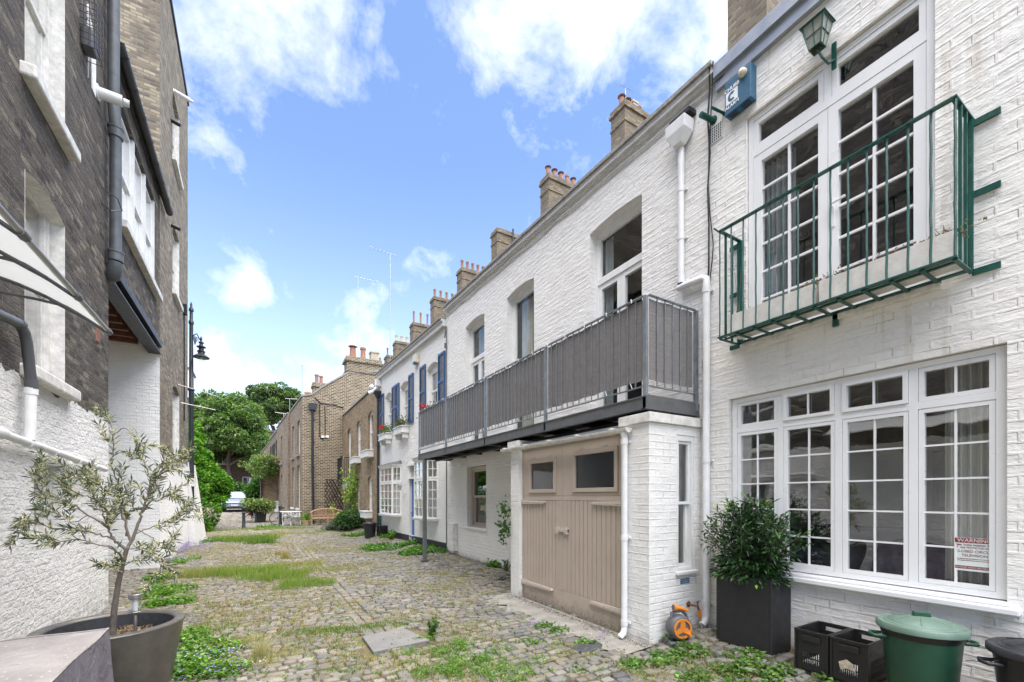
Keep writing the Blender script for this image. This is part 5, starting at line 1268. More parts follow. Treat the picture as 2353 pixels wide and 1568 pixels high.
backstack(1672, -260, 9.5, 1.25, .9, 0, 'wide buff chimney stack cut off by the top edge behind the right house', 'chimney_brick')
backstack(1404, 262, 13, 1.45, .8, 4, 'buff chimney stack with mismatched pots nearest the alarm box', 'chimney_brick', kinds=['cowl', 'cowl', 'sq', 'pot'], potmat='pale_pot' if False else 'terracotta', poth=.55)
r6 = backstack(1242, 418, 13, 2.1, .75, 5, 'chimney stack with five orange pots above the middle of the long cornice', 'chimney_brick', kinds=['cowl', 'cowl', 'cowl', 'pot', 'cowl'], poth=.65)
rt, y_, z_ = backstack(1129, 538, 13, 1.9, .8, 0, 'potless chimney stack with a black pipe up its side', 'chimney_brick')
mb = MB().tube([(14.1, y_ - .86, z_ - 3), (14.1, y_ - .86, z_ + .2)], .06, 6); make('flue_pipe', mb, M['black_iron'], rt)
backstack(1050, 626, 13, 2.6, .9, 6, 'pale chimney stack with six orange pots', 'chimney_brick', poth=.75)
rt, y_, z_ = backstack(989, 690, 13, 2.6, .9, 5, 'chimney stack with five orange pots and a round grey satellite dish', 'chimney_brick', poth=.8)
dsh = thing('satellite_dish', 'round grey satellite dish fixed to a chimney stack', 'satellite dish', (14.6, y_ - 1.0, z_ - 1.1))
mb = MB(); mb.lathe((0, 0, 0), [(.001, .0), (.25, .03), (.42, .09), (.43, .095), (.25, .04), (.002, .012)], 20)
mb.v = [(14.35 + a * .95 , y_ - 1.25 - c_ * 1.0 - b * .2, z_ - .95 + b) for a, b, c_ in mb.v]; make('dish', mb, M['galv'], dsh, smooth=50)
mb = MB().tube([(14.35, y_ - .9, z_ - 1.2), (14.35, y_ - 1.2, z_ - 1.0)], .03, 5); mb.tube([(14.35, y_ - 1.25, z_ - 1.35), (14.35, y_ - 1.75, z_ - 1.0)], .02, 5); make('arm', mb, M['grey_steel'], dsh)
backstack(942, 748, 13, 2.5, 1.0, 4, 'dark chimney stack with four thin pots', 'chimney_brick', poth=1.25, potr=.12, base=4.2)
backstack(903, 790, 13, 2.8, 1.1, 5, 'chimney stack with five stubby pale pots', 'chimney_brick', potmat='pale_pot', poth=.8, potr=.2, base=4.0)
backstack(883, 822, 13, 2.6, 1.2, 3, 'small distant chimney stack with three thin pots', 'chimney_brick', poth=1.0)
backstack(866, 842, 13, 5, 1.4, 5, 'lowest and furthest chimney stack with a row of small pots', 'chimney_brick', poth=.9)
antenna(tuple(at(1437, 250, 19)), .9, 'small aerial beside the mismatched chimney pots', 1, 7, .8, .012)
# ================================================================== LEFT SIDE
FL = Frame((-1.85, 0), (0, 1), -1)
hL = thing('brick_house', 'dark sooty brick building on the left with flaking whitewashed base and an archway', 'house', (-1.85, 6, 0))
ops = [(5.82, 6.82, 5.62, 7.75, .12, .20), (5.82, 6.82, 2.84, 4.74, .08, .20), (6.02, 6.71, 1.11, 1.94, 0, .16), (1.6, 2.6, 5.62, 7.75, .12, .2)]
mb = wall(MB(), FL, -1.0, 8.53, -.2, 11.4, ops, thick=.35, ends=(True, False)); make('wall', mb, M['dark_stock'], hL)
mb = MB().quad([FL.P(8.53, 0, -.2), FL.P(8.53, -6, -.2), FL.P(8.53, -6, 11.4), FL.P(8.53, 0, 11.4)]); make('passage_side_wall', mb, M['white_passage_brick'], hL)
mb = MB().box(FL, -1.0, 8.52, -6, -.36, 11.1, 11.3); mb.box(FL, -1.0, 8.5, -6.2, -6, -.1, 11.3); make('roof', mb, M['lead'], hL)
# painted reveals and windows
for i, (a0, a1, z0, z1, rise, dep) in enumerate(ops):
    mb = MB(); n = -.202; e = .004
    zt = z1 - rise
    if i != 2:
        mb.box(FL, a1 - .006, a1 - .0015, -.2, .002, z0, zt + .01); mb.box(FL, a0 + .0015, a0 + .006, -.2, .002, z0, zt + .01)
        k = 10; hw = (a1 - a0) / 2; rad = (hw * hw + rise * rise) / (2 * rise); cz = z1 - rad
        arc = [(a0 + (a1 - a0) * j / k, cz - .004 + math.sqrt(max(0, rad * rad - (a0 + (a1 - a0) * j / k - (a0 + hw)) ** 2))) for j in range(k + 1)]
        for (p, q), (r_, t) in zip(arc[:-1], arc[1:]): mb.quad([FL.P(p, .003, q), FL.P(r_, .003, t), FL.P(r_, -.2, t), FL.P(p, -.2, q)])
        make('painted_reveal', mb, M['old_white_paint'], hL)
        mb = MB().box(FL, a0 - .10, a1 + .12, -.18, .11, z0 - .13, z0 - .004); make('sill', mb, M['old_white_paint'], hL, bevel=.02)
    mb = MB(); pn = MB(); n = -.13
    zm = (z0 + z1) / 2
    mb.box(FL, a0 + .008, a0 + .07, n - .06, n + .015, z0, z1); mb.box(FL, a1 - .07, a1 - .008, n - .06, n + .015, z0, z1)
    sash(mb, FL, a0 + .072, a1 - .072, zm, z1 - .01, n, .05, .04, 1, 1); sash(mb, FL, a0 + .072, a1 - .072, z0 + .005, zm + .04, n - .025, .05, .03, 1, 1); pane(pn, FL, a0, a1, z0, z1, n - .03, .07)
    w = make('window', mb, M['old_white_paint'], hL); make('pane', pn, M['glass'], w)
    room(hL, FL, a0, a1, z0, z1, -.21, .7, M['room_pale'])
curtain(FL, 5.9, 6.72, 5.7, 7.5, -.19, M['net_curtain'], 'net curtain in the upper left window of the dark brick building', 6, .01)
# storey over the archway
mb = wall(MB(), FL, 8.56, 12.53, 5.12, 8.40, [(9.35, 12.15, 6.08, 8.05, 0, .14)], n=-.02); make('bridge_wall', mb, M['dark_stock'], hL)
mb = MB().box(FL, 8.55, 12.54, -.30, .05, 4.985, 5.118); mb.box(FL, 8.55, 12.54, -.16, -.12, 4.86, 4.984); mb.box(FL, 8.55, 12.54, -.20, .03, 4.83, 4.86); make('steel_beam', mb, M['black_steel'], hL)
mb = MB()
for s_ in np.arange(8.75, 12.5, .42): mb.box(FL, s_, s_ + .09, -5.5, -.31, 4.90, 5.10)
mb.box(FL, 8.55, 12.53, -5.5, -.31, 5.101, 5.13); make('soffit_joists', mb, M['joist_wood'], hL)
mb = MB()
for i, (a, b) in enumerate(((9.37, 10.26), (10.32, 11.2), (11.26, 12.13))):
    sash(mb, FL, a, b, 7.05, 8.02, -.08, .06, .05, 1, 1, .02); sash(mb, FL, a, b, 6.1, 7.1, -.11, .06, .04, 1, 1, .02)
for c in (9.36, 10.29, 11.23, 12.14): mb.box(FL, c - .03, c + .03, -.14, -.03, 6.08, 8.05)
w = make('window', mb, M['white_wood'], hL); pn = MB(); pane(pn, FL, 9.37, 12.13, 6.1, 8.02, -.12, .05); make('pane', pn, M['glass'], w)
mb = MB().box(FL, 9.2, 12.35, -.14, .09, 5.95, 6.078); make('sill', mb, M['old_white_paint'], w, bevel=.012)
room(hL, FL, 9.4, 12.1, 6.1, 8.0, -.18, 1.0, M['room_pale'])
mb = MB().add([FL.P(s_, n, z) for s_ in (8.55, 12.54) for n, z in ((-5.9, 9.6), (0.02, 8.44), (0.02, 8.5), (-5.9, 9.7))], [(0, 1, 2, 3), (4, 5, 6, 7), (0, 1, 5, 4), (1, 2, 6, 5), (2, 3, 7, 6), (3, 0, 4, 7)]); make('bridge_roof', mb, M['bay_slate'], hL)
gutter(FL, 8.62, 13.2, .09, 8.44, .075, M['black_plastic'], 'gutter', 'black plastic gutter high on the left wall over the archway windows')

# tall building beyond the archway
hT = thing('brick_house', 'tall yellowish brick building beyond the archway with blank side wall and stone sills', 'house', (-1.85, 15, 0))
FW = Frame((-7.5, 12.55), (1, 0), -1)
mb = MB().quad([FW.P(0, 0, -.2), FW.P(5.65, 0, -.2), FW.P(5.65, 0, 5.12), FW.P(0, 0, 5.12)]); make('passage_wall', mb, M['white_passage_brick'], hT)
mb = MB().quad([FW.P(0, 0, 5.12), FW.P(5.65, 0, 5.12), FW.P(5.65, 0, 14.2), FW.P(0, 0, 14.2)]); make('gable_wall', mb, M['yellow_stock'], hT)
ops = [(14.35, 15.5, 10.55, 12.35, .0, .13), (14.35, 15.5, 7.05, 8.85, 0, .13), (14.35, 15.5, 2.75, 4.6, .12, .13)]
mb = wall(MB(), FL, 12.552, 17.35, -.2, 14.2, ops, thick=.3, ends=(False, False)); mb.quad([FL.P(17.35, 0, -.2), FL.P(17.35, -6, -.2), FL.P(17.35, -6, 14.2), FL.P(17.35, 0, 14.2)]); make('front_wall', mb, M['tall_stock'], hT)
mb = MB().box(FL, 12.5, 17.4, -.32, .035, 14.21, 14.33); mb.box(FL, 12.6, 17.3, -5.6, -.33, 13.9, 14.1); make('coping', mb, M['black_iron'], hT)
for a0, a1, z0, z1, rise, dep in ops:
    mb = MB(); n = -.09; sash(mb, FL, a0 + .01, a1 - .01, z0 + .01, z1 - .01, n, .07, .04, 1, 2, .05); mb.box(FL, a1 - .006, a1 - .001, -.13, .002, z0, z1 - rise)
    w = make('window', mb, M['old_white_paint'], hT); pn = MB(); pane(pn, FL, a0, a1, z0, z1, n - .03, .07); make('pane', pn, M['glass'], w)
    mb = MB().box(FL, a0 - .08, a1 + .10, -.1, .09, z0 - .13, z0 - .004); make('sill', mb, M['old_white_paint'], w, bevel=.01); room(hT, FL, a0, a1, z0, z1, -.14, .6, M['room_pale'])
mb = MB(); mb.tube([FL.P(14.4, 0, 12.3), FL.P(14.45, .35, 12.25)], .055, 10); mb.tube([FL.P(14.45, .35, 12.25), FL.P(14.46, .43, 12.24)], .035, 10); solo('flue', mb, M['white_pipe'], 'small white flue poking from the upper part of the tall left building', 'flue', smooth=50)
mb = MB(); mb.tube([FL.P(14.1, 0, 11.3), FL.P(14.1, .2, 11.25)], .05, 8); mb.tube([FL.P(14.1, 0, 8.6), FL.P(14.1, .2, 8.55)], .05, 8); solo('flue', mb, M['black_plastic'], 'pair of black vent stubs on the tall left building', 'flue', smooth=50)
mb = MB(); mb.tube([FL.P(16.3, .03, 7.2), FL.P(16.3, .03, 3.9)], .018, 6); mb.box(FL, 16.22, 16.38, 0, .1, 7.1, 7.4); solo('cable', mb, M['black_plastic'], 'black cable with a small box running down the far corner of the tall left building', 'cable')
mb = MB(); mb.tube([FL.P(15.2, 0, 4.75), FL.P(15.9, .9, 4.65)], .012, 5); mb.tube([FL.P(15.8, 0, 4.35), FL.P(16.4, .8, 4.32)], .012, 5); solo('metal_rod', mb, M['steel_brushed'], 'two thin metal rods sticking out of the tall left building', 'rod')

# downpipe, flue, cage and vents on the left wall
mb = MB(); s_, n_ = 8.36, .10
mb.tube([FL.P(s_ - .03, n_, 10.5), FL.P(s_ - .03, n_, 7.25), FL.P(s_ + .03, n_ + .01, 6.95), FL.P(s_ + .03, n_ + .01, 5.05)], .068, 14)
for z in (6.9, 5.10): mb.tube([FL.P(s_ + .03, n_ + .01, z - .07), FL.P(s_ + .03, n_ + .01, z + .07)], .088, 14); mb.tube([FL.P(s_ + .03, n_ + .01, z + .05), FL.P(s_ + .03, n_ + .01, z + .08)], .096, 14)
mb.tube([FL.P(s_ + .03, n_ + .01, 5.02), FL.P(s_ + .04, n_, 4.93), FL.P(s_ + .09, n_ - .03, 4.84), FL.P(s_ + .16, n_ - .10, 4.82)], [.085, .09, .088, .08], 14)
solo('drainpipe', mb, M['grey_iron'], 'fat weathered grey iron soil pipe at the corner of the dark brick building', 'drainpipe', smooth=50)
mb = MB(); mb.tube([FL.P(7.98, 0, 7.12), FL.P(8.02, .26, 7.14)], .07, 14); mb.tube([FL.P(7.98, 0, 7.12), FL.P(7.98, .02, 7.12)], .10, 14); mb.tube([FL.P(8.02, .27, 7.14), FL.P(8.03, .33, 7.14)], .045, 12)
solo('flue', mb, M['white_pipe'], 'large white boiler flue crossing in front of the fat grey soil pipe', 'flue', smooth=50)
t = thing('flue_guard', 'wire cage flue guard with white boards on the upper left dark wall', 'flue guard', FL.P(7.4, 0, 7.2))
mb = MB()
for k_ in range(9): z = 7.18 + k_ * .08; mb.tube([FL.P(7.30, .0, z), FL.P(7.30, .16, z), FL.P(7.56, .16, z), FL.P(7.56, 0, z)], .005, 4)
for k_ in range(5): s2 = 7.30 + k_ * .065; mb.tube([FL.P(s2, .16, 7.18), FL.P(s2, .16, 7.82)], .005, 4)
for k_ in range(3): mb.tube([FL.P(7.30, .04 + k_ * .05, 7.18), FL.P(7.30, .04 + k_ * .05, 7.82)], .005, 4)
make('cage', mb, M['black_iron'], t)
mb = MB().box(FL, 7.33, 7.52, .0, .12, 7.2, 7.45); make('flue_terminal', mb, M['grey_plastic'], t, bevel=.02)
mb = MB().prism(FL, [(7.60, 7.0), (7.66, 7.85), (7.60, 7.95), (7.56, 7.9)], .001, .012); mb.prism(FL, [(7.70, 7.85), (7.74, 6.98), (7.90, 6.98), (7.90, 7.6)], .001, .012); make('board', mb, M['white_render'], t)
mb = MB().box(FL, 7.93, 8.08, .0, .012, 3.72, 4.0)
for k_ in range(7): mb.box(FL, 7.945, 8.065, .0121, .016, 3.74 + k_ * .037, 3.755 + k_ * .037)
solo('air_brick', mb, M['terracotta'], 'terracotta air brick in the dark brick wall near the grey soil pipe', 'vent')
mb = MB(); mb.tube([FL.P(8.1, .02, 5.9), FL.P(8.25, .16, 5.88), FL.P(8.3, .2, 5.75), FL.P(8.2, .1, 5.66), FL.P(8.1, .02, 5.68)], .008, 5); solo('wire_hook', mb, M['black_iron'], 'bent black wire hook across the grey soil pipe', 'hook')
mb = MB(); mb.tube([FL.P(4.8, .10, 3.02), FL.P(5.40, .10, 3.10), FL.P(5.50, .10, 3.06), FL.P(5.55, .10, 2.98), FL.P(5.68, .09, 2.62)], .040, 12); mb.tube([FL.P(5.38, .10, 3.10), FL.P(5.43, .10, 3.10)], .046, 12)
mb.tube([FL.P(5.66, .09, 2.68), FL.P(5.68, .09, 2.60)], .048, 12)
solo('waste_pipe', mb, M['grey_plastic'], 'grey plastic waste pipe bending down the left wall below the canopy', 'pipe', smooth=50)
mb = MB(); mb.tube([FL.P(5.68, .085, 2.60), FL.P(5.66, .085, 2.12)], .042, 12); mb.tube([FL.P(5.68, .085, 2.60), FL.P(5.68, .085, 2.54)], .050, 12)
mb.tube([FL.P(5.1, .08, 2.12), FL.P(6.2, .08, 2.07), FL.P(8.0, .08, 1.98)], .035, 12); mb.tube([FL.P(5.0, .08, 2.12), FL.P(5.16, .08, 2.12)], .05, 12)
for s2 in (5.62, 6.2, 6.9, 7.5): mb.tube([FL.P(s2, .08, 2.09 - (s2 - 5.6) * .05), FL.P(s2 + .06, .08, 2.09 - (s2 - 5.6) * .05)], .042, 12)
solo('waste_pipe', mb, M['white_pipe'], 'white painted waste pipe running along the whitewashed left wall', 'pipe', smooth=50)
mb = MB(); mb.tube([FL.P(9.6, .05, 1.38), FL.P(9.6, .12, 1.40), FL.P(10.6, .12, 1.40), FL.P(10.6, .05, 1.38)], .025, 8); solo('grab_rail', mb, M['black_iron'], 'short black rail on the whitewashed wall behind the olive tree', 'rail')

# canopy
cp = thing('door_canopy', 'curved translucent canopy on metal brackets at the left edge', 'canopy', (-1.4, 3, 2.8))
prof = [(-.95, 2.85), (-1.06, 2.925), (-1.17, 2.99), (-1.29, 3.05), (-1.42, 3.10), (-1.55, 3.135), (-1.70, 3.16), (-1.85, 3.17)]
mb = MB()
for (x0, z0), (x1, z1) in zip(prof[:-1], prof[1:]): mb.add([(x0, .9, z0), (x0, 4.37, z0), (x1, 4.37, z1), (x1, .9, z1), (x0, .9, z0 + .006), (x0, 4.37, z0 + .006), (x1, 4.37, z1 + .006), (x1, .9, z1 + .006)], [(0, 1, 2, 3), (4, 5, 6, 7)])
make('sheet', mb, M['polycarbonate'], cp)
mb = MB().tube([(-.95, .85, 2.85), (-.95, 4.42, 2.85)], .015, 10); mb.tube([(-.965, .85, 2.87), (-.965, 4.42, 2.87)], .012, 8); make('front_rail', mb, M['steel_brushed'], cp, smooth=50)
for yy in (.95, 1.7, 2.35, 2.96, 3.70, 4.37):
    mb = MB(); mb.tube([(x, yy, z - .014) for x, z in prof], .012, 6)
    mb.tube([(-1.20, yy, 2.99), (-1.34, yy, 3.005), (-1.51, yy, 3.01), (-1.70, yy, 2.99), (-1.85, yy, 2.96)], .010, 6); mb.tube([(-1.08, yy, 2.925), (-1.15, yy, 2.965), (-1.26, yy, 3.015)], [.012, .018, .012], 6)
    mb.tube([(-.95, yy - .035, 2.85), (-.95, yy + .035, 2.85)], .023, 8); mb.box(W, -1.85, -1.83, yy - .02, yy + .02, 2.9, 3.2)
    make('bracket', mb, M['grey_plastic'], cp, smooth=50)

# whitewashed pier beyond the tall building, with a planter basket
mb = MB(); mb.add([(-2.2, 17.4, 0), (-1.60, 17.4, 0), (-1.50, 19.3, .05), (-2.2, 19.3, .05), (-2.2, 17.4, 2.75), (-1.86, 17.4, 2.75), (-1.84, 19.3, 2.75), (-2.2, 19.3, 2.75)], [(0, 1, 2, 3), (4, 5, 6, 7), (0, 1, 5, 4), (1, 2, 6, 5), (2, 3, 7, 6), (3, 0, 4, 7)])
solo('boundary_wall', mb, M['white_old_brick'], 'whitewashed boundary wall just beyond the tall left building, half hidden by the vine', 'wall')
mb = MB().box(W, -1.84, -1.68, 17.55, 17.75, 1.95, 2.22); solo('wall_planter', mb, M['old_white_paint'], 'small white planter box fixed to the boundary wall beside the vine', 'planter', bevel=.02)

# street lamp
sl = thing('street_lamp', 'black lamp post with hanging shade and globe at the tall left building', 'street lamp', (-1.80, 17.75, .1))
mb = MB().lathe((-1.80, 17.75, .1), [(.10, 0), (.10, .9), (.085, 1.0), (.07, 4.2), (.075, 5.0), (.10, 5.02), (.10, 5.08), (.065, 5.12), (.055, 7.2), (.075, 7.22), (.075, 7.3), (.05, 7.34), (.045, 7.62), (.07, 7.64), (.07, 7.7), (.03, 7.78), (.035, 7.85), (.005, 7.95)], 12); make('pole', mb, M['black_iron'], sl, smooth=40)
lx, ly = -1.80 + .33 * CC, 17.75 - .33 * CS
mb = MB(); mb.tube([(-1.80, 17.75, 6.9), (-1.80 + .18 * CC, 17.75 - .18 * CS, 7.0), (lx, ly, 6.72)], .018, 6)
for j in range(5): a_ = j * 1.2; mb.tube([(-1.80 + (.06 + .04 * j) * CC, 17.75 - (.06 + .04 * j) * CS, 6.95 - .02 * j), (-1.80 + (.10 + .03 * j) * CC + .02 * math.cos(a_), 17.75 - (.10 + .03 * j) * CS, 6.62 + .03 * j)], .010, 4)
make('arm', mb, M['black_iron'], sl)
mb = MB().lathe((lx, ly, 6.20), [(r_ * .78, z_ * .78) for r_, z_ in [(.30, .0), (.31, .02), (.17, .13), (.13, .15), (.12, .24), (.15, .25), (.15, .28), (.10, .30), (.09, .42), (.17, .44), (.17, .47), (.08, .50), (.06, .60), (.10, .62), (.10, .65), (.04, .70), (.03, .78), (.05, .80), (.01, .92)]], 16); make('lamp_shade', mb, M['black_iron'], sl, smooth=40)
mb = MB().ball((lx, ly, 6.19), .125, 14, 10, .85); make('globe', mb, M['clear_glass'], sl, smooth=80)
mb = MB().ball((lx, ly, 6.20), .05, 10, 8, 1.2); make('bulb', mb, M['cream_plastic'], sl, smooth=80)

# ================================================================== PROPS near the right house
def boxshell(mb, x0, x1, y0, y1, z0, z1, t):
    mb.box(W, x0, x1, y0, y0 + t, z0, z1); mb.box(W, x0, x1, y1 - t, y1, z0, z1); mb.box(W, x0, x0 + t, y0 + t, y1 - t, z0, z1); mb.box(W, x1 - t, x1, y0 + t, y1 - t, z0, z1)
pl = thing('planter', 'large square-sided black planter with a glossy shrub against the white wall', 'planter', (4.28, 2.5, .1))
mb = MB(); boxshell(mb, 4.11, 4.44, 2.235, 2.80, .135, .83, .03); mb.box(W, 4.14, 4.41, 2.265, 2.77, .2, .22); make('box', mb, M['planter_black'], pl, bevel=.006)
mb = MB().box(W, 4.141, 4.409, 2.266, 2.769, .3, .74); make('soil', mb, M['soil'], pl)
# crates
def crate(y0, label):
    t = thing('plastic_crate', label, 'crate', (4.22, y0 + .13, .14), group='black slotted crates by the wall')
    x0, x1, y1, z0, z1 = 4.0, 4.42, y0 + .262, .145, .475
    tt = .008; mb = MB()
    mb.box(W, x0 + .015, x1 - .015, y0 + .012, y1 - .012, z0, z0 + .01)
    for (fx, ya, yb) in ((x0 + .012, y0 + .012, y1 - .012), (x1 - .012 - tt, y0 + .012, y1 - .012)):   # short faces with vertical slots
        mb.box(W, fx, fx + tt, ya, ya + .055, z0, z1); mb.box(W, fx, fx + tt, yb - .055, yb, z0, z1)
        mb.box(W, fx, fx + tt, ya + .055, yb - .055, z0, z0 + .045); mb.box(W, fx, fx + tt, ya + .055, yb - .055, z0 + .155, z1 - .065); mb.box(W, fx, fx + tt, ya + .055, yb - .055, z1 - .03, z1)
        k = 9; w_ = (yb - ya - .11) / k
        for i in range(k): mb.box(W, fx, fx + tt, ya + .055 + i * w_, ya + .055 + i * w_ + w_ * .45, z0 + .045, z0 + .155)
        mb.box(W, fx - .001, fx + tt, ya + .055, yb - .055, z0 + .095, z0 + .105)
    for fy in (y0 + .012, y1 - .012 - tt):
        mb.box(W, x0 + .02, x0 + .08, fy, fy + tt, z0, z1); mb.box(W, x1 - .08, x1 - .02, fy, fy + tt, z0, z1); mb.box(W, x0 + .08, x1 - .08, fy, fy + tt, z0, z0 + .05); mb.box(W, x0 + .08, x1 - .08, fy, fy + tt, z0 + .19, z1)
        for i in range(15): a = x0 + .085 + i * .0168; mb.box(W, a, a + .008, fy, fy + tt, z0 + .05, z0 + .19)
        for z in (z0 + .095, z0 + .14): mb.box(W, x0 + .08, x1 - .08, fy + .001, fy + tt - .001, z, z + .008)
    for cx_, cy_ in ((x0, y0), (x0, y1 - .022), (x1 - .022, y0), (x1 - .022, y1 - .022)): mb.box(W, cx_ + .003, cx_ + .020, cy_ + .003, cy_ + .019, z0, z1)
    make('body', mb, M['black_plastic'], t)
    mb = MB(); boxshell(mb, x0, x1, y0, y1, z1 - .014, z1 + .004, .014); make('rim', mb, M['black_plastic'], t, bevel=.003)
    mb = MB().box(W, x0 - .004, x0 + .012, y0 + .06, y1 - .06, z1 - .085, z1 - .04); make('handle', mb, M['black_plastic'], t, bevel=.003)
    return t
crate(1.730, 'black slotted plastic crate standing next to the black planter'); crate(1.462, 'black slotted plastic crate next to the green dustbin with torn paper on it')
mb = MB().box(W, 4.05, 4.38, 1.77, 1.95, .157, .20); mb.box(W, 4.05, 4.3, 1.5, 1.68, .157, .21); solo('paper_bundle', mb, M['white_render'], 'white papers lying in the bottom of the black crates', 'papers', bevel=.01)
mb = MB(); mb.add([(3.99, 1.60, .33), (3.985, 1.56, .31), (3.99, 1.54, .25), (3.98, 1.60, .26), (3.985, 1.64, .24), (3.98, 1.65, .30)], [(0, 1, 3), (1, 2, 3), (0, 3, 5), (3, 4, 5)]); solo('paper_scrap', mb, M['paper_litter'], 'torn brown paper scrap caught on the front of the second crate', 'litter')

def dustbin(cx_, cy_, z0, h, r, label, matb, matl, group='dustbins', liner=True, rot=0.0):
    t = thing('dustbin', label, 'dustbin', (cx_, cy_, z0), group=group)
    prof = [(r * .74, 0), (r * .76, .02), (r * .95, h - .06), (r * .97, h - .05), (r * .97, h), (r * .93, h), (r * .74, .05)]
    mb = MB().lathe((cx_, cy_, z0), prof, 40); make('body', mb, M[matb], t, smooth=50)
    if liner: mb = MB().lathe((cx_, cy_, z0), [(r * .965, h - .075), (r * .985, h - .06), (r * 1.0, h - .03), (r * 1.0, h + .004)], 40); make('bin_liner', mb, M['black_plastic'], t, smooth=50)
    zl = z0 + h
    mb = MB().lathe((cx_, cy_, zl), [(r * 1.06, -.032), (r * 1.085, -.028), (r * 1.085, .006), (r * 1.04, .016), (r * .90, .012), (r * .87, .020), (r * .80, .020), (r * .77, .030), (r * .25, .062), (r * .12, .064), (.001, .064)], 48); l_ = make('lid', mb, M[matl], t, smooth=50)
    mb = MB()
    for k_ in range(6):
        a = k_ * math.pi / 3 + .3; d = Vector((math.cos(a), math.sin(a), 0)); mb.tube([Vector((cx_, cy_, zl + .060)) + d * r * .28, Vector((cx_, cy_, zl + .031)) + d * r * .76], .005, 5)
    make('lid_rib', mb, M[matl], l_)
    mb = MB(); F_ = Frame((cx_, cy_), (math.cos(rot), math.sin(rot))); mb.prism(F_, [(-.05, zl + .060), (-.045, zl + .095), (.045, zl + .095), (.05, zl + .060)], -.018, .018); make('lid_handle', mb, M[matb], l_, bevel=.006)
    for sg in (-1, 1):
        mb = MB(); d = Vector((math.cos(rot), math.sin(rot), 0)) * sg; p = Vector((cx_, cy_, z0 + h - .09)); q = Vector((-d.y, d.x, 0))
        mb.tube([p + d * r * .93 + q * .05, p + d * (r + .05) + q * .05, p + d * (r + .065), p + d * (r + .05) - q * .05, p + d * r * .93 - q * .05], .012, 8); make('handle', mb, M[matb], t, smooth=50)
        mb = MB(); mb.tube([p + d * r + q * .05 + Vector((0, 0, .03)), p + d * (r + .05) + q * .03, p + d * (r + .09) - q * .02 + Vector((0, 0, -.012)), p + d * (r + .12) - q * .03 + Vector((0, 0, -.02))], .0028, 5); make('lid_clip', mb, M['black_iron'], t)
    return t
dustbin(4.02, 1.165, .13, .575, .225, 'green plastic dustbin with a green lid coloured with sky sheen and black liner', 'green_bin', 'green_lid_sheen', rot=2.2)
dustbin(4.04, .60, .13, .55, .235, 'black plastic dustbin at the right edge beside the green one', 'black_bin', 'black_bin', liner=False, rot=2.2)
p = gpt(850, 1236); dustbin(p.x, p.y, p.z, .55, .24, 'black dustbin with grey lid standing far off by the blue-shuttered house', 'black_bin', 'black_bin', liner=False, rot=0)
p = gpt(882, 1232); mb = MB().box(W, p.x - .18, p.x + .18, p.y, p.y + .35, p.z, p.z + .38)
for k_ in range(4): mb.box(W, p.x - .12, p.x + .12, p.y - .012, p.y - .001, p.z + .06 + k_ * .075, p.z + .10 + k_ * .075)
solo('plastic_crate', mb, M['black_plastic'], 'black crate beside the far black dustbin under the bay window', 'crate', bevel=.01)

# hose reel and tap
hr = thing('hose_reel', 'small grey and orange hose reel standing at the foot of the white pier', 'hose reel', (3.86, 3.08, .06))
hx, hy, hz = 3.86, 3.06, .065
FH = Frame((hx, hy), (.94, -.34), -1)
mb = MB()
# drum casing (rounded), carried on a foot
for n_, r_ in ((-.07, .105), (-.05, .125), (0, .13), (.05, .125), (.07, .11)): pass
cN = lambda n_, r_, k=24: [FH.P(r_ * math.cos(2 * math.pi * i / k), n_, hz + .165 + r_ * 1.04 * math.sin(2 * math.pi * i / k)) for i in range(k)]
rings = [cN(*q) for q in ((-.085, .06), (-.08, .10), (-.05, .125), (.03, .128), (.06, .118), (.065, .108))]
mb.v = [v for r_ in rings for v in r_]; mb.f = [(i * 24 + j, i * 24 + (j + 1) % 24, (i + 1) * 24 + (j + 1) % 24, (i + 1) * 24 + j) for i in range(5) for j in range(24)] + [tuple(range(24)), tuple(range(120, 144))]
mb.tube([FH.P(-.14, .055, hz + .012), FH.P(.14, .055, hz + .012)], .018, 8); mb.tube([FH.P(-.12, -.06, hz + .012), FH.P(.12, -.06, hz + .012)], .018, 8)
make('casing', mb, M['hose_grey'], hr, smooth=50)
mb = MB(); mb.tube([FH.P(-.085, -.01, hz + .25), FH.P(-.075, -.01, hz + .31), FH.P(-.04, -.01, hz + .335), FH.P(.04, -.01, hz + .33), FH.P(.085, -.01, hz + .29), FH.P(.10, -.01, hz + .24)], .018, 8); make('handle', mb, M['hose_grey'], hr, smooth=50)
mb = MB()
k = 24
for i in range(k):
    a, b = 2 * math.pi * i / k, 2 * math.pi * (i + 1) / k; q = lambda r_, t_, n_: FH.P(r_ * math.cos(t_), n_, hz + .165 + r_ * math.sin(t_))
    mb.add([q(.082, a, .068), q(.082, b, .068), q(.102, b, .068), q(.102, a, .068), q(.082, a, .080), q(.082, b, .080), q(.102, b, .080), q(.102, a, .080)], [(0, 1, 2, 3), (4, 5, 6, 7), (0, 1, 5, 4), (3, 2, 6, 7)])
for j in range(3):
    a = math.pi / 2 + j * 2 * math.pi / 3; mb.add([q(.0, a, .074), q(.035, a - 1.2, .074), q(.085, a - .28, .074), q(.085, a + .28, .074), q(.035, a + 1.2, .074)], [(0, 1, 2, 3, 4)])
make('wheel', mb, M['orange_plastic'], hr, smooth=50)
mb = MB().tube([FH.P(.06, .07, hz + .11), FH.P(.06, .12, hz + .11)], .016, 8); make('crank', mb, M['orange_plastic'], hr, smooth=50)
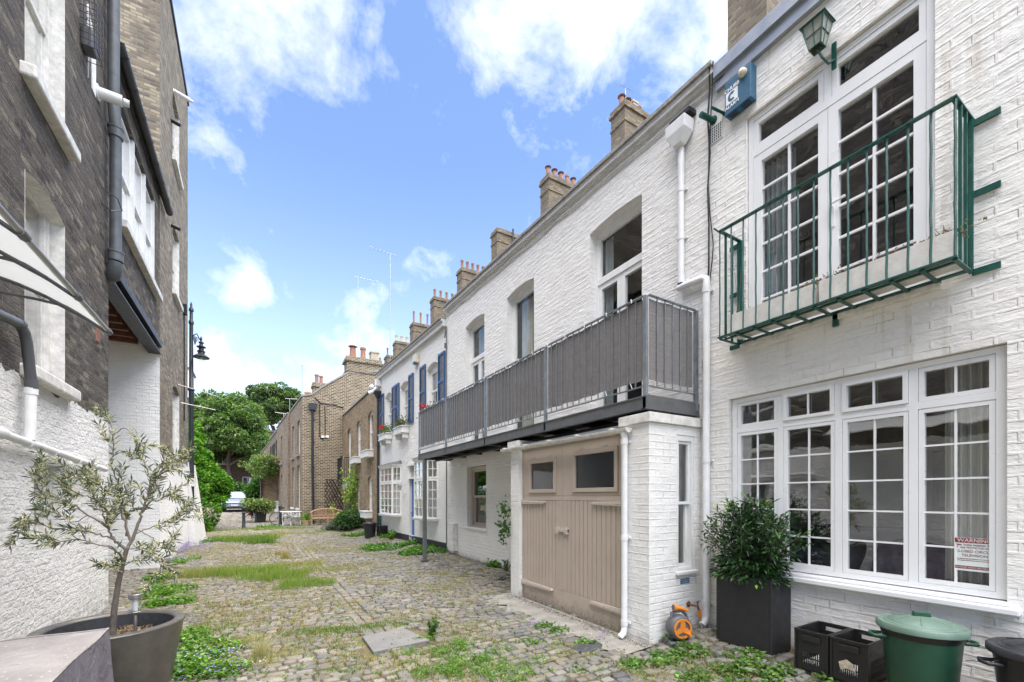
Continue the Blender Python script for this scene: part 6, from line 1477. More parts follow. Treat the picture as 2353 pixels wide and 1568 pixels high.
mb = MB().tube([FH.P(-.07, .01, hz + .375), FH.P(-.03, .01, hz + .372)], [.036, .032], 12); mb.tube([FH.P(-.03, .01, hz + .372), FH.P(.03, .01, hz + .36), FH.P(.10, .01, hz + .33)], [.022, .020, .014], 10); make('nozzle', mb, M['orange_plastic'], hr, smooth=50)
mb = MB().tube([FH.P(-.075, .01, hz + .376), FH.P(-.071, .01, hz + .3755)], .030, 12); make('nozzle_face', mb, M['hose_grey'], hr)
tp = thing('garden_tap', 'brass outdoor tap on the pier with an orange connector and short hose', 'tap', FP.P(.65, 0, .36))
mb = MB(); mb.tube([FP.P(.635, 0, .385), FP.P(.635, .07, .385), FP.P(.68, .09, .38), FP.P(.70, .09, .33)], .013, 8); mb.tube([FP.P(.635, 0, .385), FP.P(.635, .008, .385)], .035, 12); mb.tube([FP.P(.68, .09, .38), FP.P(.68, .09, .42)], .008, 6); mb.tube([FP.P(.66, .09, .42), FP.P(.70, .09, .43)], .007, 6); make('tap_body', mb, M['rust'], tp, smooth=50)
mb = MB().tube([FP.P(.70, .09, .33), FP.P(.715, .09, .25)], .019, 10); make('connector', mb, M['orange_plastic'], tp, smooth=50)
mb = MB().tube([FP.P(.715, .09, .25), FP.P(.735, .10, .17), FP.P(.71, .12, .11), FP.P(.62, .14, .075), FP.P(.50, .14, .085), FP.P(.40, .14, .10)], .009, 8); make('hose', mb, M['hose_tube'], tp, smooth=50)

# covers in the road
def cover(u, v, w_, d_, rot, mat, name, label, th=.016, grid=True):
    p = gpt(u, v); c_, s_ = math.cos(rot), math.sin(rot); mb = MB()
    F_ = Frame((p.x, p.y), (c_, s_))
    def slab(a0, a1, b0, b1, lo, hi):
        q = [F_.P(a, b, 0) for a, b in ((a0, b0), (a1, b0), (a1, b1), (a0, b1))]
        mb.add([(v.x, v.y, gz(v.x, v.y) + lo) for v in q] + [(v.x, v.y, gz(v.x, v.y) + hi) for v in q], [(0, 1, 2, 3), (4, 5, 6, 7), (0, 1, 5, 4), (1, 2, 6, 5), (2, 3, 7, 6), (3, 0, 4, 7)])
    slab(-w_ / 2, w_ / 2, -d_ / 2, d_ / 2, -.03, th)
    if grid:
        for i in range(5):
            for j in range(4): slab(-w_ / 2 + .05 + i * (w_ - .1) / 5, -w_ / 2 + .03 + (i + 1) * (w_ - .1) / 5, -d_ / 2 + .04 + j * (d_ - .08) / 4, -d_ / 2 + .02 + (j + 1) * (d_ - .08) / 4, th, th + .004)
    return solo(name, mb, M[mat], label, 'cover', bevel=.004 if not grid else 0)
mb = MB()
c4 = [gpt(*q) for q in ((832, 1466), (928, 1447), (988, 1475), (858, 1503))]; mb.add([(q.x, q.y, q.z + .022) for q in c4] + [(q.x, q.y, q.z - .03) for q in c4], [(0, 1, 2, 3), (0, 1, 5, 4), (1, 2, 6, 5), (2, 3, 7, 6), (3, 0, 4, 7)])
solo('manhole_cover', mb, M['slab_concrete'], 'pale concrete-filled manhole cover in the foreground setts', 'manhole cover', bevel=.006)
cover(1135, 1328, .75, .45, .05, 'cast_cover', 'manhole_cover', 'rusty patterned iron cover in the setts beside the garage')
cover(928, 1250, 1.0, .6, .0, 'slab_concrete', 'manhole_cover', 'flat grey slab cover in front of the blue door')
cover(1160, 1325, .32, .30, .05, 'black_iron', 'drain_grate', 'black drain grate against the wall left of the garage')
p = gpt(1350, 1488); mb = MB().lathe((p.x, p.y, p.z - .02), [(.17, 0), (.17, .035), (.16, .04), (.001, .042)], 18, 1.15, .8, .3); solo('drain_cover', mb, M['slate_drain'], 'round slate-grey drain cover in the setts in front of the drainpipe', 'cover')
p = gpt(780, 1252); mb = MB().box(W, p.x - .35, p.x + .3, p.y - .2, p.y + .2, p.z - .02, p.z + .012); 

# ================================================================== foreground left: pot, olive, lamp, cover
PC = at(259, 1432, 3.09); PZ = .70
pot = thing('plant_pot', 'large round dark fibre pot holding the olive tree in the left foreground', 'plant pot', (PC.x, PC.y, 0))
mb = MB().lathe((PC.x, PC.y, 0), [(.27, 0), (.29, .02), (.405, PZ - .025), (.414, PZ - .006), (.410, PZ + .002), (.36, PZ + .004), (.347, PZ - .01), (.32, PZ - .16)], 64, 1.0, 1.0); make('body', mb, M['fibre_pot'], pot, smooth=50)
mb = MB().lathe((PC.x, PC.y, 0), [(.343, PZ - .012), (.318, PZ - .17)], 64)
mb.f = mb.f[:-2]; make('inner_wall', mb, M['pot_inside'], pot, smooth=50)
mb = MB(); N_ = 18
for i in range(N_ + 1):
    for j in range(48):
        a = 2 * math.pi * j / 48; r_ = .326 * i / N_
        mb.v.append((PC.x + r_ * math.cos(a), PC.y + r_ * math.sin(a), PZ - .135 + .018 * math.sin(a * 3 + r_ * 20) + rng.normal(0, .006) + .02 * (1 - i / N_)))
mb.f = [(i * 48 + j, i * 48 + (j + 1) % 48, (i + 1) * 48 + (j + 1) % 48, (i + 1) * 48 + j) for i in range(N_) for j in range(48)]
make('soil', mb, M['soil'], pot)
nC = 900; a = rng.uniform(0, 6.28, nC); r_ = .31 * np.sqrt(rng.uniform(0, 1, nC)); cen = np.column_stack([PC.x + r_ * np.cos(a), PC.y + r_ * np.sin(a), np.full(nC, PZ - .11) + rng.uniform(-.01, .02, nC)])
d1 = rng.normal(0, 1, (nC, 3)); d1[:, 2] *= .3; d1 /= np.linalg.norm(d1, axis=1)[:, None]; d2 = np.cross(d1, rng.normal(0, 1, (nC, 3))); d2 /= np.linalg.norm(d2, axis=1)[:, None]
l_ = rng.uniform(.008, .022, nC)[:, None]; w_ = rng.uniform(.004, .009, nC)[:, None]
Vc = np.stack([cen - d1 * l_ - d2 * w_, cen + d1 * l_ - d2 * w_, cen + d1 * l_ + d2 * w_, cen - d1 * l_ + d2 * w_], 1).reshape(-1, 3)
o = fastmesh('bark_chippings', Vc, np.arange(nC * 4).reshape(-1, 4), M['bark_chip'], None, parent=pot); o['kind'] = 'stuff'
# solar light
q0 = at(311, 1435, 3.05); SX, SY = q0.x, q0.y
slt = thing('solar_light', 'steel and glass solar stake light stuck in the olive pot', 'garden light', (SX, SY, PZ - .1))
mb = MB().tube([(SX, SY, PZ - .15), (SX, SY, PZ + .055 + .03)], .010, 10); mb.lathe((SX, SY, PZ + .055 + .02), [(.012, 0), (.018, .012), (.02, .02)], 14); make('stake', mb, M['steel_brushed'], slt, smooth=50)
mb = MB(); [mb.tube([(SX + .038 * math.cos(t_), SY + .038 * math.sin(t_), PZ + .055 + .045), (SX + .038 * math.cos(t_ + .35), SY + .038 * math.sin(t_ + .35), PZ + .055 + .045)], .003, 5) for t_ in np.arange(0, 6.28, .35)]; [mb.tube([(SX, SY, PZ + .055 + .04), (SX + .038 * math.cos(t_), SY + .038 * math.sin(t_), PZ + .055 + .045)], .003, 4) for t_ in (0, 2.1, 4.2)]; make('ring', mb, M['steel_brushed'], slt)
mb = MB().lathe((SX, SY, PZ + .055 + .045), [(.034, 0), (.034, .09)], 24); mb.f = mb.f[:-2]; make('glass', mb, M['clear_glass'], slt, smooth=50)
mb = MB().lathe((SX, SY, PZ + .055 + .05), [(.014, 0), (.016, .02), (.018, .08)], 14); make('diffuser', mb, M['white_mark'], slt, smooth=50)
mb = MB().lathe((SX, SY, PZ + .055 + .135), [(.038, 0), (.039, .004), (.039, .030), (.034, .034), (.001, .035)], 24); make('cap', mb, M['steel_brushed'], slt, smooth=50)
mb = MB().lathe((SX, SY, PZ + .055 + .1705), [(.026, 0), (.001, .0005)], 20); make('solar_cell', mb, M['picture_black'], slt)
# covered table
cv = thing('garden_cover', 'faded grey weatherproof cover over a table in the bottom left corner', 'cover', (-1.3, 3.0, 0))
mb = MB(); nx, ny = 40, 40; x0, x1, y0, y1 = -1.78, -.765, 1.9, 3.50
def ztop(u_, v_):
    return .80 - .012 * (4 * u_ * (1 - u_)) * (4 * v_ * (1 - v_)) - .006 * math.sin(u_ * 9 + v_ * 5) * (4 * u_ * (1 - u_)) + .004 * math.sin(v_ * 17 + u_ * 3)
mb.v = [(x0 + (x1 - x0) * i / nx, y0 + (y1 - y0) * j / ny, ztop(i / nx, j / ny)) for j in range(ny + 1) for i in range(nx + 1)]
mb.f = [(j * (nx + 1) + i, j * (nx + 1) + i + 1, (j + 1) * (nx + 1) + i + 1, (j + 1) * (nx + 1) + i) for j in range(ny) for i in range(nx)]
make('top_cloth', mb, M['cover_cloth'], cv, smooth=60)
mb = MB()
path = [(x1, y0 + (y1 - y0) * j / 60) for j in range(61)] + [(x1 - (x1 - x0) * j / 40, y1) for j in range(1, 41)]
H_ = 10
for k_, (px, py) in enumerate(path):
    t_ = k_ / 60 if k_ <= 60 else 1 - (k_ - 60) / 40 * 0
    zt_ = ztop((px - x0) / (x1 - x0), (py - y0) / (y1 - y0))
    for h_ in range(H_ + 1):
        f_ = h_ / H_; am = .02 * f_ * math.sin(k_ * .55) + .012 * f_ * math.sin(k_ * 1.3 + 1); out = .012 + .03 * f_ + am
        nx_, ny_ = (1, 0) if k_ < 60 else ((.7, .7) if k_ == 60 else (0, 1))
        mb.v.append((px + nx_ * out, py + ny_ * out, zt_ + .002 - f_ * .72))
mb.f = [(k_ * (H_ + 1) + h_, (k_ + 1) * (H_ + 1) + h_, (k_ + 1) * (H_ + 1) + h_ + 1, k_ * (H_ + 1) + h_ + 1) for k_ in range(len(path) - 1) for h_ in range(H_)]
make('skirt', mb, M['cover_skirt'], cv, smooth=60)
mb = MB(); mb.tube([(x1 + .004, y0 + (y1 - y0) * j / 60, ztop(1, j / 60) + .004) for j in range(61)], .006, 6); mb.tube([(x1 - (x1 - x0) * j / 40, y1 + .004, ztop(1 - j / 40, 1) + .003) for j in range(41)], .005, 6)
make('seam', mb, M['cover_cloth'], cv, smooth=60)

# ================================================================== mid-distance objects
def bollard(p, label):
    t = thing('bollard', label, 'bollard', p, group='black bollards across the mews')
    mb = MB().box(W, p.x - .12, p.x + .12, p.y - .12, p.y + .12, p.z - .02, p.z + .05); make('base', mb, M['slab_concrete'], t)
    mb = MB().lathe(p, [(.085, .05), (.085, .10), (.07, .12), (.065, .74), (.075, .75), (.075, .78), (.065, .79), (.08, .88), (.105, .92), (.105, .97), (.05, .995), (.001, 1.0)], 14); make('post', mb, M['black_iron'], t, smooth=40)
    mb = MB().lathe(p, [(.0755, .752), (.0765, .765), (.0755, .778)], 14); make('band', mb, M['galv'], t, smooth=40)
bollard(gpt(560, 1215), 'left black iron bollard standing alone in the middle of the mews'); bollard(gpt(644, 1207), 'right black iron bollard beside the white bistro table')
# bench
BX0, BX1, BY = 2.50, 4.12, 24.75; bz = gz(3.3, BY)
bn_ = thing('bench', 'curved-back slatted teak garden bench against the brown gable wall', 'bench', (3.3, BY, bz))
n_ = 24; arch = lambda x: .58 + .27 * math.sqrt(max(0, 1 - ((x - (BX0 + BX1) / 2) / ((BX1 - BX0) / 2 + .03)) ** 2)) ; cvy = lambda x: BY + .22 - .20 * ((x - (BX0 + BX1) / 2) / ((BX1 - BX0) / 2)) ** 2
mb = MB()
for k_ in range(5): mb.box(W, BX0 + .04, BX1 - .04, BY - .20 + k_ * .085, BY - .13 + k_ * .085, bz + .41, bz + .43)
make('seat', mb, M['teak'], bn_)
mb = MB(); xs_ = [BX0 + (BX1 - BX0) * i / n_ for i in range(n_ + 1)]
mb.tube([(x, cvy(x), bz + arch(x)) for x in xs_], .035, 6); mb.tube([(x, cvy(x), bz + .50) for x in xs_], .022, 5)
for i in range(1, 34): x = BX0 + (BX1 - BX0) * i / 34; mb.tube([(x, cvy(x), bz + .5), (x, cvy(x), bz + arch(x))], .011 if i % 8 else .03, 4)
make('backrest', mb, M['teak'], bn_)
for x, y in ((BX0 + .03, BY - .2), (BX1 - .03, BY - .2), ((BX0 + BX1) / 2, BY - .2), (BX0 + .05, BY + .05), (BX1 - .05, BY + .05), (BX0 + .5, BY + .2), (BX1 - .5, BY + .2)):
    mb = MB().box(W, x - .03, x + .03, y - .03, y + .03, bz - .01, bz + (.40 if abs(x - 3.31) < .6 else .62)); make('leg', mb, M['teak'], bn_)
mb = MB().box(W, BX0, BX1, BY - .22, BY - .19, bz + .33, bz + .41); make('apron', mb, M['teak'], bn_)
# bistro table
p = gpt(668, 1208); tb = thing('bistro_table', 'small round white wrought iron table beside the right bollard', 'table', p)
mb = MB().lathe(p, [(.50, .70), (.51, .72), (.50, .735), (.001, .74)], 32); make('tabletop', mb, M['white_pipe'], tb, smooth=40)
mb = MB()
for k_ in range(3):
    a = k_ * 2.094 + .5; d = Vector((math.cos(a), math.sin(a), 0)); mb.tube([p + d * .30 + Vector((0, 0, .7)), p + d * .12 + Vector((0, 0, .5)), p + d * .08 + Vector((0, 0, .3)), p + d * .2 + Vector((0, 0, .1)), p + d * .38 + Vector((0, 0, .02)), p + d * .42 + Vector((0, 0, .06))], .018, 6)
make('frame', mb, M['white_pipe'], tb)
for k_, (ox, oy, lab) in enumerate(((-.16, .35, 'folded white slatted chair under the left side of the bistro table'), (.3, .55, 'white slatted folding chair behind the bistro table'))):
    c = thing('folding_chair', lab, 'chair', p + Vector((ox, oy, 0)), group='white folding chairs by the bistro table'); b0 = p + Vector((ox, oy, 0))
    mb = MB()
    for i in range(7): x = -.18 + i * .06; mb.tube([b0 + Vector((x, .0, .40)), b0 + Vector((x + .05, .25, .45 if k_ else .52))], .016, 4)
    make('seat', mb, M['white_pipe'], c)
    mb = MB()
    for i in range(6): x = -.18 + i * .07; mb.tube([b0 + Vector((x, .25, .45)), b0 + Vector((x * 1.1, .34, .66))], .014, 4)
    mb.tube([b0 + Vector((-.2, .34, .66)), b0 + Vector((.2, .34, .66))], .016, 4); make('backrest', mb, M['white_pipe'], c)
    for sx_ in (-.19, .19):
        mb = MB().tube([b0 + Vector((sx_, -.18, 0)), b0 + Vector((sx_, .25, .45)), b0 + Vector((sx_, .34, .66))], .014, 5); make('leg', mb, M['white_pipe'], c); mb = MB().tube([b0 + Vector((sx_, .3, 0)), b0 + Vector((sx_, -.05, .42))], .014, 5); make('leg', mb, M['white_pipe'], c)
# bicycle behind the table
p2 = p + Vector((-.1, .9, 0)); bk = thing('bicycle', 'black bicycle parked behind the bistro table', 'bicycle', p2)
for sx_ in (-.5, .5):
    mb = MB(); c_ = p2 + Vector((sx_, 0, .34)); mb.tube([c_ + Vector((.33 * math.cos(t_), 0, .33 * math.sin(t_))) for t_ in np.linspace(0, 6.283, 25)], .02, 5, False); w_ = make('wheel', mb, M['rubber'], bk)
    mb = MB(); [mb.tube([c_, c_ + Vector((.33 * math.cos(t_), 0, .33 * math.sin(t_)))], .004, 3) for t_ in np.arange(0, 6.2, .52)]; make('spokes', mb, M['steel_brushed'], w_)
mb = MB(); q = lambda x, z: p2 + Vector((x, 0, z)); mb.tube([q(-.5, .34), q(-.18, .75), q(.35, .78), q(0, .32), q(-.5, .34)], .016, 6); mb.tube([q(.35, .9), q(.38, .7), q(.5, .34)], .016, 6); mb.tube([q(-.22, .88), q(-.18, .75), q(0, .32)], .014, 6); mb.tube([q(.3, .95), q(.42, .93)], .014, 6); make('frame', mb, M['black_iron'], bk)
mb = MB().box(W, p2.x - .34, p2.x - .1, p2.y - .06, p2.y + .06, p2.z + .87, p2.z + .92); make('saddle', mb, M['rubber'], bk, bevel=.02)

# car
cz = .48; cpos = Vector((-1.35, 41.0, 0)); cpos.z = gz(-1.35, 41)
car = thing('parked_car', 'pale blue people carrier parked facing down the mews behind the vine', 'car', cpos)
FCc = Frame((cpos.x, cpos.y), (1, 0), -1)  # n towards camera
def loft(mb, secs):
    k = len(secs[0]); o0 = len(mb.v)
    for s_ in secs: mb.v += s_
    n_ = len(secs)
    mb.f += [(o0 + i * k + j, o0 + i * k + (j + 1) % k, o0 + (i + 1) * k + (j + 1) % k, o0 + (i + 1) * k + j) for i in range(n_ - 1) for j in range(k)]
    mb.f += [tuple(o0 + j for j in range(k)), tuple(o0 + (n_ - 1) * k + j for j in range(k))]
zc0 = cpos.z
def sec(y, hw, zb, zt, top): return [tuple(cpos + Vector((x, y, z))) for x, z in ((-hw, zb), (-hw * 1.02, (zb + zt) / 2), (-hw * .97, zt - .08), (-top, zt), (top, zt), (hw * .97, zt - .08), (hw * 1.02, (zb + zt) / 2), (hw, zb))]
mb = MB(); loft(mb, [sec(-2.1, .72, .28, .62, .6), sec(-2.02, .82, .22, .74, .68), (sec(-1.6, .86, .2, .88, .74)), sec(-1.0, .87, .2, .97, .80), sec(1.9, .87, .2, 1.0, .8), sec(2.1, .8, .3, .9, .7)])
make('body', mb, M['car_paint'], car, smooth=35)
mb = MB(); loft(mb, [sec(-1.05, .80, .95, 1.0, .76), sec(-.25, .74, .95, 1.48, .62), sec(.3, .74, .95, 1.56, .62), sec(1.5, .74, .95, 1.52, .62), sec(2.0, .76, .95, 1.1, .7)]); make('cabin', mb, M['car_paint'], car, smooth=35)
plain('windscreen', (.30, .34, .38), .12, var=.05)
mb = MB().add([tuple(cpos + Vector(q)) for q in ((-.70, -1.07, 1.02), (.70, -1.07, 1.02), (.60, -.30, 1.46), (-.60, -.30, 1.46))], [(0, 1, 2, 3)]); make('windscreen', mb, M['windscreen'], car)
for sx_ in (-.62, .62):
    mb = MB().ball(cpos + Vector((sx_, -2.0, .66)), .15, 12, 8, .6); make('headlight', mb, M['chrome'], car, smooth=50)
    for yy in (-1.4, 1.35):
        mb = MB().tube([cpos + Vector((sx_ * 1.28, yy, .31)), cpos + Vector((sx_ * 1.0, yy, .31))], .31, 18); wh = make('wheel', mb, M['rubber'], car, smooth=50)
    mb = MB().box(W, cpos.x + sx_ * 1.5 - .08, cpos.x + sx_ * 1.5 + .08, cpos.y - .95, cpos.y - .8, cpos.z + .98, cpos.z + 1.14); make('wing_mirror', mb, M['car_paint'], car, bevel=.03)
mb = MB().box(W, cpos.x - .5, cpos.x + .5, cpos.y - 2.13, cpos.y - 2.09, cpos.z + .60, cpos.z + .70); make('grille', mb, M['chrome'], car, bevel=.01)
mb = MB().box(W, cpos.x - .6, cpos.x + .6, cpos.y - 2.14, cpos.y - 2.08, cpos.z + .28, cpos.z + .40); make('air_intake', mb, M['rubber'], car)
mb = MB().box(W, cpos.x - .26, cpos.x + .26, cpos.y - 2.17, cpos.y - 2.14, cpos.z + .43, cpos.z + .54); pt_ = make('number_plate', mb, M['white_mark'], car); text('EP04 MHO', FCc, .03, 2.172, cpos.z + .485, .10, M['picture_black'], pt_, .001)
mb = MB().box(W, cpos.x - .26, cpos.x - .19, cpos.y - 2.173, cpos.y - 2.171, cpos.z + .43, cpos.z + .54); make('plate_band', mb, M['blue_paint'], pt_)
mb = MB().tube([tuple(cpos + Vector(q)) for q in ((-.4, -1.03, 1.04), (.2, -.98, 1.07))], .012, 4); make('wiper', mb, M['rubber'], car)

# buildings closing the view
hb = thing('brick_building', 'brown brick building closing the mews behind the big tree', 'building', (-3, 72, 1))
mb = MB(); F7 = Frame((-16, 72), (1, 0), -1); wall(mb, F7, 0, 22, .5, 11, [(11.5, 12.9, 6.1, 7.5, 0, .2), (8, 9.2, 6, 8, 0, .2), (14.5, 15.7, 2.5, 4.5, 0, .2)]); make('wall', mb, M['red_brown_brick'], hb)
for a0, a1, z0, z1 in ((11.5, 12.9, 6.1, 7.5), (8, 9.2, 6, 8), (14.5, 15.7, 2.5, 4.5)):
    mb = MB(); sash(mb, F7, a0, a1, z0, z1, -.05, .14, .05, 2, 1, .08); w = make('window', mb, M['white_wood'], hb); pn = MB(); pane(pn, F7, a0, a1, z0, z1, -.1, .1); make('pane', pn, M['glass'], w); room(hb, F7, a0, a1, z0, z1, -.21, .8)
mb = MB().box(F7, -.2, 22.2, -8, .1, 11, 11.3); make('roof', mb, M['bay_slate'], hb)
hb = thing('apartment_building', 'pale building top with a flat roof showing above the big tree', 'building', (-14, 92, 1))
mb = MB(); F8 = Frame((-28, 92), (1, 0), -1); mb.box(F8, 0, 13.6, -8, 0, 0, 22.3); mb.box(F8, 13.61, 18.5, -7, -.5, 0, 23.6); make('wall', mb, M['white_render'], hb)
mb = MB().box(F8, -.2, 13.7, -8.1, .2, 22.31, 22.7); mb.box(F8, 13.7, 18.7, -7.1, -.3, 23.61, 23.9); make('roof', mb, M['bay_slate'], hb)
for a in (8.2, 9.8, 11.4, 3.0, 5.0):
    mb = MB(); sash(mb, F8, a, a + 1.0, 19.4, 21.6, .03, .12, .05, 1, 2, .08); w = make('window', mb, M['white_wood'], hb); pn = MB(); pane(pn, F8, a, a + 1.0, 19.4, 21.6, .005, .1); make('pane', pn, M['window_dark_wood'], w)
mb = MB().box(W, -5.2, -2.2, 56, 56.4, .8, 3.4); solo('garden_wall', mb, M['red_brown_brick'], 'brown garden wall behind the parked car', 'wall')
# ================================================================== PLANTS
def unit(a): return a / (np.linalg.norm(a, axis=1)[:, None] + 1e-9)
def leafmesh(name, P, D, N, L, Wd, col, mat, parent=None, fold=.18, curl=.15, loc=None, kind=None):
    """one folded lanceolate leaf per point: P base, D direction, N upper side"""
    P = np.asarray(P, float); D = unit(np.asarray(D, float)); Sd = unit(np.cross(D, N)); N = np.cross(Sd, D)
    L = np.broadcast_to(L, (len(P),))[:, None]; Wd = np.broadcast_to(Wd, (len(P),))[:, None]
    m = P + D * L * .45 - N * L * .0
    l = m - Sd * Wd / 2 + N * Wd * fold; r = m + Sd * Wd / 2 + N * Wd * fold; t = P + D * L - N * L * curl
    V = np.stack([P, l, t, r], 1).reshape(-1, 3); n = len(P)
    i = np.arange(n)[:, None] * 4
    F = np.concatenate([i + np.array([[0, 1, 2]]), i + np.array([[0, 2, 3]])], 1).reshape(-1, 3)
    c = np.repeat(np.asarray(col, float), 4, 0)
    o = fastmesh(name, V, F, M[mat], c, parent, False, loc)
    if kind: o['kind'] = kind
    return o
def tint(base, n, v=.18, warm=.08, hi=None, phi=.0):
    b = np.array(base); c = b[None] * (1 + rng.normal(0, v, (n, 1))) * (1 + rng.normal(0, warm, (n, 3)))
    if hi is not None: m = rng.random(n) < phi; c[m] = np.array(hi)[None] * (1 + rng.normal(0, v, (m.sum(), 1)))
    return np.clip(c, .002, .95)
def cloud(cs, rs, n, shell=.55, flat=1.0):
    """points in a union of ellipsoid clumps, denser to the outside; returns points, outward dirs"""
    cs = np.asarray(cs, float); rs = np.asarray(rs, float)
    if rs.ndim == 1: rs = np.repeat(rs[:, None], 3, 1)
    w = rs.prod(1) ** (2 / 3); idx = rng.choice(len(cs), n, p=w / w.sum())
    d = unit(rng.normal(0, 1, (n, 3))); rad = (shell + (1 - shell) * rng.random(n)) ** .7
    return cs[idx] + d * rs[idx] * rad[:, None], d
def tree(name, label, base, trunk_top, cs, rs, nleaf, L, Wd, base_col, hi, phi, trunk_r, group=None, mat='leaf', limbs=9, cat='tree', parts=('crown', 'trunk')):
    base = Vector(base); t = thing(name, label, cat, base, group)
    mb = MB(); tt = Vector(trunk_top); mb.tube([base - Vector((0, 0, .1)), base.lerp(tt, .5) + Vector((trunk_r * .5, 0, 0)), tt], [trunk_r, trunk_r * .8, trunk_r * .55], 8)
    order = rng.permutation(len(cs))[:limbs]
    for i in order:
        c = Vector(cs[i]); st = base.lerp(tt, rng.uniform(.65, 1)); mid = st.lerp(c, .5) + Vector((0, 0, (c - st).length * .12)); mb.tube([st, mid, c], [trunk_r * .42, trunk_r * .25, trunk_r * .08], 5)
    make(parts[1], mb, M['bark'], t, smooth=60)
    P, d = cloud(cs, rs, nleaf); D = d + rng.normal(0, .5, (nleaf, 3)); D[:, 2] -= .15
    Nn = np.array([0, 0, 1.0]) + rng.normal(0, .45, (nleaf, 3))
    leafmesh(parts[0], P, D, Nn, L * rng.uniform(.7, 1.3, nleaf), Wd * rng.uniform(.7, 1.2, nleaf), tint(base_col, nleaf, .22, .08, hi, phi), mat, t)
    return t
def clumps(c, R3, n, rmin, rmax, top=True, flat=.6):
    """clump centres over the outside of a crown"""
    out = []; rs = []
    for i in range(n):
        while True:
            d = rng.normal(0, 1, 3); d /= np.linalg.norm(d)
            if d[2] > -.55: break
        k = rng.uniform(.45, 1.0); r = rng.uniform(rmin, rmax)
        out.append(np.array(c) + d * np.array(R3) * k); rs.append((r, r, r * flat))
    return np.array(out), np.array(rs)
# big tree down the mews
c = at(528, 1010, 58); cs, rs = clumps(tuple(c), (4.6, 4.6, 6.0), 150, .8, 1.5, flat=.5)
tree('broadleaf_tree', 'large bright green chestnut-like tree filling the end of the mews', (c.x - .2, c.y, 1.1), (c.x - .2, c.y, 7), cs, rs, 30000, .42, .24, (.085, .15, .045), (.16, .25, .065), .3, .42, 'trees beyond the mews')
c = at(470, 960, 60); cs, rs = clumps(tuple(c), (2.6, 3, 3.4), 60, .7, 1.2, flat=.5)
c2 = at(640, 945, 84); cs2, rs2 = clumps(tuple(c2), (6.0, 5.0, 4.8), 95, .9, 1.7, flat=.6)
tree('broadleaf_tree', 'second rounded tree showing above the terrace roofs left of the gable', (c2.x, c2.y, 1.3), (c2.x, c2.y, 13), cs2, rs2, 17000, .55, .32, (.075, .125, .045), (.13, .19, .065), .25, .4, 'trees beyond the mews')
tree('broadleaf_tree', 'left shoulder tree beside the street lamp, in front of the pale building', (c.x - 1, c.y + 3, 1.1), (c.x - 1, c.y + 3, 8), cs, rs, 11000, .42, .24, (.08, .145, .045), (.15, .23, .06), .3, .3, 'trees beyond the mews')
cs, rs = clumps((-5.6, 26, 4.0), (2.0, 5.0, 2.6), 60, .6, 1.1, flat=.7)
tree('garden_tree', 'leafy garden tree behind the whitewashed boundary wall, mirrored in the windows opposite', (-5.6, 26, .1), (-5.6, 26, 3), cs, rs, 7000, .3, .2, (.06, .13, .03), (.13, .22, .05), .3, .2)
# hedge and garden trees by the far houses
def shrub(name, label, base, R3, n, L, Wd, col, hi, phi, mat='leaf', ncl=30, rr=(.12, .25), stem=.03, cat='shrub', group=None, flowers=None, zc=None, limbs=7):
    c = (base[0], base[1], base[2] + (zc if zc is not None else R3[2] * 1.05)); cs, rs = clumps(c, R3, ncl, rr[0], rr[1], flat=.8)
    cs[:, 2] = np.maximum(cs[:, 2], base[2] + rr[0] * .6)
    t = tree(name, label, base, (c[0], c[1], c[2] - R3[2] * .3), cs, rs, n, L, Wd, col, hi, phi, stem, group, mat, limbs, cat, ('foliage', 'stem'))
    if flowers:
        k, fc, fs = flowers; P, d = cloud(cs, rs * 1.08, k, .95); m = np.concatenate([P] * 5); a = np.repeat(np.arange(5) * 1.256, k)
        d5 = np.concatenate([d] * 5); q = unit(np.cross(d5, rng.normal(0, 1, (len(d5), 3)) * .01 + np.array([[.3, .2, .9]]))); q2 = np.cross(d5, q)
        D = q * np.cos(a)[:, None] + q2 * np.sin(a)[:, None] + d5 * .35
        leafmesh('flowers', m, D, d5, fs, fs * .8, tint(fc, len(m), .12, .05), 'petal', t)
    return t
p = gpt(604, 1176); shrub('rose_bush', 'tall arching pink rose bush in front of the low outbuilding', (p.x - .2, 36.3, .42), (1.2, .8, .95), 5200, .13, .08, (.10, .17, .04), (.25, .33, .12), .35, ncl=40, rr=(.25, .5), flowers=(34, (.62, .27, .26), .09), zc=3.3, cat='rose bush', stem=.05)
shrub('ivy', 'dark green ivy climbing left of the low outbuilding', (.12, 38.6, .45), (.5, .5, 1.4), 4200, .15, .13, (.04, .12, .02), (.09, .2, .03), .3, ncl=40, rr=(.25, .4), cat='ivy', zc=1.5)
shrub('ivy', 'small ivy strand climbing the corner between the outbuilding and the gable house', (1.72, 36.9, .4), (.15, .2, 1.5), 900, .12, .1, (.06, .15, .03), (.15, .26, .06), .3, ncl=22, rr=(.1, .2), cat='ivy', zc=1.7)
shrub('hanging_basket', 'white and green flowers spilling over the balcony of the shuttered terrace house', tuple(FEf.P(14.6, .8, 3.7)), (.5, .5, .4), 1500, .11, .08, (.09, .16, .05), (.65, .66, .6), .3, ncl=24, rr=(.2, .35), cat='plants', zc=.3)
shrub('climber', 'low green hedge behind the parked car', (-2.2, 52, .7), (2.2, .6, 1.3), 4000, .22, .18, (.04, .10, .02), (.08, .16, .03), .3, ncl=40, rr=(.4, .7), cat='hedge', zc=1.2)
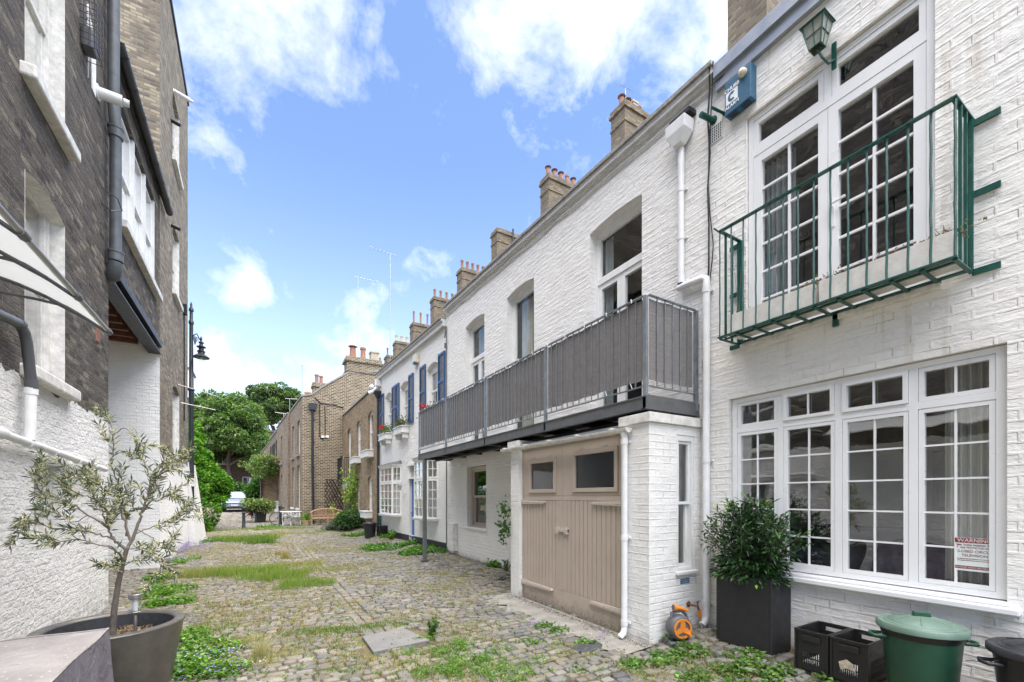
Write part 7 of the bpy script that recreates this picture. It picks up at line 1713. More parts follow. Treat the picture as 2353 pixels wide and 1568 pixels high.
# vine on the boundary wall
cs = []; rs = []
for u, v, t_, r_ in [(445, 985, 21, .30), (450, 1010, 21, .4), (440, 1035, 20, .35), (462, 1050, 20.5, .45), (450, 1075, 20, .5), (475, 1080, 20.5, .5), (490, 1095, 20.5, .5), (505, 1105, 20.5, .45), (516, 1118, 20.5, .35), (470, 1110, 20, .6), (495, 1130, 20.5, .5), (480, 1145, 20.3, .55), (460, 1140, 19.8, .5), (470, 1170, 19.8, .42), (480, 1195, 19.6, .35), (460, 1185, 19.5, .4), (466, 1205, 19.3, .35), (475, 1215, 19.3, .25), (510, 1135, 20.5, .3), (437, 1000, 20.5, .3), (458, 1125, 18.6, .3), (456, 1155, 18.5, .25), (462, 1195, 18.5, .25), (448, 1090, 18.8, .35), (440, 1060, 18.8, .3), (452, 1060, 19, .35), (470, 1210, 18.7, .25), (485, 1175, 19.3, .35), (498, 1155, 20, .4), (444, 1020, 19, .3)]:
    q = at(u, v, t_); cs.append(tuple(q)); rs.append((r_, r_, r_ * .85))
tree('vine', 'bright green grape vine cascading over the end of the whitewashed wall', (at(466, 1222, 19.3).x, at(466, 1222, 19.3).y, .12), tuple(at(468, 1150, 19.9)), np.array(cs), np.array(rs), 13000, .13, .13, (.07, .19, .02), (.19, .37, .04), .35, .06, None, 'leaf', 12, 'vine', ('foliage', 'stem'))
# olive tree
ol = thing('olive_tree', 'small flowering olive tree growing in the large round pot', 'tree', (PC.x, PC.y, PZ - .12))
T0 = 3.02
def A(u, v, t): return at(u, v, t)
root_ = Vector((A(258, 1440, T0).x, A(258, 1440, T0).y, PZ - .13))
tr = [root_, A(262, 1405, T0), A(272, 1340, T0), A(281, 1300, T0), A(291, 1262, T0)]
mb = MB(); mb.tube(tr, [.019, .018, .016, .0145, .013], 10)
BR = []
def branch(pts, r0, r1=.002): 
    P = [Vector(p) for p in pts]; n = len(P); out = []
    for i in range(n - 1):
        a = P[max(0, i - 1)]; b = P[i]; c_ = P[i + 1]; d = P[min(n - 1, i + 2)]
        for k in range(5):
            t = k / 5; out.append(.5 * ((2 * b) + (c_ - a) * t + (2 * a - 5 * b + 4 * c_ - d) * t * t + (3 * b - a - 3 * c_ + d) * t ** 3))
    out.append(P[-1]); m = len(out)
    out = [q + Vector(rng.normal(0, .004, 3)) if 0 < i < m - 1 else q for i, q in enumerate(out)]
    mb.tube(out, [r0 + (r1 - r0) * i / (m - 1) for i in range(m)], 6); BR.append(out); return out
fk = tr[-1]
L1 = branch([fk, A(275, 1252, 3.0), A(262, 1240, 2.98), A(250, 1215, 2.96), A(240, 1160, 2.95), A(232, 1120, 2.95), A(205, 1105, 2.9), A(150, 1095, 2.85)], .010)
L2 = branch([A(262, 1240, 2.98), A(230, 1230, 2.9), A(190, 1220, 2.85), A(130, 1215, 2.8), A(70, 1195, 2.75), A(52, 1215, 2.7)], .006)
branch([A(250, 1215, 2.96), A(205, 1185, 2.95), A(150, 1150, 2.95), A(95, 1130, 2.95), A(72, 1085, 2.9)], .006)
branch([A(284, 1285, 3.0), A(262, 1262, 2.9), A(220, 1250, 2.8), A(180, 1240, 2.75), A(120, 1250, 2.7), A(90, 1240, 2.7)], .006)
branch([A(240, 1160, 2.95), A(200, 1140, 3.0), A(160, 1125, 3.0), A(110, 1090, 3.05), A(85, 1068, 3.05)], .005)
R1_ = branch([fk, A(300, 1245, 3.05), A(318, 1205, 3.08), A(328, 1175, 3.1), A(340, 1140, 3.1), A(352, 1105, 3.1), A(385, 1080, 3.1), A(420, 1085, 3.1)], .0125)
branch([A(300, 1250, 3.05), A(288, 1200, 3.05), A(275, 1160, 3.1), A(273, 1135, 3.1)], .009, .007)
branch([A(290, 1232, 3.05), A(290, 1190, 3.1), A(272, 1120, 3.15), A(258, 1060, 3.15), A(262, 1000, 3.15), A(240, 950, 3.15)], .006)
branch([A(262, 1000, 3.15), A(285, 985, 3.1), A(310, 1010, 3.1), A(330, 1030, 3.1)], .003)
branch([A(325, 1180, 3.1), A(345, 1155, 3.15), A(365, 1150, 3.2), A(400, 1135, 3.2), A(440, 1160, 3.2), A(480, 1170, 3.2)], .006)
branch([A(335, 1155, 3.1), A(345, 1110, 3.1), A(330, 1060, 3.1), A(310, 1040, 3.1)], .006)
branch([A(340, 1140, 3.1), A(365, 1090, 3.15), A(400, 1060, 3.15), A(430, 1050, 3.2)], .005)
branch([A(310, 1230, 3.05), A(350, 1210, 3.1), A(390, 1195, 3.15), A(430, 1170, 3.2)], .004)
branch([A(315, 1215, 3.0), A(345, 1235, 3.0), A(370, 1250, 3.0), A(400, 1245, 3.0)], .004)
branch([A(300, 1262, 3.0), A(330, 1265, 2.95), A(360, 1285, 2.9), A(372, 1325, 2.9)], .003)
branch([A(284, 1300, 3.0), A(305, 1290, 2.9), A(330, 1288, 2.9)], .003); branch([A(276, 1325, 3.0), A(262, 1305, 2.95), A(250, 1302, 2.9)], .003)
branch([A(250, 1215, 2.96), A(240, 1190, 3.05), A(225, 1150, 3.15), A(200, 1110, 3.2), A(190, 1080, 3.2)], .005)
branch([A(200, 1185, 2.9), A(170, 1200, 2.85), A(140, 1185, 2.85), A(85, 1170, 2.8)], .004)
base_n = len(BR)
for bi in range(base_n):
    b = BR[bi]; m = len(b)
    for i in range(m // 3, m - 1, 2):
        if rng.random() < .62:
            d = (b[min(m - 1, i + 2)] - b[i - 1]).normalized(); sd = d.cross(Vector(rng.normal(0, 1, 3))).normalized(); ln_ = rng.uniform(.07, .17)
            p1 = b[i] + (d * .6 + sd * .7) * ln_ * .5 + Vector((0, 0, .01)); p2 = p1 + (d * .8 + sd * .4) * ln_ * .6 + Vector((0, 0, .012)); branch([b[i], p1, p2], .0022, .001)
make('trunk', mb, M['olive_bark'], ol, smooth=60)
LP, LD, LN = [], [], []; FPt = []
for bi, b in enumerate(BR):
    m = len(b); st = int(m * (.45 if bi < base_n else .2))
    for i in range(st, m):
        d = (b[min(m - 1, i + 1)] - b[max(0, i - 1)]).normalized()
        for k in range(2 if bi < base_n else 2):
            side = d.cross(Vector(rng.normal(0, 1, 3))).normalized()
            for sg in (1, -1):
                if rng.random() < (.6 if bi < base_n else .7): LP.append(b[i] + d * rng.uniform(-.01, .01)); LD.append(d * rng.uniform(.5, 1.1) + side * sg * rng.uniform(.5, 1.0)); LN.append(side.cross(d) + Vector((0, 0, .6)))
        if rng.random() < .40:
            for k in range(9):
                FPt.append(b[i] + Vector(rng.normal(0, .012, 3)))
LP = np.array([tuple(x) for x in LP]); LD = np.array([tuple(x) for x in LD]); LN = np.array([tuple(x) for x in LN]) + rng.normal(0, .3, (len(LP), 3))
leafmesh('foliage', LP, LD, LN, rng.uniform(.038, .074, len(LP)), rng.uniform(.007, .011, len(LP)), tint((.075, .10, .058), len(LP), .25, .06, (.24, .27, .20), .3), 'leaf', ol, .1, .1)
FPt = np.array([tuple(x) for x in FPt]); m = np.repeat(FPt, 3, 0); leafmesh('blossom', m, rng.normal(0, 1, m.shape), rng.normal(0, 1, m.shape), .0095, .008, tint((.66, .61, .42), len(m), .1, .04), 'petal', ol)
# glossy shrub in the black planter
sh = thing('shrub', 'glossy dark green evergreen shrub growing in the tall black planter', 'shrub', (4.28, 2.52, .72))
mb = MB(); tips = []
for i in range(60):
    a = rng.uniform(0, 6.28); el = rng.uniform(.0, 1); hgt = .28 + .58 * math.sqrt(1 - el * el * .8) * rng.uniform(.65, 1.08); rr_ = .50 * el
    b0 = Vector((4.27 + rng.normal(0, .04), 2.52 + rng.normal(0, .10), .73)); tp_ = Vector((b0.x * .3 + 4.20 * .7 + rr_ * math.cos(a) * .62, 2.52 + rr_ * math.sin(a) * 1.12, .73 + hgt - el * .10))
    tp_.x = min(tp_.x, 4.42); md = b0.lerp(tp_, .5) + Vector((rng.normal(0, .03), rng.normal(0, .03), .05)); mb.tube([b0, md, tp_], [.006, .004, .002], 5); tips.append((b0, md, tp_))
make('stem', mb, M['bark'], sh)
LP, LD = [], []
for b0, md, tp_ in tips:
    for k in range(64):
        t = rng.uniform(.12, 1.02) ** .8; p = b0.lerp(md, t * 2) if t < .5 else md.lerp(tp_, (t - .5) * 2); d = (tp_ - b0).normalized()
        o_ = Vector(rng.normal(0, 1, 3)); LP.append(tuple(p + o_ * .025)); LD.append(tuple(o_ * .8 + d * .55 + Vector((0, 0, -.10))))
for k in range(900):  # skirt of leaves spilling over the rim
    a = rng.uniform(0, 6.28); r_ = rng.uniform(.5, 1); p = (4.24 + .24 * r_ * math.cos(a), 2.53 + .36 * r_ * math.sin(a), rng.uniform(.78, 1.0)); LP.append(p); LD.append((math.cos(a), math.sin(a), rng.uniform(-.6, .3)))
LP = np.array(LP); LP[:, 0] = np.minimum(LP[:, 0], 4.44); LD = np.array(LD); n = len(LP)
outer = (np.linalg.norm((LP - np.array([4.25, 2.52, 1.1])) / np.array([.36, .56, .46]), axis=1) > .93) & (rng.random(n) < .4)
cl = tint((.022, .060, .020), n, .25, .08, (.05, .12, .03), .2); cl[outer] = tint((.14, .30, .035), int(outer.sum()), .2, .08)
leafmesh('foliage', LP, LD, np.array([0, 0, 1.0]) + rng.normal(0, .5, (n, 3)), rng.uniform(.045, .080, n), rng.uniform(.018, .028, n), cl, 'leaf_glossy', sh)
# window box plants
for (t, c, i) in BOXES:
    n = 260; P = np.array(c) + rng.normal(0, 1, (n, 3)) * np.array([.07, .28, .10]) + np.array([0, 0, .10]); P[:, 2] = np.maximum(P[:, 2], c.z)
    col = tint((.10, .085, .04) if i != 0 else (.10, .16, .04), n, .3, .12, (.14, .20, .05), .3)
    pr_ = thing('window_box_plants', ['green and red geraniums in the far white window box', 'brown twiggy plants in the middle white window box', 'red-flowered plants in the window box behind the balcony end'][i], 'plants', c, group='plants in the white window boxes')
    leafmesh('foliage', P, rng.normal(0, 1, (n, 3)) + np.array([-.1, 0, .6]), rng.normal(0, 1, (n, 3)), .075, .05, col, 'leaf', pr_)
    mb = MB(); [mb.tube([c + Vector((rng.normal(0, .04), x, -.05)), c + Vector((rng.normal(0, .08), x + rng.normal(0, .1), rng.uniform(.15, .34)))], .006, 4) for x in np.linspace(-.4, .4, 16)]; make('stem', mb, M['olive_bark'], pr_)
    if i != 1:
        k = 50; Q = np.array(c) + rng.normal(0, 1, (k, 3)) * .05 + np.array([-.10, .15 if i == 0 else .25, .28]); Q[:k // 2] += np.array([0, -.2, -.06]); leafmesh('flowers', Q, rng.normal(0, 1, (k, 3)), rng.normal(0, 1, (k, 3)), .06, .05, tint((.60, .02, .025), k, .15, .05), 'petal', pr_)
# succulents in the balconette troughs
for j, (y0, lab) in enumerate(((1.10, 'reddish succulent sprig at the near end of the green balcony troughs'), (1.45, 'reddish succulents trailing from the middle of the near trough'), (1.80, 'brown trailing succulents by the joint of the two troughs'), (1.97, 'pink-flowered succulent at the near end of the far trough'), (2.62, 'dry weed stalk at the far end of the green balcony'))):
    c = FA.P(y0, .25, 3.44); n = 130 if j != 4 else 30; t = thing('succulent', lab, 'plant', c, group='plants in the green balcony troughs')
    P = np.array(c) + rng.normal(0, 1, (n, 3)) * np.array([.03, .08, .022]) + np.array([0, 0, .01]); leafmesh('foliage', P, rng.normal(0, 1, (n, 3)) + np.array([0, 0, .4]), rng.normal(0, 1, (n, 3)), .024, .015, tint((.17, .07, .05) if j < 3 else (.12, .16, .05), n, .3, .15, (.45, .12, .16) if j == 3 else (.13, .17, .06), .35), 'leaf', t)
    mb = MB(); [mb.tube([c, c + Vector((rng.normal(0, .02), rng.normal(0, .06), rng.uniform(.04, .09) if j != 4 else .5))], .002, 4) for _ in range(6 if j != 4 else 2)]; make('stem', mb, M['olive_bark'], t)
# leafy shrub against the brown house
t = thing('shrub', 'open-branched shrub with fresh lime green leaves in front of the brown house', 'shrub', (3.85, 22.4, gz(3.85, 22.4))); b0 = Vector((3.85, 22.4, gz(3.85, 22.4))); mb = MB(); LP, LD = [], []
for i in range(26):
    u = rng.uniform(752, 872); v = rng.uniform(1050, 1150) + abs(u - 825) * .35; q = at(u, v, b0.y / ray(u, v).y + rng.uniform(-.8, .5))
    q.x = min(q.x, 4.2); md = b0.lerp(q, .5) + Vector((rng.normal(0, .1), 0, .12)); pts = [b0 + Vector((rng.normal(0, .1), 0, 0)), md, q]; mb.tube(pts, [.018, .011, .004], 5)
    for k in range(34):
        tt = rng.uniform(.45, 1.05); p = md.lerp(q, (tt - .5) * 2) if tt > .5 else b0.lerp(md, tt * 2); LP.append(tuple(p + Vector(rng.normal(0, .09, 3)))); LD.append(tuple(rng.normal(0, 1, 3) + np.array([0, 0, .5])))
make('stem', mb, M['bark'], t); n = len(LP); leafmesh('foliage', LP, LD, rng.normal(0, .6, (n, 3)) + np.array([0, -.5, .7]), rng.uniform(.09, .15, n), .07, tint((.22, .36, .05), n, .22, .08, (.38, .52, .09), .35), 'leaf', t)
rng = np.random.default_rng(21)
p = Vector((3.75, 20.6, gz(3.75, 20.6))); shrub('shrub', 'dense low green shrub with mauve flowers behind the far dustbin', (p.x, p.y, p.z), (.62, .7, .42), 3600, .10, .07, (.045, .11, .03), (.10, .19, .05), .3, ncl=40, rr=(.16, .28), flowers=(90, (.25, .16, .45), .04), zc=.42)
p = Vector((3.35, 20.9, gz(3.35, 20.9))); shrub('ground_shrub', 'sprawling grey-green ground plants at the edge of the bed left of the far dustbin', (p.x, p.y + .3, p.z), (.7, .5, .18), 1800, .08, .05, (.08, .12, .06), (.17, .16, .22), .3, ncl=30, rr=(.1, .2), zc=.14)
p = gpt(598, 1201); cb = thing('planter', 'square black planter in the middle distance near the left bollard', 'planter', p); F_ = Frame((p.x, p.y + .3), (.95, .2), -1)
mb = MB(); v = [(-.26, -.26), (.26, -.26), (.26, .26), (-.26, .26)]
mb.add([F_.P(a * .85, b * .85, p.z) for a, b in v] + [F_.P(a, b, p.z + .55) for a, b in v], [(0, 1, 2, 3), (4, 5, 6, 7), (0, 1, 5, 4), (1, 2, 6, 5), (2, 3, 7, 6), (3, 0, 4, 7)]); make('box', mb, M['planter_black'], cb, bevel=.01)
shrub('shrub', 'mottled bushy shrub growing in the square black planter', (p.x - .05, p.y + .3, p.z + .5), (.75, .5, .36), 3000, .12, .07, (.10, .16, .05), (.28, .34, .12), .4, ncl=34, rr=(.18, .3), zc=.42)
n = 40; leafmesh_c = gpt(585, 1196); t = thing('cordyline', 'drooping dark red spiky plant at the side of the square planter', 'plant', (p.x - .42, p.y + .1, p.z + .45)); c_ = np.array([p.x - .36, p.y + .05, p.z + .62]); D = unit(rng.normal(0, 1, (n, 3)) + np.array([-.3, -.3, -.1])); leafmesh('foliage', np.repeat(c_[None], n, 0), D, rng.normal(0, 1, (n, 3)), .48, .04, tint((.10, .03, .03), n, .3, .1), 'leaf', t, curl=.3)
def pot_small(p, r, h, mat, label, name='plant_pot'):
    mb = MB().lathe(p, [(r * .7, 0), (r * .92, h * .82), (r, h * .83), (r, h), (r * .85, h), (r * .8, h * .85), (.001, h * .84)], 16); return solo(name, mb, M[mat], label, 'plant pot', smooth=40)
p = Vector((2.30, 24.7, gz(2.3, 24.7))); pot_small(p, .22, .28, 'terracotta_pale', 'pale terracotta bowl with a spiky plant left of the bench')
t = thing('agave', 'spiky bright green plant in the pale bowl beside the bench', 'plant', p + Vector((0, 0, .25))); n = 46; D = unit(rng.normal(0, .6, (n, 3)) + np.array([0, 0, .9])); leafmesh('foliage', np.repeat(np.array([tuple(p + Vector((0, 0, .22)))]), n, 0), D, rng.normal(0, 1, (n, 3)), .52, .06, tint((.13, .25, .03), n, .2, .1), 'leaf', t, curl=.08)
p = Vector((3.98, 23.7, gz(3.98, 23.7))); pot_small(p, .2, .3, 'terracotta', 'terracotta pot of red geraniums right of the bench')
shrub('geranium', 'red geranium in the terracotta pot right of the bench', (p.x, p.y, p.z + .28), (.25, .22, .14), 500, .08, .07, (.06, .14, .03), (.12, .2, .05), .2, ncl=14, rr=(.08, .12), cat='plant', flowers=(40, (.62, .02, .03), .05), zc=.2)
# ivy sprigs on the joint left of the garage
for k_, (u, v, lab) in enumerate(((1160, 1172, 'upper small leafy sprig growing from the joint left of the garage'), (1160, 1215, 'lower leafy sprig growing from the joint left of the garage'))):
    c = at(u, v, 6.24 / ray(u, v).y); n = 60 if k_ == 0 else 110; t = thing('climber', lab, 'climber', c); P = np.array(c) + rng.normal(0, 1, (n, 3)) * np.array([.05, .06, .07 if k_ == 0 else .12]); leafmesh('foliage', P, rng.normal(0, 1, (n, 3)) + np.array([-.4, 0, .1]), rng.normal(0, 1, (n, 3)), .075, .04, tint((.04, .10, .02), n, .25, .1, (.10, .2, .03), .3), 'leaf', t); mb = MB().tube([c + Vector((.05, 0, -.15)), c, c + Vector((0, 0, .12))], .004, 4); make('stem', mb, M['bark'], t)

# ------------------------------------------------------------------ ground cover
def patch(u0, u1, v0, v1, n, shape=None):
    """ground points inside an area given by where its corners lie"""
    pts = []
    c00, c10, c01, c11 = gpt(u0, v0), gpt(u1, v0), gpt(u0, v1), gpt(u1, v1)
    for _ in range(n):
        a, b = rng.random(), rng.random(); q = c00.lerp(c10, a).lerp(c01.lerp(c11, a), b); q.x += rng.normal(0, .04); q.y += rng.normal(0, .05)
        if q.x > 4.42 or q.x < -1.83: continue
        pts.append((q.x, q.y, gz(q.x, q.y)))
    return np.array(pts)
def blob(u, v, rx_, ry_, n):
    c = gpt(u, v); a = rng.uniform(0, 6.28, n); r_ = np.sqrt(rng.random(n)) * (1 + .25 * np.sin(a * 3 + u)); x = np.clip(c.x + rx_ * r_ * np.cos(a), -1.82, 4.43); y = c.y + ry_ * r_ * np.sin(a)
    return np.column_stack([x, y, [gz(i, j) for i, j in zip(x, y)]])
def weeds(centres, k, h, L, Wd, spread):
    n = len(centres) * k; P = np.repeat(centres, k, 0) + np.column_stack([rng.normal(0, spread, n), rng.normal(0, spread, n), rng.uniform(.0, h, n) * rng.random(n)])
    D = unit(np.column_stack([rng.normal(0, 1, n), rng.normal(0, 1, n), rng.uniform(0, .9, n)])); N = np.column_stack([rng.normal(0, .4, n), rng.normal(0, .4, n), np.ones(n)])
    return P, D, N, L * rng.uniform(.6, 1.3, n), Wd * rng.uniform(.7, 1.2, n)
acc = []
def addw(cen, k, h, L, Wd, spread, col, hi, phi):
    if len(cen) == 0: return
    P, D, N, l, w = weeds(cen, k, h, L, Wd, spread); acc.append((P, D, N, l, w, tint(col, len(P), .22, .1, hi, phi)))
G1, G2, G3 = (.08, .165, .03), (.15, .27, .05), (.05, .12, .02)
B_ = lambda *a: blob(*a)
for (u, v, rx_, ry_, n) in [(1030, 1500, .22, .22, 60), (1090, 1530, .32, .26, 110), (1000, 1545, .25, .15, 60), (1170, 1550, .3, .2, 70), (1060, 1480, .12, .12, 30), (940, 1500, .15, .12, 18), (980, 1470, .10, .08, 18), (1240, 1515, .10, .08, 10), (1140, 1500, .15, .1, 22)]:
    addw(B_(u, v, rx_, ry_, n), 16, .07, .022, .012, .022, (.10, .21, .03), (.19, .33, .05), .35)
for (u, v, rx_, ry_, n) in [(1520, 1515, .40, .14, 60), (1590, 1500, .2, .15, 30), (1700, 1530, .35, .16, 60), (1610, 1560, .25, .12, 30), (1800, 1550, .2, .1, 26), (1450, 1530, .12, .1, 12), (1545, 1470, .06, .05, 4), (1350, 1480, .12, .05, 12), (1220, 1478, .10, .08, 10), (1760, 1565, .2, .06, 16), (1900, 1560, .1, .05, 8), (1285, 1452, .12, .12, 10), (1250, 1440, .15, .12, 12)]:
    addw(B_(u, v, rx_, ry_, n), 11, .045, .038, .032, .035, G1, G2, .4)
for (u, v, rx_, ry_, n) in [(385, 1360, .35, .5, 90), (370, 1330, .25, .5, 60), (400, 1385, .25, .25, 50), (420, 1290, .35, .6, 40), (455, 1520, .25, .22, 60), (430, 1550, .22, .15, 60), (520, 1545, .2, .14, 30), (360, 1390, .2, .2, 30), (480, 1490, .3, .2, 40), (425, 1470, .2, .25, 40)]:
    addw(B_(u, v, rx_, ry_, n), 14, .09, .045, .038, .045, (.09, .20, .025), (.20, .35, .05), .35)
for (u, v, rx_, ry_, n) in [(900, 1262, 1.0, .45, 70), (950, 1268, .45, .35, 60), (985, 1268, .25, .3, 34), (865, 1258, .4, .3, 30), (893, 1234, .3, .2, 24), (1020, 1270, .15, .2, 10), (760, 1200, 1.0, .25, 80), (712, 1192, .6, .4, 60), (830, 1230, .7, .3, 50), (620, 1212, .5, .4, 30), (1140, 1302, .12, .15, 10), (905, 1236, .25, .2, 20), (460, 1245, .6, .8, 40)]:
    addw(B_(u, v, rx_, ry_, n), 14, .13, .075, .06, .07, (.06, .16, .02), (.14, .30, .04), .35)
for _ in range(1500):   # stray seedlings in the joints
    u = rng.uniform(380, 1500); v = rng.uniform(1255, 1560); q = gpt(u, v)
    if -1.7 < q.x < 4.3: addw(np.array([tuple(q)]), int(rng.integers(3, 12)), .03, .022, .016, .022, G1, (.22, .34, .06), .4)
A_ = [np.concatenate([a[i] for a in acc]) for i in range(6)]
leafmesh('weeds', *A_[:5], A_[5], 'leaf', kind='stuff')
# upright dock plants and tufts that stand out
def stalky(u, v, h, n, label, col, hi, L=.06, Wd=.03, sp=.05):
    c = gpt(u, v); t = thing('weed_plant', label, 'weed', c); mb = MB(); P = []; D = []
    for i in range(6):
        tp_ = c + Vector((rng.normal(0, sp), rng.normal(0, sp), h * rng.uniform(.6, 1))); mb.tube([c, tp_], .003, 4)
        for k in range(n // 6): f_ = rng.random(); P.append(tuple(c.lerp(tp_, f_))); D.append(tuple(rng.normal(0, 1, 3) + np.array([0, 0, .3])))
    make('stem', mb, M['fence_wood'], t); leafmesh('foliage', P, D, rng.normal(0, .5, (len(P), 3)) + np.array([0, 0, 1]), L, Wd, tint(col, len(P), .2, .1, hi, .3), 'leaf', t)
stalky(991, 1462, .20, 150, 'dark leafy weed standing beside the concrete manhole cover', (.05, .12, .02), (.10, .2, .03), .05, .028, .035)
stalky(1165, 1312, .22, 80, 'small weed growing at the foot of the wall left of the garage', (.06, .14, .03), (.12, .22, .05), .09, .02, .06)
stalky(898, 1240, .32, 160, 'bushy bright green weed in front of the far black crate', (.08, .2, .02), (.2, .36, .05), .09, .06, .14)
# grass
def blades(cen, k, h, spread, w, col, hi, phi, lean=.45):
    n = len(cen) * k; b = np.repeat(cen, k, 0) + np.column_stack([rng.normal(0, spread, n), rng.normal(0, spread, n), np.full(n, -.012)])
    hh = h * rng.uniform(.4, 1.25, n); a = rng.uniform(0, 6.28, n); le = np.abs(rng.normal(0, lean, n)) * hh
    tip = b + np.column_stack([np.cos(a) * le, np.sin(a) * le, hh]); mid = b + np.column_stack([np.cos(a) * le * .3, np.sin(a) * le * .3, hh * .55])
    s = np.column_stack([-np.sin(a + .6), np.cos(a + .6), np.zeros(n)]) * w / 2
    V = np.stack([b - s, b + s, mid + s * .8, mid - s * .8, tip], 1).reshape(-1, 3); i = np.arange(n)[:, None] * 5
    F = np.concatenate([i + np.array([[0, 1, 2]]), i + np.array([[0, 2, 3]]), i + np.array([[3, 2, 4]])], 1).reshape(-1, 3)
    return V, F, np.repeat(tint(col, n, .2, .1, hi, phi), 5, 0)
gs = []
YG, ST, DG = (.26, .32, .07), (.48, .38, .20), (.10, .20, .035)
for (u, v, rx_, ry_, n, h, c1, c2, ph) in [(470, 1322, .75, .35, 200, .17, YG, ST, .25), (560, 1318, .7, .4, 220, .18, YG, (.17, .30, .05), .3), (640, 1328, .6, .45, 200, .17, YG, (.17, .3, .05), .4), (700, 1345, .45, .4, 140, .14, (.17, .28, .05), YG, .4), (560, 1242, 1.0, .7, 150, .22, (.12, .22, .04), YG, .4), (600, 1248, .5, .5, 80, .24, (.10, .2, .04), YG, .3), (690, 1300, .6, .3, 80, .12, YG, ST, .3), (760, 1310, .5, .3, 50, .10, YG, ST, .3),
    (700, 1225, 2.2, .9, 260, .07, (.24, .28, .08), ST, .3), (620, 1216, 2.0, .8, 200, .10, (.16, .24, .05), YG, .4), (800, 1260, 1.6, 1.0, 260, .05, (.30, .30, .09), ST, .4), (860, 1300, 1.4, .8, 200, .045, (.22, .28, .07), ST, .4), (720, 1450, .35, .12, 60, .05, DG, YG, .3), (830, 1445, .4, .12, 60, .06, DG, YG, .3), (600, 1518, .5, .2, 90, .06, ST, YG, .4), (470, 1450, .35, .25, 50, .07, YG, DG, .4), (900, 1440, .3, .1, 30, .06, DG, YG, .3), (650, 1275, .15, .2, 20, .14, (.30, .26, .12), ST, .5), (540, 1480, .25, .12, 40, .09, YG, ST, .4)]:
    gs.append(blades(B_(u, v, rx_, ry_, n), 16, h, .05, .0045 + .004 * (v < 1290), c1, c2, ph))
# joint grass, straw coloured on the left and green further off
n = 34000; x = rng.uniform(-1.75, 4.2, n); y = 2.2 + 22 * rng.random(n) ** 1.5
f = np.sin(x * 2.1 + 1.3) * np.sin(y * 1.1) + .7 * np.sin(x * 4.3 + y * 2.2) + .5 * np.sin(y * 5.1 - x * 1.7) + rng.normal(0, .5, n) + .35 * (x < 1.4)
k_ = (f > .15) & ~((x > 3.0) & (y < 6.3) & (y > 3)) & ~((x > .95) & (x < 1.78) & (y > 4.45) & (y < 5.25)); x, y = x[k_], y[k_]
cen = np.column_stack([x, y, [gz(a, b) for a, b in zip(x, y)]]); half = rng.random(len(cen)) < np.where(cen[:, 0] < 1.6, .66, .45)
gs.append(blades(cen[half], 9, .042, .03, .0065, (.36, .29, .16), (.33, .28, .12), .4, .95)); gs.append(blades(cen[~half], 9, .044, .028, .0055, (.19, .23, .065), ST, .3, .85))
off = 0; VV, FF, CCc = [], [], []
for V, F, c in gs: VV.append(V); FF.append(F + off); CCc.append(c); off += len(V)
o = fastmesh('grass', np.concatenate(VV), np.concatenate(FF), M['blade'], np.concatenate(CCc)); o['kind'] = 'stuff'
# dry feather grass tuft
c = gpt(600, 1512); V, F, cc = blades(np.array([tuple(c)]), 420, .22, .035, .0022, (.50, .42, .25), (.30, .33, .12), .3, .75); t = thing('grass_tuft', 'dry straw-coloured tuft of feather grass in the foreground setts', 'grass tuft', c); fastmesh('blades', V, F, M['blade'], cc, t)
c = gpt(655, 1285); V, F, cc = blades(np.array([tuple(c)]), 240, .22, .06, .005, (.38, .31, .14), (.30, .30, .10), .3, .5); t = thing('grass_tuft', 'small brown tuft of dry grass half way down the mews', 'grass tuft', c); fastmesh('blades', V, F, M['blade'], cc, t)
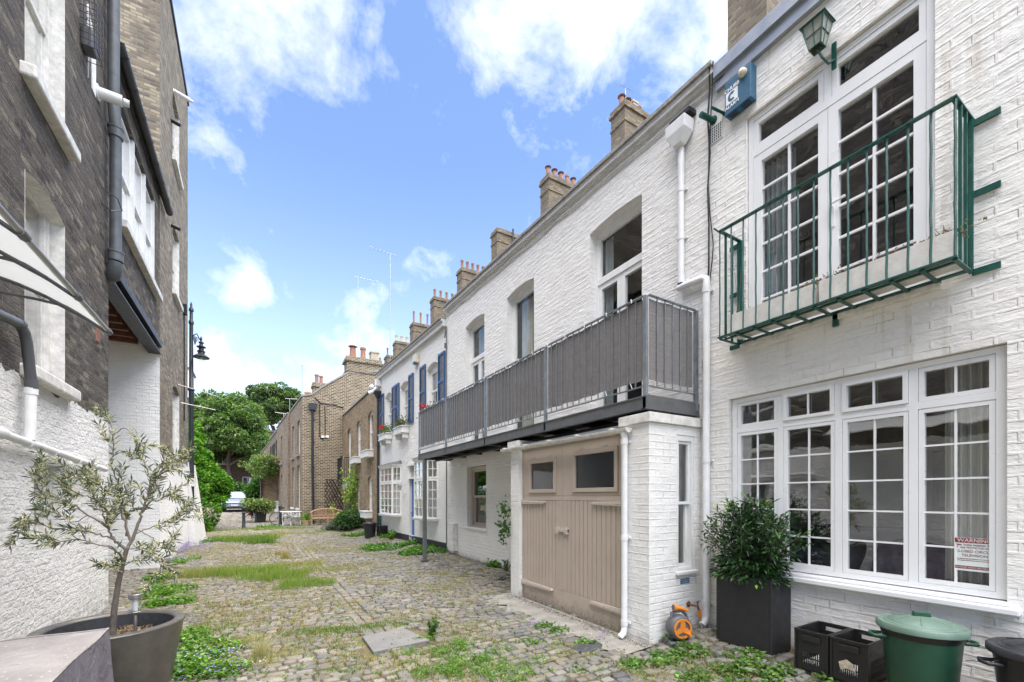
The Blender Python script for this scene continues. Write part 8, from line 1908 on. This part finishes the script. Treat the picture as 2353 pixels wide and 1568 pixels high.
# small flowers
fl = []
def flowers(cen, h, size, col):
    n = len(cen); P = cen + np.column_stack([rng.normal(0, .02, n), rng.normal(0, .02, n), rng.uniform(.3, 1, n) * h]); m = np.repeat(P, 5, 0); a = np.tile(np.arange(5) * 1.2566, n)
    D = np.column_stack([np.cos(a), np.sin(a), np.full(len(a), .45)]); fl.append((m, D, np.tile([0, 0, 1.0], (len(m), 1)), size, size * .62, tint(col, len(m), .1, .04)))
flowers(B_(455, 1525, .35, .22, 110), .10, .011, (.33, .27, .72)); flowers(B_(500, 1550, .3, .15, 80), .09, .011, (.30, .25, .70)); flowers(B_(470, 1510, .35, .25, 70), .10, .010, (.80, .80, .78)); flowers(B_(550, 1540, .25, .12, 40), .08, .009, (.80, .8, .78)); flowers(B_(540, 1525, .3, .1, 8), .1, .012, (.8, .6, .05))
flowers(B_(430, 1262, .55, 1.6, 620), .16, .022, (.36, .30, .62)); flowers(B_(445, 1235, .4, 1.2, 260), .15, .025, (.36, .30, .62)); flowers(B_(400, 1290, .3, .6, 140), .12, .016, (.36, .3, .62)); flowers(B_(1228, 1440, .18, .15, 60), .07, .010, (.27, .2, .5)); flowers(B_(1385, 1468, .06, .05, 22), .09, .010, (.3, .2, .6)); flowers(B_(452, 1218, .2, .2, 14), .35, .05, (.75, .3, .22)); flowers(B_(430, 1420, .25, .25, 60), .07, .010, (.4, .33, .66))
A_ = [np.concatenate([np.broadcast_to(a[i], (len(a[0]),)) if i in (3, 4) else a[i] for a in fl]) for i in range(6)]
leafmesh('wildflowers', *A_[:5], A_[5], 'petal', kind='stuff')
n = 500; x = rng.uniform(-1.7, 4.35, n); y = rng.uniform(2.4, 12, n); P = np.column_stack([x, y, [gz(a, b) + .012 for a, b in zip(x, y)]])
leafmesh('dead_leaves', P, np.column_stack([rng.normal(0, 1, n), rng.normal(0, 1, n), rng.uniform(-.1, .3, n)]), np.tile([0, 0, 1.0], (n, 1)) + rng.normal(0, .3, (n, 3)), rng.uniform(.012, .035, n), rng.uniform(.008, .02, n), tint((.22, .14, .075), n, .3, .12, (.5, .42, .3), .3), 'petal', kind='stuff')
# grit under the garage doors and along walls
n = 2600; s = rng.random(n); y = np.where(s < .5, rng.uniform(3.2, 6.1, n), rng.uniform(-1, 11, n)); x = np.where(s < .5, 3.57 - np.abs(rng.normal(0, .06, n)), 4.44 - np.abs(rng.normal(0, .05, n)))
P = np.column_stack([x, y, [gz(a, b) + .03 * (a < 3.6) for a, b in zip(x, y)]]); leafmesh('grit', P, rng.normal(0, 1, (n, 3)), rng.normal(0, 1, (n, 3)), rng.uniform(.006, .018, n), .01, tint((.16, .13, .10), n, .4, .08, (.6, .58, .54), .15), 'petal', kind='stuff')
